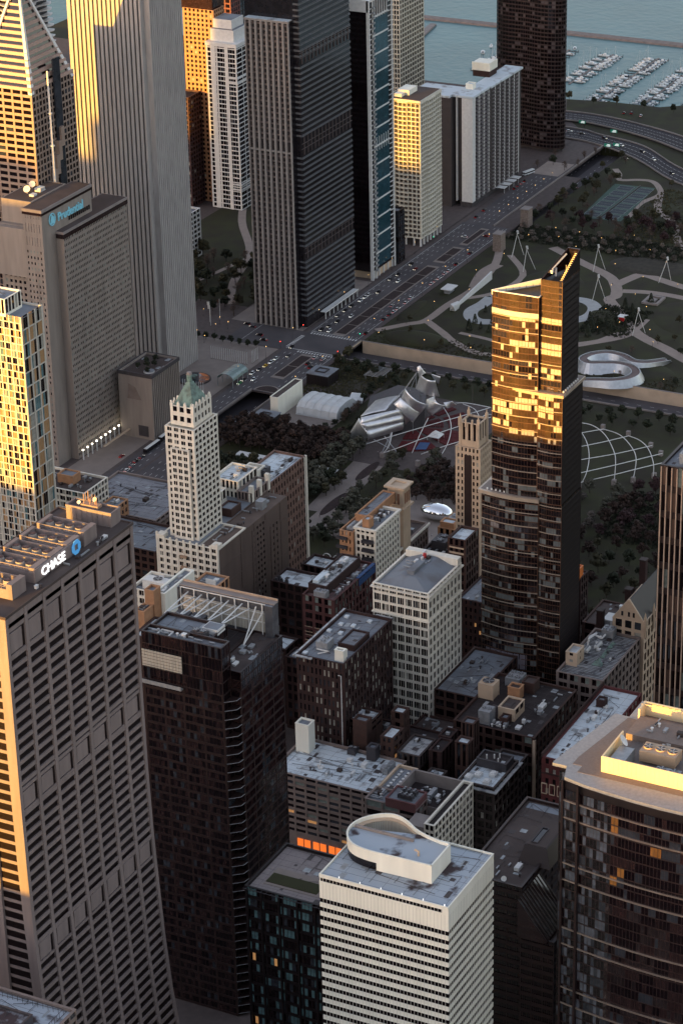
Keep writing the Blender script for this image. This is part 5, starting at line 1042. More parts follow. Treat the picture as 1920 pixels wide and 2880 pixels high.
# ---- big horizontal striped office tower with pier front
def stripes():
    t=thing('office_tower','huge dark tower with thin horizontal stripes and beige piers on its narrow front','tower',650,310); mb=MB(); wins=[]
    sm=M('stripe_metal',(.15,.155,.165),.4,.3); X0,Y0,X1,Y1=621.2,288.8,694,330; zt=232
    g=MB(); g.box(X0+.5,Y0+.5,0,X1-.5,Y1-.5,zt); g.box(616.3,293.5,0,X0+.5,326.5,214); g.build('glazing',M('smoky_glass',(.020,.017,.020),.12,.2,.4,.3,.6,bump=.05,bscale=.2),t)
    n=58
    for k in range(n):
        z=8+k*3.86
        if k in(11,12,30,31,32,46): continue
        mb.box(X0+.3,Y0,z,X1,Y0+.55,z+.55); mb.box(X0+.3,Y0+.1,z+1.0,X1,Y0+.54,z+1.2); mb.box(X1-.55,Y0+.56,z,X1,Y1-.6,z+1.2)
        mb.box(X0+.02,Y0+.56,z,X0+.6,293.3,z+1.2)
    mb.build('floor_stripes',sm,t)
    q=MB()
    for k0,zz_ in((11,8+11*3.86),(30,8+30*3.86),(46,8+46*3.86)):
        for k in range(14): x=624+k*5.1; q.box(x,Y0-.1,zz_-1,x+.5,Y0+.52,zz_+(8 if k0!=30 else 12)); 
        q.box(X0,Y0,zz_+3,X1,Y0+.5,zz_+3.3); q.box(X0,Y0,zz_+6.5,X1,Y0+.5,zz_+6.8)
    q.build('truss_frames',M('reddish_steel',(.085,.066,.064),.5),t)
    q=MB()
    for k in range(9): y=293.6+k*4.05; q.box(614.6,y-.75 if k else y,0,616.3,y+.75 if k<8 else y,214)
    q.box(614.7,293.5,213,621,326.5,214.3); q.box(616.2,293.5,131,614.9+1.3,326,132) if 0 else None
    for z in(124.6,): q.box(615.2,294,z,616.3,326,z+1.2)
    q.build('pier',bcb,t); q=MB(); q.box(615,294,214.3,621,326,214.5); q.build('roof',roofw,t)
    q=MB()
    for k in range(56):
        z=6+k*3.72
        if 122<z<132: continue
        q.box(615.9,293.6,z,616.35,326.4,z+1.3)
    for k in range(32): y=294+k*1.012; q.box(615.95,y,0,616.33,y+.14,212)
    q.build('spandrels',M('brown_spandrel',(.15,.115,.105),.6),t)
    q=MB(); q.box(640,284.5,5.2,690,288.7,5.5); q.box(640,284.4,5,690,284.6,6)
    for k in range(9): q.box(641+k*6,285,0,641.5+k*6,285.5,5.2)
    q.build('entrance_canopy',wmetal,t)
    for k in range(2): q=MB(); q.cyl(650+k*6,288.6,220,224,.1,n=4); 
stripes()
# ---- white framed residential tower
def framed():
    t=thing('residential_tower','slim dark residential tower with a bold white frame and blue glass on its south side','tower',740,300); mb=MB(); wins=[]
    X0,Y0,X1,Y1=722.7,289.1,758.9,306; zt=203
    g=MB(); g.box(X0+.6,Y0+.8,6,X1-.6,Y1,zt-1.5); g.build('glazing',glass,t); g=MB(); g.box(731,Y0+.35,8,752,Y0+.8,zt-14); g.build('blue_glazing',M('blue_glass',(.025,.075,.10),.1,.3,.3,.2,.7,bump=.06,bscale=.2),t)
    for a,c in((X0,X0+1.2),(X0+5.6,X0+6.6),(X1-1.3,X1)): mb.box(a,Y0,0,c,Y0+.8,zt)
    mb.box(X0,Y0+.8,0,X0+.8,Y0+2.2,zt); mb.box(X0,Y0+.8,zt-8,X0+.6,Y1,zt)
    for k in range(54): z=6+k*3.6; mb.box(X0+1.2,Y0+.1,z,X0+5.6,Y0+.8,z+.45); 
    for k in range(27): z=8+k*7.1; mb.box(752.5,Y0+.1,z,X1-1.3,Y0+.8,z+.4); mb.box(752.5,Y0+.1,z+3.5,X1-1.3,Y0+.8,z+3.9)
    for k in range(14): z=18+k*13.2; mb.box(X0+6.6,Y0+.05,z,752.4,Y0+.8,z+1.1)
    for k in range(6): x=732+k*3.6; mb.box(x,Y0,zt-14,x+.4,Y0+.7,zt-1); mb.box(x,Y0,94,x+.4,Y0+.7,104)
    mb.box(X0+.01,Y0+.01,zt-1.2,X1-.01,Y1,zt+.4); mb.build('white_frame',wmetal,t)
    for k in range(54): q=MB(); z=6+k*3.6; q.hexa([(X0+4,Y0-1.6,z),(X0+7,Y0-1.2,z),(X0+7,Y0+.04,z),(X0+4,Y0+.04,z),(X0+4,Y0-1.6,z+.3),(X0+7,Y0-1.2,z+.3),(X0+7,Y0+.04,z+.3),(X0+4,Y0+.04,z+.3)]); q.ring((X0+4.1,Y0-1.3,X0+6.9,Y0),.06,z+.3,z+1.3); q.build('balcony',gmetal,t)
    for k in range(5): q=MB(); q.cyl(728+k*7,Y0+1.5,0,6,.6,n=8); q.build('column',wmetal,t)
    q=MB(); q.box(726,Y0+1.8,0,757,Y1,6.2); q.build('lobby',tan,t)
framed()
tower('office_block','small dark blue glass block tucked right behind the white framed tower',(762,288,772,300),40,steel,roofg,(3,10,.3,.8),(3,10,.3,.8),[(glassb,.7),(glass,.3)])
# ---- corrugated balconied tower
t=thing('apartment_tower','white gridded apartment tower with part of its west front glowing gold, raised on columns','tower',820,303); mb=MB(); wins=[]
b_=(802,289,838,318); core=MB(); core.box(803.4,290.4,6,836.6,316.6,108.5); core.build('core',M('recess_brown',(.07,.055,.05),.7),t)
n=30
for k in range(n+1):
    z=6+k*3.42; 
    P=[(802,318),(802,308),(800.9,307),(800.9,300),(802,299),(802,289),(812,289),(813,288),(826,288),(827,289),(838,289),(838,318)]
    mb.prism(P[::-1] if 0 else [(x,y) for x,y in P],z,z+.75)
for k in range(9): y=289.2+k*3.5; mb.box(802.05,y,6,803.5,y+.5,111)
for k in range(11): x=803+k*3.4; mb.box(x,289.02,6,x+.5,290.6,111)
mb.box(802,289.01,108.9,838,318,111); mb.build('balcony_grid',M('warm_white',(.60,.57,.48),.7),t)
q=MB(); q.box(803,290,111,837,317,111.2); q.build('roof',roofb,t)
for k in range(5): q=MB(); q.box(804,291+k*5,107.2,808,294+k*5,107.4) ; 
q=MB(); q.box(812,303,111,826,312,115); q.box(806,306,111,812,312,113.5); q.build('penthouse',whitep,t)
for x in range(7): q=MB(); q.box(802.5+x*5.6,289.6,0,803.6+x*5.6,290.8,6); q.build('column',wmetal,t)
for y in range(4): q=MB(); q.box(802.5,295+y*6.5,0,803.6,296+y*6.5,6); q.build('column',wmetal,t)
# ---- long ribbed apartment slab
def longslab():
    t=thing('apartment_slab','long dark apartment slab with white pilasters and a flat white roof near the harbour','building',945,296); mb=MB()
    X0,X1,Y0=899,990,292; zt=88
    core=MB(); core.box(X0+2,Y0+1.6,4,930,Y0+16,zt-1); core.box(930,Y0-1,4,X1-2,Y0+12,zt-1); core.box(895,Y0+16,0,920,340,zt-2) ; core.build('core',M('recess_dark',(.05,.042,.042),.7),t)
    mb.box(X0,Y0,4,X0+5.5,Y0+1.7,zt-2); mb.box(X0,Y0+1.7,4,X0+1.9,Y0+9,zt-2); mb.box(X0+.2,Y0+13,4,X0+1.9,Y0+14,zt-2)
    for k in range(9): x=X0+12+k*9; yy=Y0-(.9 if 931<x<975 else 0) -(.9 if x>975 else 0); mb.box(x,yy-.3,4,x+1,yy+1.7,zt-2.2)
    for k in range(3): mb.box(X0+.2,300+k*13,4,X0-3.8+.2,301+k*13,zt-2) if 0 else None
    mb.build('pilaster',wmetal,t)
    q=MB()
    for f in range(28):
        z=5+f*2.9
        for k in range(9): 
            x=X0+6.5+k*9; yy=Y0-(.9 if 931<x<975 else 0)
            q.box(x,yy-1.5,z,x+4.5,yy+1.55,z+.25); q.box(x,yy-1.55,z+.25,x+4.5,yy-1.45,z+1.1)
        q.box(X0+11,Y0+.6,z,X1-2,Y0+1.55,z+.7)
    q.build('balconies',M('balcony_grey',(.22,.20,.20),.6),t)
    q=MB(); q.box(X0-.5,Y0-.6,zt-1.6,930,Y0+17,zt); q.box(930.01,Y0-1.8,zt-1.4,X1,Y0+13,zt+.1); q.box(894,Y0+17.01,zt-1.6,921,341,zt); q.build('roof',roofw,t)
    q=MB(); q.box(952,302,zt,966,316,94); q.build('plant_base',brickd,t)
    q=MB(); 
    for k in range(14): q.box(951.2+k*1.1,301.4,93,951.8+k*1.1,302,99.5); q.box(951.2,302+k*1.05,93,951.8,302.6+k*1.05,99.5)
    q.box(951.8,302,93,966,316.6,98.6); q.build('ribbed_plant_crown',whitep,t); addblock(t,(917,300,923,306),zt,zt+4,whitep,roofw)
    for k in range(4): q=MB(); q.box(940+k*9,283.5,4,946+k*9,291,4.4); q.tube([(941+k*9,284,0),(941+k*9,284,4)],.15); q.build('entrance_canopy',wmetal,t)
    q=MB(); q.box(X0+1,Y0+1,0,X1-2,Y0+11,4); q.build('lobby',dmetal,t)
longslab()
# ---- gridded white tower near harbour & dark curved tower
t=tower('apartment_tower','tall pale gridded apartment tower standing just in front of the harbour water',(985,395,1030,430),175,M('grid_white',(.62,.57,.46),.7),roofg,(14,44,.7,.9),(10,44,.7,.9),[(glass,1)],dep=1.0)
def trilobe():
    t=thing('apartment_tower','dark bronze curved glass apartment tower beside the harbour','tower',1066,318); q=MB(); fr=MB(); n=34
    def rad(k): 
        a=2*pi*k/n; return (1066+ (25+5*cos(3*a+.6))*cos(a)*.62, 312+(25+5*cos(3*a+.6))*sin(a)*1.12)
    P=[rad(k) for k in range(n)]; q.prism(P,3,168)
    q.build('curved_glazing',M('bronze_glass',(.022,.013,.014),.25,.2,.4,.4,.5),t)
    wins=[]
    for k in range(n):
        c,a=P[k],P[(k+1)%n]; c,a=P[(k+1)%n],P[k]
        L=hypot(c[0]-a[0],c[1]-a[1]); u=((c[0]-a[0])/L,(c[1]-a[1])/L)
        facade(fr,wins,(a[0]+u[1]*.3,a[1]-u[0]*.3),(c[0]+u[1]*.3,c[1]-u[0]*.3),3,168,2,50,.3,1.1,.3,'s',cw=.15)
    fr.build('floor_bands',M('bronze_band',(.035,.023,.022),.45,.3),t); wfin(t,wins,[(glass,.86),(M('window_sheen',(.12,.10,.105),.2,.3),.14)],100)
    q=MB(); q.prism([(1066+(x-1066)*.8,312+(y-312)*.8) for x,y in P],-.3,3); q.build('lobby',dmetal,t)
trilobe()
# ---- towers further back
t=thing('wavy_tower','tower with rippling white balcony slabs in the gap behind the pointed tower','tower',560,470); mb=MB(); gg=MB()
gg.box(545,460,0,585,500,300); gg.build('glazing',glass,t)
for f in range(80):
    z=4+f*3.7; P=[(541+1.8*sin(k*.9+f*.13),503-k*2.3) for k in range(21)]+[(545+k*2.2,456+1.8*sin(k*.8+f*.17+1)) for k in range(20)]+[(588,503)]
    mb.prism(P,z,z+.35)
mb.build('balcony_slabs',wmetal,t)
t=tower('apartment_tower','golden sunlit tan apartment tower glimpsed between the two tallest slabs',(832,476,848,503),152,bricko,roofg,(7,42,1.7,1.5),(5,42,1.2,1.4),DG); addblock(t,(834,478,852,505),151,175,glassbr,roofg)
t=thing('apartment_tower','white framed apartment tower with a stepped crown and rounded corner behind the beige pier front','tower',830,470); mb=MB(); wins=[]
b_=(822,452,850,478)
block(mb,wins,b_,0,130,(3,36,1.2,.8,3),(3,36,.7,.8,3),dep=.5); mb.box(821.5,451.5,128,850.5,478.5,131); mb.box(821.6,470,0,821.98,474,128); mb.box(821.6,459,0,821.98,462,128)
for z in(16,100): mb.box(821.5,451.4,z,850.4,459,z+1); mb.box(821.5,451.4,z+4,850.4,459,z+5)
mb.box(826,456,131,848,476,140); mb.box(829,459,140.01,847,475,147); mb.build('wall',wmetal,t); wfin(t,wins,[(glass,.8),(glassb,.2)]); q=MB(); q.box(826.6,456.6,140.0,847.4,475.4,140.2); q.box(829.6,459.6,147,846.4,474.4,147.2); q.build('roof',roofg,t)
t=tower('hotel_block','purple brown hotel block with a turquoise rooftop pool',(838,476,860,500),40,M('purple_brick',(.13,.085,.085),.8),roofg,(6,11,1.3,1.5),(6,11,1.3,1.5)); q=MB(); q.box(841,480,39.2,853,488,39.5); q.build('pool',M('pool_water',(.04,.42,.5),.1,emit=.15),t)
tower('apartment_tower','dark brown balconied apartment block below the golden sunlit one',(812,490,832,512),88,M('dark_brown_brick',(.06,.03,.03),.8),roofd,(6,24,1,1.3),(5,24,1,1.3))
tower('office_tower','far dark blue office tower at the very top between two pale towers',(1010,560,1050,600),170,steel,roofg,(8,40,.4,.8),(8,40,.4,.8),[(glassb,1)])
tower('apartment_tower','far red brown tower at the top edge behind the stepped white crown',(935,520,950,540),160,M('red_brick_far',(.16,.06,.05),.8),roofg,(4,40,1,1.2),(4,40,1,1.2))
tower('apartment_tower','pale grey far tower with balconies seen beside the ribbed tower foot',(706,430,722,448),36,wmetal,roofg,(3,10,1.2,1.2),(3,10,1.2,1.2))
# ---- unseen towers added west of the picture to cast the shade
CST=[(-640,-560,-600,-380,130),(-640,-360,-600,-130,150),(-640,-120,-600,52,207),(-640,60,-600,124,174),(-640,132,-600,300,212),(-640,310,-600,420,219),(-640,430,-600,560,145),(-640,570,-600,650,195),(-640,655,-600,735,226),(-640,740,-600,795,244),(-640,800,-600,828,219),(-640,836,-600,860,153),(-640,863,-600,967,285),(-640,968,-600,1025,285),(-640,1030,-600,1100,150),(-640,1110,-600,1500,170)]
for k,(x0,y0,x1,y1,h) in enumerate(CST):
    tower('office_tower','added unseen shade tower west of the picture, %s from the south'%ordn(k),(x0,y0,x1,y1),h,stone,roofg,(max(4,int((y1-y0)/12)),int(h/8),3,3),(4,int(h/8),3,3),[(glass,1)],group='added shade towers west of the picture')
# =================================================== PARK THINGS
PANELS=[((457.0,164.8,19),(473.9,146.5,21),(475.0,145.1,17),(454.0,163.3,16),1.5),
((454.0,163.3,16),(475.0,145.1,17),(475.5,145.0,12),(456.2,161.2,11),2),
((456.2,161.2,11),(475.5,145.0,12),(477.1,146.3,6),(456.1,160.1,5),2),
((462.3,167.8,17),(482.6,167.5,20),(485.2,152.0,25),(469.0,153.9,21),0.8),
((462.6,178.3,0),(461.5,168.4,16),(453.1,159.0,12),(458.8,163.4,0),0.6),
((475.6,151.7,23),(477.8,147.8,27),(482.5,136.7,17),(479.4,140.2,11),4),
((480.2,148.3,26),(478.9,145.2,33),(480.9,130.7,24),(483.9,138.0,15),5),
((475.1,149.6,20),(479.0,149.7,23),(480.6,140.8,14),(481.3,146.1,8),3),
((486.1,134.1,25),(484.6,127.9,29),(481.8,119.6,25),(486.0,130.1,15),5),
((481.6,139.1,33),(482.3,136.4,43),(478.4,124.3,42),(486.8,125.5,28),6),
((486.9,131.3,42),(484.9,123.9,42),(489.4,127.4,35),(489.4,129.5,37),0.5),
((480.9,137.7,48),(481.2,136.0,49),(482.6,132.6,44),(480.0,136.2,42),1),
((511.8,134.7,13),(513.8,129.5,14),(518.3,128.5,10),(511.4,132.1,9),1.5)]
STR=[((481.0,138.2,44),(481.0,146.2,32)),
((481.1,138.0,44),(479.0,147.4,29)),
((482.0,138.5,43),(484.1,144.1,30)),
((482.8,139.1,42),(481.6,139.1,33)),
((481.7,147.2,31),(471.1,155.0,20)),
((489.2,139.8,30),(526.9,157.5,6)),
((478.5,139.8,12),(485.9,143.5,0)),
((458.2,144.5,12),(448.3,147.1,0)),
((459.3,161.1,5),(471.8,176.1,0)),
((458.2,156.8,5),(460.2,146.9,0)),
((459.7,150.2,8),(457.2,140.5,0)),
((461.9,146.4,9),(456.9,147.7,0))]
ARC=[[(448.2,159.1,5),(457.2,141.6,11),(472.2,127.0,14),(493.2,115.0,14),(518.8,105.4,12)],
[(446.0,146.5,2),(448.0,132.3,9),(458.4,122.8,12),(479.8,108.8,14),(502.5,98.1,13)],
[(447.7,146.2,1),(447.4,141.0,8),(458.3,144.2,12)],
[(455.7,129.5,2),(465.0,128.4,11),(483.2,131.6,14)],
[(452.6,110.5,2),(461.1,108.5,9),(473.5,111.6,13),(488.7,119.6,14),(511.0,134.3,10)],
[(523.5,140.2,6),(516.9,130.9,11),(517.0,121.1,13),(516.6,104.5,13)],
[(454.3,122.7,3),(456.8,110.1,9),(465.0,99.6,12)],
[(516.9,123.6,12),(510.0,112.4,13),(496.3,102.5,14)]]
ARC2=[[(456.1,19.1,1),(458.6,16.5,8),(472.4,20.3,13),(491.5,30.2,14),(514.9,46.1,12)],
[(466.7,1.9,1),(473.1,3.7,12),(484.3,9.5,14),(504.3,23.2,14),(518.8,37.6,12),(523.2,50.0,10)],
[(473.8,-7.2,1),(482.1,-5.8,12),(494.5,2.4,14),(512.2,16.9,12),(533.3,35.7,4)],
[(484.6,-15.9,1),(486.7,-15.1,9),(499.1,-7.0,12),(513.4,4.1,10),(530.1,18.1,4)],
[(501.9,41.9,12),(533.3,35.7,4)],
[(480.8,33.1,13),(496.3,22.7,12),(529.5,17.8,4)],
[(463.0,25.7,13),(484.2,8.5,12),(522.1,-0.7,4)],
[(447.1,19.0,12),(469.1,2.4,12),(513.4,-10.6,4)],
[(453.9,20.5,3),(458.6,-1.8,11),(477.4,-12.7,10),(501.5,-16.5,4)]]
def pavilion():
    t=thing('music_pavilion','concert pavilion wrapped in curling brushed metal sheets at the head of the red seats','pavilion',495,160)
    def panel(A,B,Cc,D,bg,th=.35,n=10):
        A,B,Cc,D=[Vector(q) for q in (A,B,Cc,D)]; q=MB(); nn=n+1; top=[];bot=[]
        nrm=((B-A).cross(D-A)).normalized()
        if nrm.dot(fw)>0: nrm=-nrm
        for i in range(nn):
            for j in range(nn):
                u,v=i/n,j/n; p=(A*(1-u)+B*u)*(1-v)+(D*(1-u)+Cc*u)*v+nrm*bg*.6*(1-(2*v-1)**2)+nrm*bg*.12*(1-(2*u-1)**2)
                top.append(p); bot.append(p-nrm*th)
        a=q.pts(top); b=q.pts(bot)
        for i in range(n):
            for j in range(n):
                k=i*nn+j; q.f.append((a+k,a+k+1,a+k+nn+1,a+k+nn)); q.f.append((b+k,b+k+nn,b+k+nn+1,b+k+1)); q.m+=[0,0]
        for i in range(n):
            for (k,l) in((i*nn,(i+1)*nn),((i+1)*nn+n,i*nn+n),(i+1,i),(n*nn+i,n*nn+i+1)): q.f.append((a+k,a+l,b+l,b+k)); q.m.append(0)
        return q.build('metal_ribbon',alum,t,True)
    for A,B,Cc,D,bg in PANELS: panel(A,B,Cc,D,bg)
    q=MB(); q.prism([(474,170),(500,180),(524,172),(524,152),(500,142),(484,150)],0,14); q.build('stage_house',dmetal,t)
    q=MB()
    for a,b in STR: q.tube([a,b],.28)
    q.build('bracing_struts',gmetal,t)
pavilion()
def seats():
    for k,(r0,r1,lb) in enumerate(((8,22,'inner fan of dark red seats facing the metal pavilion'),(24,40,'outer fan of dark red seats behind the curved aisle'))):
        t=thing('seating_bank',lb,'seating',482,135,0,'red seats in front of the pavilion'); q=MB(); n=int((r1-r0)/1.1)
        for j in range(n):
            r=r0+j*1.1
            for a0 in range(16):
                if a0%5==4: continue
                a=-pi*.93+a0*pi*.86/16; a2=a+pi*.86/16*.93; c=(496,150)
                p=[(c[0]+r*cos(x)*1.0,c[1]+r*sin(x)) for x in(a,a2)]+[(c[0]+(r+.6)*cos(x),c[1]+(r+.6)*sin(x)) for x in(a2,a)]
                q.prism(p[::1],.12,.62+j*.03)
        q.build('seat_rows',redseat,t)
seats()
t=thing('tarpaulin','bright blue tarpaulin spread at the edge of the red seats','tarpaulin',470,126); q=MB(); q.hexa([(463,131,.7),(474,133,.7),(476,127,.7),(466,125,.7),(463,131,1.3),(474,133,1.2),(476,127,1.3),(466,125,1.1)]); q.build('tarpaulin_sheet',bluet,t)
t=thing('tent','small white peaked tent among the red seats','tent',484,127); q=MB(); q.hexa([(480,123,3),(488,123,3),(488,131,3),(480,131,3),(483.9,126.9,6.4),(484.1,126.9,6.4),(484.1,127.1,6.4),(483.9,127.1,6.4)]); q.build('canopy',wmetal,t)
for x,y in((480.2,123.2),(487.8,123.2),(487.8,130.8),(480.2,130.8)): q=MB(); q.tube([(x,y,0),(x,y,3)],.1); q.build('pole',wmetal,t)
def cr3(P,n=6):
    P=[Vector(p) for p in P]; P=[P[0]]+P+[P[-1]]; out=[]
    for i in range(1,len(P)-2):
        a,b_,c,d=P[i-1:i+3]
        for k in range(n): t=k/n; out.append(.5*((2*b_)+(-a+c)*t+(2*a-5*b_+4*c-d)*t*t+(-a+3*b_-3*c+d)*t**3))
    return out+[P[-2]]
def trellis():
    t=thing('overhead_trellis','huge open lattice of thin steel arches over the dark great lawn','trellis',480,50)
    def arc(a,b,h,n=16,r=.32,name='arch',z0=2,z1=2):
        q=MB(); q.tube([(a[0]+(b[0]-a[0])*k/n,a[1]+(b[1]-a[1])*k/n,z0+(z1-z0)*k/n+h*sin(pi*k/n)) for k in range(n+1)],r); q.build(name,wmetal,t)
    E_=[(454,19),(467,2),(475,-7),(486,-16)]; F_=[(518,-8),(527,2),(538,21),(541,39)]
    for k,L in enumerate(ARC+ARC2):
        q=MB(); q.tube([tuple(v) for v in cr3(L)],.25 if k not in(0,1,6) else .24); q.build('arch',wmetal,t)
    for a,b in(((440,88),(530,110)),((443,68),(538,85)),((447,45),(541,62))): arc(a,b,13,r=.25)
    for x,y in E_+F_+[(446,145),(444,120),(443,95)]: q=MB(); q.prism(rect(x-1.2,y-1.2,x+1.2,y+1.2),0,3.4); q.build('pylon',concrete,t)
trellis()
t=thing('mirror_dome','smooth mirrored ellipsoid dome on the open stone plaza','sculpture',380,77,0); q=MB(); n=32; m_=14
a=q.pts([(380+6.5*sin(pi*i/m_)*cos(2*pi*j/n),77+10*sin(pi*i/m_)*sin(2*pi*j/n),5.2+4.8*cos(pi*i/m_)) for i in range(m_+1) for j in range(n)])
for i in range(m_):
    for j in range(n): q.f.append((a+i*n+j,a+(i+1)*n+j,a+(i+1)*n+(j+1)%n,a+i*n+(j+1)%n)); q.m.append(0)
q.build('mirrored_shell',mirror,t,True)
# snaking metal bridge
def snake():
    t=thing('footbridge','winding metal clad footbridge curling over the grass in the big park','footbridge',630,66)
    c=cr([(596,92),(602,84),(606,72),(609,60),(615,52),(624,50),(632,56),(634,66),(630,76),(627,84),(632,90),(642,88),(650,80),(650,70),(645,60),(648,52),(656,46),(664,42)],5)
    n=len(c); q=MB(); f=MB(); W=3.0
    L=[]
    for i,p in enumerate(c):
        a=c[max(i-1,0)];b=c[min(i+1,n-1)]; d=Vector((b[0]-a[0],b[1]-a[1])).normalized(); nx,ny=-d.y,d.x
        w1=5.6*sin(pi*i/(n-1))**.5+1.0; z=5.2*sin(pi*i/(n-1))**.6+.3
        L.append([(p[0]+nx*w1,p[1]+ny*w1,.05),(p[0]+nx*W,p[1]+ny*W,z+1),(p[0]+nx*(W-.4),p[1]+ny*(W-.4),z+1),(p[0]+nx*(W-.4),p[1]+ny*(W-.4),z),(p[0]-nx*(W-.4),p[1]-ny*(W-.4),z),(p[0]-nx*(W-.4),p[1]-ny*(W-.4),z+1),(p[0]-nx*W,p[1]-ny*W,z+1),(p[0]-nx*w1,p[1]-ny*w1,.05)])
    q2=MB()
    for (mb_,ks) in((q,(0,1,2)),(q2,(4,5,6)),(f,(3,))):
        for i in range(n-1):
            for k in ks: mb_.face([L[i][k],L[i+1][k],L[i+1][k+1],L[i][k+1]])
    bm_=M('bridge_metal',(.42,.44,.46),.38,.75,.12,.5); q.build('metal_cladding',bm_,t); q2.build('metal_cladding',bm_,t); f.build('deck',M('bridge_deck',(.17,.13,.12),.9),t)
snake()
# white hall, tents, dark pavilions
t=thing('theatre_fly_hall','tall narrow white hall with a brown flat roof beside the boulevard','building',490,235); q=MB(); q.box(474,232,0,507,237.5,13.4); q.ring((473.9,231.9,507.1,237.6),.4,13.4,14)
for k in range(22): q.box(475+k*1.45,231.85,.3,475.3+k*1.45,232,13.2)
q.build('wall',whitep,t); q=MB(); q.box(474.4,232.4,13.4,506.6,237.1,13.5); q.build('roof',roofb,t)
t=thing('marquee','large white scalloped marquee tent behind the row of bare trees','tent',500,213); q=MB()
for k in range(5):
    y0=196+k*5.8; y1=y0+5.6; pr=[(484,0.5),(485,5),(489,7.6),(498,8.4),(506,7.6),(510,5),(511.5,.5)]
    for (xa,za),(xb,zb) in zip(pr,pr[1:]): 
        ym=(y0+y1)/2; q.face([(xa,y0,za),(xb,y0,zb),(xb,ym,zb+.5),(xa,ym,za+.5)]); q.face([(xa,ym,za+.5),(xb,ym,zb+.5),(xb,y1,zb),(xa,y1,za)])
for y in(196,224.8): q.face([(484,y,.5),(485,y,5),(489,y,7.6),(498,y,8.4),(506,y,7.6),(510,y,5),(511.5,y,.5)])
q.build('canopy',M('tent_white',(.52,.54,.54),.6),t)
q=MB(); q.box(484,196,.05,511.5,225,.6); q.build('skirt',M('tent_white',(.5,.5,.5)),t)
q=MB(); q.hexa([(512,192,2.4),(524,196,2.4),(521,204,2.4),(509,200,2.4),(512,192,4),(524,196,4),(521,204,4.6),(509,200,4.6)]); q.build('side_canopy',M('tent_white',(.5,.5,.5)),t)
for (x0,y0,x1,y1,lb) in((531,226.5,546,242,'dark glass cube pavilion with a flat roof hatch east of the white hall'),(454,226,466,240,'dark glass cube pavilion with a flat roof hatch west of the white hall')):
    t=thing('entrance_pavilion',lb,'pavilion',(x0+x1)/2,(y0+y1)/2,0,'dark entrance pavilions'); q=MB(); q.box(x0,y0,0,x1,y1,7.6); 
    for k in range(6): q.box(x0-.1,y0+1+k*2.3,.5,x0,y0+1.3+k*2.3,7.2); q.box(x0+.8+k*2.2,y0-.1,.5,x0+1.1+k*2.2,y0,7.2)
    q.build('glass_walls',steel,t); q=MB(); q.box(x0-.4,y0-.4,7.6,x1+.4,y1+.4,8.1); q.build('roof',roofg,t); q=MB(); q.ring((x0+4,y0+4,x1-4,y1-4),.6,8.1,8.9); q.build('roof_hatch',dmetal,t)
t=thing('canopy_strip','long low white canopy running behind the tree grove','canopy',411,190); q=MB(); q.box(407,158,2.6,413.4,226,3); 
for k in range(12): q.box(407.2,159+k*6,0,407.5,159.3+k*6,2.6)
q.build('canopy',wmetal,t)
t=thing('pergola','steel trellis pergola among the shrubs by the sunken road','pergola',560,205); q=MB()
for k in range(9): q.box(552+k*2,198,4,552.3+k*2,211,4.4)
for y in(199,204.5,210): q.box(551,y,3.7,570,y+.3,4.0)
for x in(553,561,569):
    for y in(199,210): q.box(x,y,0,x+.3,y+.3,3.8)
q.build('pergola_frame',gmetal,t)
# masts in the big park
def mastx(x,y,k,lb):
    t=thing('light_mast',lb,'light mast',x,y,0,'leaning white light masts'); r=random.Random(k); top=(x+r.uniform(-2,2),y+r.uniform(-2,2),16.5)
    for a in((-4,3),(4.5,-3),(1,4.5)): q=MB(); q.tube([(x+a[0],y+a[1],0),top],.19); q.build('leg',wmetal,t)
    q=MB(); q.tube([top,(top[0]-2,top[1]-1.4,20)],.22); 
    for j in range(3): q.box(top[0]-1.6-j*.4,top[1]-1.6,17.2+j*1,top[0]-.4-j*.4,top[1]-.4,17.8+j*1)
    q.build('lamp_head',wmetal,t)
for k,(x,y,lb) in enumerate(((812,216,'leaning white light mast nearest the stone pylons'),(787,196,'crossed white light mast just above the crane of the golden tower'),(807,150,'leaning white light mast by the hedged garden right of the golden tower top'),(752,128,'leaning white light mast at the meeting of two wide paths'),(805,99,'leaning white light mast furthest to the right'),(701,78,'leaning white light mast standing below the wide meadow'))): mastx(x,y,k,lb)
t=thing('tennis_courts','block of green tennis courts with dark playing areas among bare trees','tennis courts',955,195); q=MB(); q.prism([(911,208),(997,214),(999,181),(914,176)],.1,.2); q.build('surface',court,t)
q=MB()
for i in range(6):
    for j in range(2):
        x=916+i*13.6; y=180.5+j*16; q.box(x,y,.2,x+10.5,y+11.5,.24); 
q.build('playing_area',M('court_dark',(.035,.045,.055),.85),t); q=MB()
for i in range(6):
    for j in range(2): x=916+i*13.6; y=180.5+j*16; q.ring((x-.15,y-.15,x+10.65,y+11.65),.16,.2,.27); q.box(x+5.2,y,.24,x+5.35,y+11.5,.27)
q.build('court_lines',M('faded_lines',(.28,.30,.29)),t); q=MB(); q.box(912,192.7,.2,998,193,1.3); 
for x in range(912,1000,8): q.box(x,175.8,.1,x+.15,175.95,3.5); q.box(x,212.5,.1,x+.15,212.65,3.5)
q.build('fence_posts',dmetal,t)
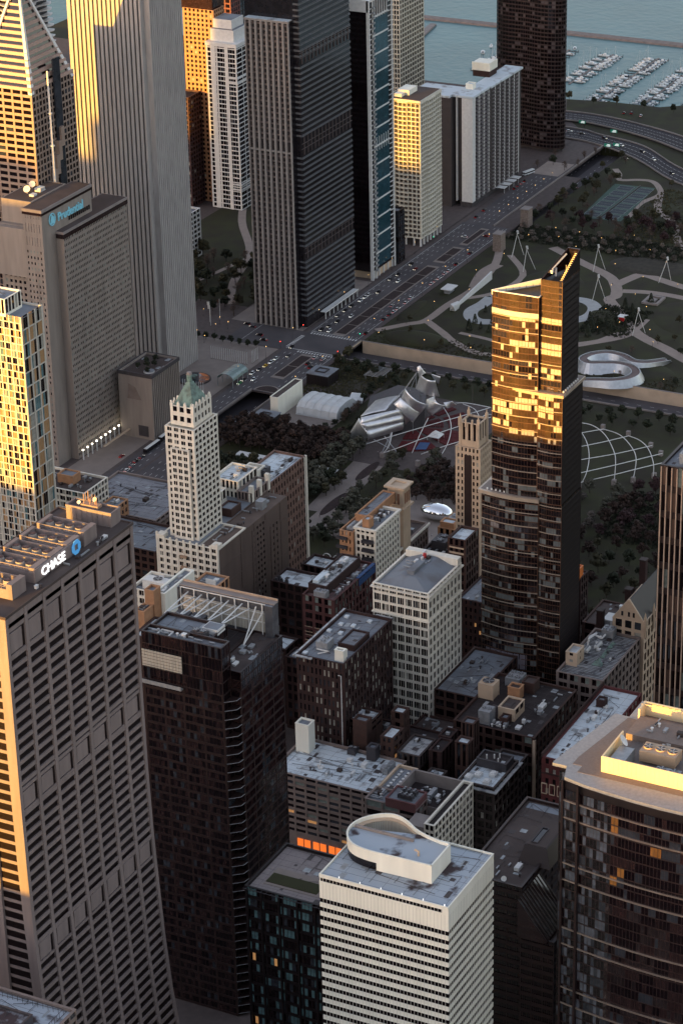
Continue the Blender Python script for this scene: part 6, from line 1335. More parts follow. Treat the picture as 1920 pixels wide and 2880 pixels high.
for x,y,k,lb in((876,237,14,'massive rough stone pylon beside the raised street'),(819,234,13,'massive rough stone pylon at the corner of the hedged garden')):
    t=thing('stone_pylon',lb,'pylon',x,y,-4,'stone pylons'); q=MB(); q.prism(rect(x-4.4,y-3.5,x+4.4,y+3.5),-6,k,0,None,rect(x-4,y-3.1,x+4,y+3.1)); q.build('shaft',M('rough_stone',(.21,.165,.14),.95,0,.35,.9,bump=.5,bscale=1.2),t); q=MB(); q.box(x-4.4,y-3.5,k,x+4.4,y+3.5,k+.6); q.build('cap',concrete,t)
t=thing('low_canopy','low white slab canopy on the lawn between the boulevard and the skating path','canopy',724,230); q=MB(); q.box(718,226,3.2,730,234,3.8); q.build('slab',wmetal,t); q=MB(); q.box(720,228,0,728,232,3.2); q.build('booth',gmetal,t)
t=thing('retaining_wall','long slanted white wall beside the path above the skating surface','wall',728,213); q=MB(); q.hexa([(697,212,0),(760,213,0),(760,214,0),(697,213,0),(697,212,2),(760,213,6),(760,214,6),(697,213,2)]); q.build('wall_body',wmetal,t); q=MB(); q.hexa([(691,210,0),(697,210,0),(697,214,0),(691,214,0),(688,210,4.5),(699,209,4.5),(699,212,4.5),(692,214,4.5)]); q.build('angled_end',wmetal,t)
t=thing('snack_kiosk','small white kiosk with a red front in the middle of the big park','kiosk',722,98); q=MB(); q.box(719,95,0,725,101,3.2); q.build('body',wmetal,t); q=MB(); q.box(718.9,95.4,.3,719,99.6,2.9); q.box(719.2,94.9,.3,722.6,95,2.9); q.build('red_front',M('bright_red',(.6,.02,.02),.6),t)
t=thing('sunken_shelter','low square stone shelter on the meadow edge','shelter',765,92); q=MB(); q.ring((757,86,773,98),2,0,1.4); q.box(762,90,0,768,94,1.2); q.build('stone_ring',concrete,t)
t=thing('arched_canopy','green glass arched entrance canopy beside the flag plaza','canopy',514,288); q=MB()
for k in range(8):
    a,c=pi*k/8,pi*(k+1)/8; q.hexa([(505,288-6*cos(a),5+4*sin(a)),(525,288-6*cos(a),5+4*sin(a)),(525,288-6*cos(c),5+4*sin(c)),(505,288-6*cos(c),5+4*sin(c)),(505,288-6*cos(a),5.2+4*sin(a)),(525,288-6*cos(a),5.2+4*sin(a)),(525,288-6*cos(c),5.2+4*sin(c)),(505,288-6*cos(c),5.2+4*sin(c))])
q.build('glass_vault',M('green_canopy_glass',(.16,.22,.21),.3,.2),t); q=MB()
for x in(505,511.5,518,524.6):
    for y in(282.2,293.6): q.box(x,y,0,x+.4,y+.4,5)
    q.tube([(x+.2,288-6.1*cos(pi*k/8),5.1+4.1*sin(pi*k/8)) for k in range(9)],.16)
q.build('steel_frame',gmetal,t)
sheet('garden_lawn',rect(640,346,900,470),.05,lawn); path([(640,360),(680,380),(740,400),(800,440),(860,470)],6); path([(650,410),(700,400),(760,392),(820,396)],4); sheet('plaza',rect(455,288.3,578,400),.08,plaza); sheet('plaza',rect(614.5,289,720,345),.07,plaza); sheet('plaza',rect(346,288,455,312),.08,plaza); sheet('plaza',rect(996,262,1030,285),-.15+.25,pathm)
t=thing('fountain','round sunken fountain basin at the foot of the ribbed tower','fountain',508,313); q=MB(); q.cyl(508,313,.1,.8,11,11,28); q.build('basin',stoned,t); q=MB(); q.cyl(508,313,.8,.9,10,10,28); q.build('pool',glassb,t); q=MB(); q.cyl(508,313,.9,3,.8,n=10); q.cyl(508,313,3,3.3,2.4,.3,10); q.build('centrepiece',copper,t)
# flagpoles in rows
i_=0
for (x0,y0,dx,dy,n,lb) in((545,294,0,1.6,18,'east row of flagpoles on the plaza'),(487,294,0,1.7,10,'west row of flagpoles on the plaza'),(556,292,-1.9,0,5,'short row of flagpoles by the street corner')):
    for k in range(n):
        x,y=x0+dx*k,y0+dy*k
        if k==0:
            t0=thing('flagpole','%s flagpole of the %s'%(ordn(k),lb),'flagpole',x,y,0,lb); q=MB(); q.tube([(x,y,0),(x,y,9)],.13); q.build('pole',wmetal,t0); q=MB(); q.cyl(x,y,0,.5,.4,n=8); q.build('base',concrete,t0); kids(t0)
        else: c=copyt(t0); c.location=(x,y,0); c['label']='%s flagpole of the %s'%(ordn(k),lb)
for k,(x,y) in enumerate(((598,352),(604,356),(611,352))):
    t=thing('flagpole','%s tall flagpole on the corner lawn left of the pier fronted tower'%ordn(k),'flagpole',x,y,0,'tall flagpoles on the corner lawn'); q=MB(); q.tube([(x,y,0),(x,y,15)],.14); q.build('pole',wmetal,t); q=MB(); q.box(x,y,12,x+.1,y+1.8,14.6); q.build('flag',[wmetal,wmetal,brick][k],t)
# street lamps
def lamp(x,y,h,lb,grp,first=[None],on=True):
    if first[0] is None or h not in first[0]:
        first[0]=first[0] or {}
        t=thing('street_lamp',lb,'street lamp',x,y,0,grp); q=MB(); q.tube([(x,y,0),(x,y,h)],.11,6,0,.07); q.tube([(x,y,h),(x+.9,y,h+.25)],.06); q.cyl(x,y,0,.6,.22,n=8); q.build('pole',dmetal,t); q=MB(); q.cyl(x+.9,y,h-.15,h+.2,.18,.12,8); q.build('lamp_head',lampm,t); kids(t); first[0][h]=t; return t
    c=copyt(first[0][h]); c.location=(x,y,0); c['label']=lb; c['group']=grp; return c
k=0
for y,sd in((244.6,'south'),(287,'north')):
    for i in range(9): lamp(520+i*38,y,9,'%s dark street lamp from the left along the %s pavement of the boulevard'%(ordn(i),sd),'street lamps of the boulevard')
for i in range(7): lamp(878+i*17,260.5,8,'%s street lamp along the raised street parapet'%ordn(i),'street lamps of the raised street')
for i in range(7): lamp(615.5,232-i*34,7.5,'%s street lamp above the tan retaining wall'%ordn(i),'street lamps above the retaining wall')
PL=[(640,176),(655,214),(690,226),(722,214),(760,226),(800,222),(705,94),(725,112),(740,88),(770,126),(795,112),(812,140),(760,104),(690,104),(668,120),(655,140),(680,60),(700,70),(790,84),(820,90),(835,180),(850,200),(860,170),(845,222),(868,210),(838,150),(850,128),(866,190),(830,108),(875,150)]
for i,(x,y) in enumerate(PL): lamp(x,y,5,'small glowing path lamp, %s by distance along the big park paths'%ordn(i),'glowing path lamps in the big park')
for i,(x,y) in enumerate(((590,344),(597,338),(603,348),(575,350),(568,340),(580,362),(590,366),(600,372),(612,366),(560,356))): lamp(x,y,5,'small glowing lamp, %s in the dark garden left of the pier fronted tower'%ordn(i),'glowing lamps in the garden behind the corner lawn')
# signs
for k,(x,y) in enumerate(((1076,252),(1080,246),(1128,296),(1114,262))):
    t=thing('road_sign','green overhead highway sign, %s from the left edge of the curving road'%ordn(k),'road sign',x,y,0,'green highway signs'); q=MB(); q.box(x,y-3,3,x+.2,y+3,5.6); q.build('panel',greens,t); q=MB(); q.box(x+.2,y-2,-2,x+.4,y-1.7,5.4); q.box(x+.2,y+1.7,-2,x+.4,y+2,5.4); q.build('post',dmetal,t)
    q=MB()
    for j in range(3): q.box(x-.05,y-2.2,3.5+j*.7,x,y+1.5-j*.5,3.7+j*.7)
    q.build('lettering_bars',signw,t)
for k,(x,y) in enumerate(((613.6,288),(579.8,244),(580,287.6),(614.6,245.2),(813,284.5))):
    t=thing('traffic_light','traffic light on a dark post at crossing corner, %s counted from the pier fronted tower'%ordn(k),'traffic light',x,y,0,'traffic lights of the big crossing'); q=MB(); q.tube([(x,y,0),(x,y,5.2)],.1); q.build('post',dmetal,t); q=MB(); q.box(x-.25,y-.25,4,x+.25,y+.25,5.4); q.build('housing',dmetal,t); q=MB(); q.box(x-.3,y-.2,4.9,x-.25,y+.2,5.3); q.build('lens',redl if k<3 else M('green_light',(.05,1,.5),.5,emit=.8),t)
# =================================================== VEHICLES
def carproto(m,nm,tallc=False):
    t=thing('parked_car','x','car',0,0,0); q=MB(); L,W_,H=4.6,1.85,.78
    prof=[(-2.3,.32),(-2.3,.72),(-1.9,.86),(1.0,.88),(2.1,.74),(2.3,.6),(2.3,.32)]
    n=len(prof); i=q.pts([(x,-W_/2,z) for x,z in prof]+[(x,W_/2,z) for x,z in prof])
    q.f.append(tuple(range(i,i+n))[::-1]); q.f.append(tuple(range(i+n,i+2*n))); q.m+=[0,0]
    for k in range(n): q.f.append((i+k,i+(k+1)%n,i+n+(k+1)%n,i+n+k)); q.m.append(0)
    hc=1.75 if tallc else 1.45; rx=-2.1 if tallc else -1.7
    q.hexa([(rx+.45,-.68,hc-.06),(.3,-.68,hc-.06),(.3,.68,hc-.06),(rx+.45,.68,hc-.06),(rx+.55,-.62,hc),(.2,-.62,hc),(.2,.62,hc),(rx+.55,.62,hc)])
    q.build('body',m,t); g=MB(); g.hexa([(rx,-.85,.84),(1.1,-.85,.84),(1.1,.85,.84),(rx,.85,.84),(rx+.45,-.68,hc-.06),(.3,-.68,hc-.06),(.3,.68,hc-.06),(rx+.45,.68,hc-.06)]); g.build('windows',glass,t)
    for x in(-1.4,1.4):
        for y in(-.84,.84):
            w_=MB(); p=[(x+.34*cos(a*pi/5),.34+.34*sin(a*pi/5)) for a in range(10)]; i=w_.pts([(a,y-.1,z) for a,z in p]+[(a,y+.1,z) for a,z in p]); w_.f.append(tuple(range(i,i+10))); w_.f.append(tuple(range(i+19,i+9,-1))); w_.m+=[0,0]
            for k in range(10): w_.f.append((i+k,i+10+k,i+10+(k+1)%10,i+(k+1)%10)); w_.m.append(0)
            w_.build('wheel',M('tyre',(.01,.01,.01),.9),t)
    for y in(-.6,.6): w_=MB(); w_.box(2.26,y-.18,.52,2.32,y+.18,.68); w_.build('headlight',M('headlight',(.9,.85,.7),.3,emit=.8),t); w_=MB(); w_.box(-2.33,y-.2,.58,-2.27,y+.2,.72); w_.build('tail_light',M('tail_light',(.5,.01,.01),.3,emit=.5),t)
    kids(t); return t
carm={'white':M('car_white',(.62,.64,.64),.3,0,.03),'black':M('car_black',(.018,.017,.02),.25,0,.1),'dark grey':M('car_grey',(.07,.07,.08),.3,.3),'silver':M('car_silver',(.35,.36,.37),.3,.5),'red':M('car_red',(.22,.012,.01),.3),'yellow':M('car_yellow',(.62,.36,.02),.35),'green':M('car_green',(.02,.32,.08),.35)}
prot={k:carproto(v,k,k in('black','white')) for k,v in carm.items()}; used=set()
CARS=[]
def addcar(x,y,col,rz,lb,grp,z=.06):
    t=prot[col]
    if col in used: t=copyt(t)
    used.add(col); t.location=(x,y,z); t.rotation_euler=(0,0,rz); t.name='car'; tag(t,lb,'car',grp)
NC=[(682,279,'white'),(689,279,'white'),(694,279,'white'),(670,280,'black'),(660,280,'black'),(649,280,'dark grey'),(639,275,'black'),(629,276.5,'dark grey'),(621,278,'black'),(621,272,'white'),(652,271,'white'),(702,275,'black'),(728,272,'white'),(740,278,'black'),(764,279,'black'),(756,272,'red'),(729,279,'dark grey')]
for i,(x,y,c) in enumerate(sorted(NC)): addcar(x,y,c,pi,'%s car in the boulevard far lanes, %s from the big crossing'%(c,ordn(i)),'cars on the far lanes beyond the big crossing')
NW=[(584,281.5,'black'),(569,276,'dark grey'),(561,281,'white'),(554,281,'white'),(547,281.5,'yellow'),(540,282,'dark grey'),(532,283,'white'),(520,283,'black'),(514,282.5,'green'),(523,277,'white')]
for i,(x,y,c) in enumerate(sorted(NW,reverse=True)): addcar(x,y,c,pi,'%s %s by the far kerb, %s leftwards from the big crossing'%(c,'taxi' if c in('yellow','green') else 'car',ordn(i)),'cars on the far lanes left of the big crossing')
SC=[(627,247,'black'),(656,248,'black'),(665,248,'black'),(672,248,'white'),(678,248,'white'),(682,254.5,'silver'),(691,248,'white'),(701,249,'white'),(733,248,'white'),(739,248,'silver'),(745,248,'white'),(756,248.5,'white'),(762,248,'white'),(777,249,'black'),(803,250,'black')]
for i,(x,y,c) in enumerate(SC): addcar(x,y,c,0,'%s car at the boulevard near kerb, %s from the big crossing'%(c,ordn(i)),'cars along the near kerb beyond the big crossing')
SW=[(573,258,'white'),(573,252,'white'),(562,257.5,'black'),(557,253,'black')]
for i,(x,y,c) in enumerate(SW): addcar(x,y,c,0,'%s car waiting left of the big crossing near the black pavilion, %s from the crossing'%(c,ordn(i)),'cars waiting left of the big crossing')
for i,(x,y,c) in enumerate(((588,305,'black'),(595,312,'black'),(607,324,'dark grey'),(610,330,'black'))): addcar(x,y,c,pi/2,'%s car on the side street beside the pier fronted tower, %s from the crossing'%(c,ordn(i)),'cars on the side street')
for i,(x,y,c,z) in enumerate(((468,254,'black',-7.6),(599,193,'silver',-7.6),(604,88,'green',-7.6),(994,245,'red',-7.5))): addcar(x,y,c,0 if i in(0,3) else -pi/2,'%s car alone on the lowest sunken roadway, number %s from the left'%(c,ordn(i)),'cars on the sunken road',z)
LC=[(1110,300,'white',-1.2),(1108,288,'black',-1.2),(1104,266,'black',-1.9),(1091,246,'white',-2.0),(1082,224,'black',-2.1),(1066,208,'white',-2.3),(1038,182,'black',-2.3),(1060,230,'dark grey',-2.2)]
for i,(x,y,c,rz) in enumerate(LC): addcar(x,y,c,rz,'%s car on the inner curving highway, %s from the left'%(c,ordn(i)),'cars on the highway',.38)
for i,(x,y,c) in enumerate(((834,269,'white'),(842,255,'red'),(896,281,'black'),(879,280,'black'),(954,281,'black'),(961,281,'dark grey'),(968,281,'silver'),(974,281,'black'),(1176,262,'white'),(1180,272,'black'),(1178,278,'black'))): addcar(x,y,c,.1 if i>1 else pi/2,'%s car near the harbour end of the raised street, %s from the left'%(c,ordn(i)),'cars by the long apartment slab',.06)
def bus(x,y,z,rz,lb,ln=12,col=None):
    t=thing('bus',lb,'bus',x,y,z,'city buses'); ORG[t.name]=(0,0,0); q=MB(); q.box(-ln/2,-1.3,.45,ln/2,1.3,3.1); q.build('body',col or carm['white'],t); q=MB(); q.box(-ln/2-.03,-1.33,1.4,ln/2+.03,1.33,2.4); q.build('windows',glass,t); q=MB(); q.box(-ln/2+.5,-1.1,3.1,ln/2-.5,1.1,3.3); q.build('roof',wmetal,t)
    for a in(-ln*.3,ln*.3):
        for b_ in(-1.2,1.2): q=MB(); q.box(a-.45,b_-.15,0,a+.45,b_+.15,.9); q.build('wheel',dmetal,t)
    t.rotation_euler=(0,0,rz)
bus(993,286,.1,-.3,'white bus waiting at the turning place by the long apartment slab'); bus(16,-26,.1,pi/2,'small white bus with a red rear in the dark street canyon beside the lit shops',7)
bus(399,280,.1,0,'longer black windowed bus on the street left of the terracotta tower',17,carm['black']); bus(416,281,.1,0,'black bus ahead of the longer one, half hidden by the terracotta tower',12,carm['black'])
for i,(x,y,c) in enumerate(((364,277,'white'),(371,277.5,'silver'),(378,279,'black'),(385,279,'dark grey'),(381,291,'red'))): addcar(x,y,c,0,'%s car parked behind the black bus, %s from the left'%(c,ordn(i)),'cars behind the bus')
# =================================================== HARBOUR
WZ=-6.2
def pier(x0,x1,y,lb,n):
    t=thing('floating_pier',lb,'pier',(x0+x1)/2,y,WZ,'floating piers'); q=MB(); q.box(x0,y-1.1,WZ,x1,y+1.1,WZ+.5); q.build('walkway',plaza,t)
    for k in range(n):
        x=x0+6+k*(x1-x0-10)/(n-1)
        q=MB(); q.box(x-.4,y-11,WZ,x+.4,y-1.1,WZ+.4); q.box(x-.4,y+1.1,WZ,x+.4,y+11,WZ+.4); 
        for yy in(y-11,y+11): q.cyl(x,yy,WZ,WZ+2.2,.2,n=6)
        q.build('finger_dock',stoned,t)
def boat(kind):
    t=thing('moored_boat','x','boat',0,0,0); L=10.5 if kind!='small' else 8; B=1.7; q=MB()
    out=[(-L/2,-B*.85),(-L/2,B*.85),(0,B),(L*.28,B*.8),(L/2,0),(L*.28,-B*.8),(0,-B)][::-1]
    q.prism([(x*.94,y*.8) for x,y in out],-.2,1.15,0,None,out); q.build('hull',carm['white'] if kind!='dark' else carm['dark grey'],t)
    q=MB(); q.hexa([(-L*.25,-B*.62,1.15),(L*.2,-B*.55,1.15),(L*.2,B*.55,1.15),(-L*.25,B*.62,1.15),(-L*.2,-B*.5,2.1),(L*.06,-B*.45,2.1),(L*.06,B*.45,2.1),(-L*.2,B*.5,2.1)]); q.build('cabin',carm['white'],t)
    q=MB(); q.hexa([(L*.09,-B*.56,1.3),(L*.205,-B*.56,1.2),(L*.205,B*.56,1.2),(L*.09,B*.56,1.3),(L*.05,-B*.48,2.0),(L*.08,-B*.48,2.0),(L*.08,B*.48,2.0),(L*.05,B*.48,2.0)]); q.build('windshield',glass,t)
    if kind=='sail':
        q=MB(); q.tube([(.6,0,1.1),(.6,0,14)],.12,6,0,.07); q.tube([(.6,0,2.4),(-4,0,2.5)],.14); q.tube([(.6,0,13.8),(5,0,1.3)],.03,4); q.tube([(.6,0,13.8),(-5,0,1.3)],.03,4); q.build('mast',wmetal,t)
    elif kind=='motor':
        q=MB(); q.hexa([(-L*.22,-B*.5,2.1),(0,-B*.5,2.1),(0,B*.5,2.1),(-L*.22,B*.5,2.1),(-L*.2,-B*.4,3.0),(-L*.04,-B*.4,3.0),(-L*.04,B*.4,3.0),(-L*.2,B*.4,3.0)]); q.build('flybridge',carm['white'],t)
    else: 
        q=MB(); q.box(-L*.45,-B*.6,1.15,-L*.27,B*.6,1.5); q.build('cockpit_cover',M('boat_cover',(.05,.08,.13),.8),t)
    kids(t); return t
BP={k:boat(k) for k in('sail','motor','small','dark')}; bu=set(); rb=random.Random(11)
def addboat(x,y,rz,lb):
    k=rb.choices(['sail','motor','small','dark'],[.34,.34,.26,.06])[0]; t=BP[k]
    if k in bu: t=copyt(t)
    bu.add(k); t.location=(x,y,WZ); t.rotation_euler=(0,0,rz); s=rb.uniform(.85,1.2); t.scale=(s,s,s); t.name='moored_boat'
    tag(t,lb%({'sail':'white sailing boat','motor':'white motor cruiser','small':'small covered boat','dark':'dark hulled cruiser'}[k]),'boat','moored boats in the harbour')
PR=[(1262,1368,364,'first pier right of the dark tower'),(1212,1372,321,'second pier right of the dark tower'),(1218,1368,280,'third pier right of the dark tower'),(1232,1372,238,'fourth pier, nearest the right edge'),(1262,1368,408,'first pier left of the dark tower'),(1262,1368,452,'second pier left of the dark tower')]
for (x0,x1,y,nm) in PR:
    n=int((x1-x0)/7.5); pier(x0,x1,y,'long floating pier, the %s'%nm,n)
    for s_,sd in((-1,'right'),(1,'left')):
        c=0
        for k in range(n-1):
            if rb.random()<(.22 if y<400 else .45): continue
            x=x0+6+(k+.5)*(x1-x0-10)/(n-1); c+=1
            addboat(x,y+s_*rb.uniform(6,7.5),s_*pi/2+pi*(rb.random()<.5)*0,'%%s, %s on the %s side of the %s'%(ordn(c-1),sd,nm.replace(', nearest the right edge','').replace(' of the dark tower',' of dark tower')))
for x,y,lb in((1374,405,'large %s tied at the far end by the dark curved tower'),(1351,480,'%s lying outside the piers left of the dark tower'),(1328,478,'%s just left of the dark tower near the water wall')): addboat(x,y,.4,lb)
t=thing('harbour_house','white harbour clubhouse with a small tower on a quay at the top of the picture','building',1330,600,WZ); q=MB(); q.box(1318,590,WZ,1345,612,WZ+7); q.box(1328,598,WZ+7,1333,603,WZ+13); q.build('wall',wmetal,t); q=MB(); q.hexa([(1317,589,WZ+7),(1346,589,WZ+7),(1346,613,WZ+7),(1317,613,WZ+7),(1322,600,WZ+10),(1341,600,WZ+10),(1341,602,WZ+10),(1322,602,WZ+10)]); q.build('roof',roofg,t)
slab('quay',[(1205,520),(1225,530),(1400,560),(1400,566),(1225,545),(1205,540)],concrete,-4.5,-8); slab('quay',[(1300,575),(1380,585),(1376,622),(1298,616)],concrete,-4.6,-8); slab('quay',[(1190,560),(1205,540),(1300,900),(1190,900)],lawn,-3,-8)
# =================================================== TREES
TM=[M('leaf_olive',(.045,.041,.020),.9,0,.35,.8,rnd=.3),M('leaf_red_brown',(.036,.021,.016),.9,0,.35,.8,rnd=.25),M('leaf_grey_green',(.072,.070,.050),.9,0,.3,.8,rnd=.2),M('leaf_dark_green',(.022,.027,.014),.9,0,.35,.8,rnd=.3),M('blossom',(.11,.093,.078),.9,0,.3,.8,rnd=.2),M('leaf_plum',(.040,.020,.021),.9,0,.3,.8,rnd=.2),M('twig_brown',(.10,.07,.055),.9,0,.3,.8)]
bark=M('bark',(.05,.035,.03),.95,0,.3,1)
def crown(seed,h,rx,n,sz,z0=.35,twig=False):
    r=random.Random(seed); q=MB(); bl=[]
    for k in range(24): a=r.uniform(0,2*pi); zz0=r.uniform(z0+.06,.95); d=r.uniform(0,.85)*rx*(1-max(0,zz0-.6)*1.6); bl.append((d*cos(a),d*sin(a),h*zz0,rx*r.uniform(.16,.38)))
    for i in range(n):
        b_=r.choice(bl); v=Vector((r.gauss(0,1),r.gauss(0,1),r.gauss(0,1))).normalized()*b_[3]*r.uniform(.4,1.25)
        p=Vector(b_[:3])+Vector((v.x,v.y,v.z*.85)); a=Vector((r.gauss(0,1),r.gauss(0,1),r.gauss(0,1))).normalized(); c=a.cross(v+Vector((.01,0,0))).normalized(); a=c.cross(a if twig else v).normalized(); s=sz*r.uniform(.6,1.3)
        if twig: q.face([p-a*s*1.6-c*.04,p+a*s*1.6-c*.04,p+a*s*1.6+c*.04,p-a*s*1.6+c*.04])
        else: q.face([p-a*s-c*s*.6,p+a*s*.2-c*s,p+a*s+c*s*.5,p-a*s*.3+c*s])
    me=bpy.data.meshes.new('crown'); me.from_pydata(q.v,[],q.f); return me
def trunkm(seed,h):
    r=random.Random(seed); q=MB(); q.tube([(0,0,0),(.1,0,h*.3),(0,.1,h*.6)],h*.028,7,0,h*.014)
    for k in range(7):
        a=k*2.4+r.random(); q.tube([(0,0,h*(.26+.04*k)),(cos(a)*h*.13,sin(a)*h*.13,h*(.42+.05*k)),(cos(a)*h*.22,sin(a)*h*.22,h*(.56+.05*k))],h*.012,5,0,h*.004)
    me=bpy.data.meshes.new('trunk'); me.from_pydata(q.v,[],q.f); me.materials.append(bark); return me
CR={}; 
def crownv(kind,v):
    if (kind,v) not in CR:
        sp={'olive':(9,4.2,1000,.46,0),'red':(9,4.4,1100,.45,1),'grey':(10,4.8,1200,.46,2),'dark':(8,4.0,1050,.46,3),'blossom':(6,3.6,800,.42,4),'plum':(9,4.4,1100,.45,5),'bare':(9,3.8,420,.5,6)}[kind]
        me=crown(hash_(kind)+v,sp[0],sp[1],sp[2],sp[3],twig=(kind=='bare')); me.materials.append(TM[sp[4]]); CR[(kind,v)]=(me,trunkm(hash_(kind)+v,sp[0]))
    return CR[(kind,v)]
def hash_(s): return sum(ord(c)*7 for c in s)
rt_=random.Random(5)
TN={'red':'grove_tree','plum':'grove_tree','blossom':'flowering_tree','bare':'bare_tree'}
def tree(x,y,kind,s,lb,grp,z=0,name=None):
    name=TN.get(kind,'deciduous_tree')
    cm,tm=crownv(kind,rt_.randrange(3)); t=bpy.data.objects.new(name,None); C.objects.link(t); t.location=(x,y,z); t.rotation_euler=(0,0,rt_.uniform(0,6.28)); t.scale=(s,s,s*rt_.uniform(.85,1.15)); tag(t,lb,'tree',grp)
    for nm,me in(('crown',cm),('trunk',tm)): o=bpy.data.objects.new(nm,me); C.objects.link(o); o.parent=t
def conifer(x,y,s,lb,grp):
    t=bpy.data.objects.new('conifer',None); C.objects.link(t); t.location=(x,y,0); t.scale=(s,s,s); tag(t,lb,'tree',grp)
    if 'con' not in CR:
        r=random.Random(9); q=MB()
        for i in range(420):
            z=r.uniform(.08,1)**.8*6; rr=(6-z)/6*1.5+.05; a=r.uniform(0,6.3); p=Vector((cos(a)*rr,sin(a)*rr,z)); d=Vector((cos(a),sin(a),-.5)); c=Vector((-sin(a),cos(a),0)); q.face([p-c*.25,p+c*.25,p+d*.5+c*.12,p+d*.5-c*.12])
        me=bpy.data.meshes.new('crown'); me.from_pydata(q.v,[],q.f); me.materials.append(TM[3]); q=MB(); q.tube([(0,0,0),(0,0,5.6)],.14,6,0,.03); m2=bpy.data.meshes.new('trunk'); m2.from_pydata(q.v,[],q.f); m2.materials.append(bark); CR['con']=(me,m2)
    for nm,me in zip(('crown','trunk'),CR['con']): o=bpy.data.objects.new(nm,me); C.objects.link(o); o.parent=t
def grid(x0,x1,y0,y1,nx,ny,kind,s,desc,grp,jit=.25,z=0,skew=0):
    for i in range(nx):
        for j in range(ny):
            dx=(x1-x0)/max(nx-1,1); dy=(y1-y0)/max(ny-1,1)
            x=x0+i*dx+rt_.uniform(-jit,jit)*dx+skew*j; y=y0+j*dy+rt_.uniform(-jit,jit)*dy; k=rt_.choice(kind) if isinstance(kind,(list,tuple)) else kind
            tree(x,y,k,s*rt_.uniform(.85,1.15),'%s, %s tree of row %s'%(desc,ordn(j),ordn(i)),grp,z)
grid(423,453,174,246,5,11,'red',1.22,'reddish brown tree of the grove before the marquee','dense reddish grove before the marquee',.12)
grid(381,401,150,240,3,13,['dark','olive'],1.0,'dark tree behind the long white canopy','dark rows along the white canopy',.15)
grid(392,446,147+14,168+2,7,2,'grey',1.1,'grey green tree on the far side of the garden walk','grey green trees lining the garden walk',.2)
grid(344,385,146+8,176,5,4,['grey','grey','dark'],1.12,'big grey green tree left of the wide garden walk','big trees left of the garden walk',.25)
grid(322,368,108,128,6,3,['grey','dark'],1.05,'grey green tree behind the tan apartment house','trees behind the tan apartment house',.25)
grid(372,448,112,132,8,2,['grey','grey','olive'],1.05,'grey green tree on the near side of the garden walk','grey green trees on the near side of the walk',.2)
grid(400,440,74,108,5,5,'red',1.08,'reddish tree of the grove before the mirrored dome','reddish grove beside the dome plaza',.15)
grid(308,335,138,240,3,10,['dark','olive'],1.0,'dark tree behind the brick slab','dark trees behind the brick slab',.2)
grid(394,452,-8,12,6,2,['blossom','grey'],1.0,'pale grey blossom tree at the end of the great lawn','pale trees at the end of the lawn',.2)
grid(398,460,-60,-16,6,5,['plum','red'],1.1,'plum coloured tree right of the golden tower','plum coloured grove right of the glass tower',.18)
grid(325,385,-62,-8,5,5,['dark','red','olive'],1.05,'dark tree below the plum coloured grove','dark lower grove right of the glass tower',.2)
grid(300,316,-95,-40,2,5,['dark','olive'],.95,'street tree beside the low dark roof','street trees beside the low dark roof',.2)
grid(571,576,120,236,1,13,'dark',.8,'round dark tree in the row beside the sunken road','dark tree row beside the sunken road',.15)
grid(560,565,108,228,1,12,['dark','olive'],.8,'low dark tree behind those lining the sunken road','second tree row beside the sunken road',.2)
grid(552,566,-60,70,2,12,'dark',.85,'round dark tree right of the golden tower','round trees right of the golden tower',.25)
grid(519,550,172,196,4,3,['dark','olive'],.75,'low dark tree behind the metal pavilion','low trees behind the pavilion',.25)
grid(462,492,180,194,5,2,'dark',.7,'dark tree between the marquee and the pavilion','dark trees before the marquee',.2)
for k in range(5): tree(486+k*5.2-2,191.5+k*.0+rt_.uniform(-1,1),'bare',.8,'bare tree in front of the white marquee, %s from the left'%ordn(k),'bare trees in front of the marquee',0,'bare_tree')
tree(579,236,'olive',1.0,'loose yellow green tree at the corner of the boulevard bridge','corner trees'); tree(571,240,'olive',.9,'lower yellow green tree at the bridge corner','corner trees')
for k in range(9): tree(574,303+k*6.5,'dark',.62,'clipped dark street tree, %s along the side street by the flag plaza'%ordn(k),'clipped street trees by the flag plaza')
grid(845,872,106,236,3,14,'blossom',.78,'pale blossom tree of the hedged garden','blossom trees of the hedged garden',.2)
grid(885,905,130,236,3,9,['plum','dark','bare'],1.0,'bare purplish tree of the wood before the tennis courts','wood before the tennis courts',.3)
grid(912,1000,214,234,8,2,['dark','bare','olive'],.95,'dark tree between the sunken road and the tennis courts','trees above the tennis courts',.3)
grid(905,925,110,165,3,5,['bare','plum','olive'],1.0,'bare tree in the wood right of the tennis courts','wood right of the tennis courts',.3)
grid(1010,1060,232,282,4,3,['dark','olive','bare'],.8,'small tree in the dark garden below the curved tower','dark garden below the curved tower',.3)
grid(1196,1206,200,330,1,7,['olive','dark','bare'],.8,'tree on the harbour promenade','harbour promenade trees',.3)
grid(622,720,350,440,9,7,['dark','bare','olive'],1.15,'dark tree of the garden left of the pier fronted tower','garden behind the pier fronted tower',.3)
for i,(x,y) in enumerate([(700,98),(706,104),(712,92),(718,108),(696,110),(728,104),(735,96),(742,104),(722,88),(690,118),(684,108),(668,180),(676,188),(680,176),(672,168),(664,172),(690,176),(698,190),(662,186),(760,92),(712,118)]): conifer(x,y,rt_.uniform(.8,1.5),'dark pointed conifer, %s in the middle of the big park'%ordn(i),'pointed conifers of the big park')
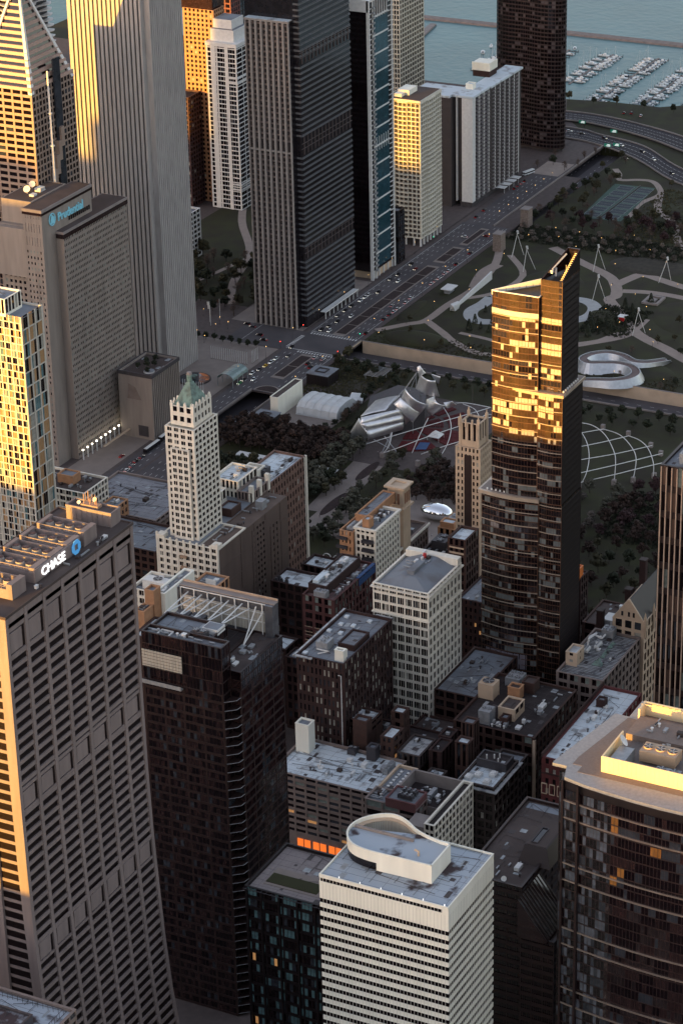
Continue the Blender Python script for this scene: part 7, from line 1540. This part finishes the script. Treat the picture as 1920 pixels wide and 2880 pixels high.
for i,(x,y,k) in enumerate([(626,190,'olive'),(640,220,'olive'),(660,230,'olive'),(650,88,'olive'),(662,84,'olive'),(668,70,'bare'),(690,60,'olive'),(700,52,'olive'),(680,40,'dark'),(670,30,'dark'),(730,60,'olive'),(760,50,'olive'),(710,96,'dark'),(715,100,'dark'),(720,94,'dark'),(725,92,'dark'),(706,108,'dark'),(800,170,'olive'),(745,170,'olive'),(690,160,'plum'),(700,150,'plum'),(722,140,'plum'),(622,60,'bare'),(616,30,'bare'),(628,24,'dark'),(640,18,'plum'),(655,14,'dark'),(780,60,'olive'),(800,64,'olive'),(936,148,'olive'),(1006,170,'olive')]): tree(x,y,k,.62,'small park tree, %s of the scattered ones from the boulevard'%ordn(i),'scattered small trees of the big park')
for i,(x,y) in enumerate([(416,291),(424,296),(430,300),(428,293),(436,297),(420,300)]): tree(x,y,'dark',.55,'rooftop tree, %s in the roof garden of the low annex'%ordn(i),'roof garden trees',42.3)
# ground cover in the groves
def cover(name,lb,b,n,h,m,seed,z=0):
    r=random.Random(seed); q=MB()
    for i in range(n):
        x,y=r.uniform(b[0],b[2]),r.uniform(b[1],b[3]); s=r.uniform(.5,1.3); a=r.uniform(0,3); q.face([(x-cos(a)*s,y-sin(a)*s,z+.05),(x+cos(a)*s,y+sin(a)*s,z+.05),(x+cos(a)*s*.6+.2,y+sin(a)*s*.6,z+h*r.uniform(.5,1)),(x-cos(a)*s*.6,y-sin(a)*s*.6+.2,z+h*r.uniform(.5,1))])
    tag(q.build(name,m),lb,'shrubs',None,'stuff')
cover('hedge_planting','low clipped planting of the hedged garden',(843,104,878,240),2600,1.3,TM[3],1); cover('shrubs','low brown shrubs in front of the pavilion block',(515,196,577,242),1800,1.6,TM[0],2)
cover('shrubs','dark ground cover under the plum grove',(395,-64,464,-14),1800,1.2,TM[3],3); cover('shrubs','scrub around the tennis courts',(880,105,1000,172),1700,1.4,TM[0],4); cover('shrubs','scrub on the mounds by the retaining wall',(614,20,640,240),1500,.9,TM[0],5)
cover('shrubs','dark bushes in the middle of the big park',(690,84,745,120),900,1.6,TM[3],6)

# =================================================== PEOPLE
def personmesh(pose):
    J=[(0,0,.93),(0,0,1.12),(0,0,1.36),(0,0,1.47),(0,0,1.56),(0,0,1.68)]; Rr=[(.15,.11),(.14,.10),(.17,.11),(.055,.055),(.085,.10),(.07,.08)]
    E_=[(0,1),(1,2),(2,3),(3,4),(4,5)]
    def add(p,rr,par): J.append(p); Rr.append(rr); E_.append((par,len(J)-1)); return len(J)-1
    for sd in(-1,1):
        st=.22*sd*pose
        a=add((sd*.19,0,1.38),(.06,.06),2); a=add((sd*.24,-st*.5,1.10),(.045,.045),a); a=add((sd*.25,-st*.9-.05,.86),(.035,.035),a); add((sd*.25,-st-.07,.77),(.03,.02),a)
        a=add((sd*.10,0,.86),(.09,.09),0); a=add((sd*.11,st*.6-.02,.48),(.062,.062),a); a=add((sd*.11,st*1.1,.08),(.042,.042),a); add((sd*.12,st*1.1-.16,.04),(.04,.03),a)
    me=bpy.data.meshes.new('p'); me.from_pydata(J,E_,[]); o=bpy.data.objects.new('p',me); C.objects.link(o)
    m=o.modifiers.new('s','SKIN'); 
    for v,rr in zip(me.skin_vertices[0].data,Rr): v.radius=rr
    me.skin_vertices[0].data[0].use_root=True; o.modifiers.new('d','SUBSURF').levels=1
    bpy.context.view_layer.update(); out=bpy.data.meshes.new_from_object(o.evaluated_get(bpy.context.evaluated_depsgraph_get())); bpy.data.objects.remove(o); return out
skin=M('skin',(.35,.2,.14)); cl={'dark':M('dark_coat',(.02,.02,.025)),'pale':M('pale_shirt',(.45,.45,.45)),'red':M('red_coat',(.3,.02,.02)),'blue':M('blue_coat',(.03,.06,.2))}
pm=[personmesh(.2),personmesh(1)]; jeans=M('dark_trousers',(.02,.022,.035)); hairm=M('hair',(.02,.012,.008))
hb=MB(); hb.cyl(0,.02,1.62,1.74,.10,.05,8); hme=bpy.data.meshes.new('hair'); hme.from_pydata(hb.v,[],hb.f); hme.materials.append(hairm)
VM={}
PP=[(352,62,'dark'),(358,70,'pale'),(366,96,'red'),(394,60,'dark'),(399,88,'blue'),(390,100,'pale'),(362,104,'dark'),(404,70,'dark'),(410,80,'red'),(388,52,'pale'),(354,140,'dark'),(398,150,'blue'),(450,150,'pale'),(655,230,'dark'),(700,84,'dark'),(752,122,'pale'),(783,130,'dark'),(640,245,'dark'),(668,287,'pale'),(604,244.6,'dark')]
for i,(x,y,c) in enumerate(PP):
    k=(i%2,c)
    if k not in VM:
        me=pm[i%2].copy()
        for m in(cl[c],jeans,skin): me.materials.append(m)
        for p in me.polygons: z=p.center.z; p.material_index=2 if z>1.46 or (z<.86 and abs(p.center.x)>.2) else 1 if z<.92 else 0; p.use_smooth=True
        VM[k]=me
    t=bpy.data.objects.new('person',VM[k]); C.objects.link(t); t.location=(x,y,.14); t.rotation_euler=(0,0,i*1.7)
    tag(t,'person in a %s top %s on paved ground, %s from the mirrored dome'%({'dark':'black','pale':'light grey','red':'red','blue':'blue'}[c],('standing','walking')[i%2],ordn(i)),'person','people on the plaza and paths')
    h=bpy.data.objects.new('hair',hme); C.objects.link(h); h.parent=t
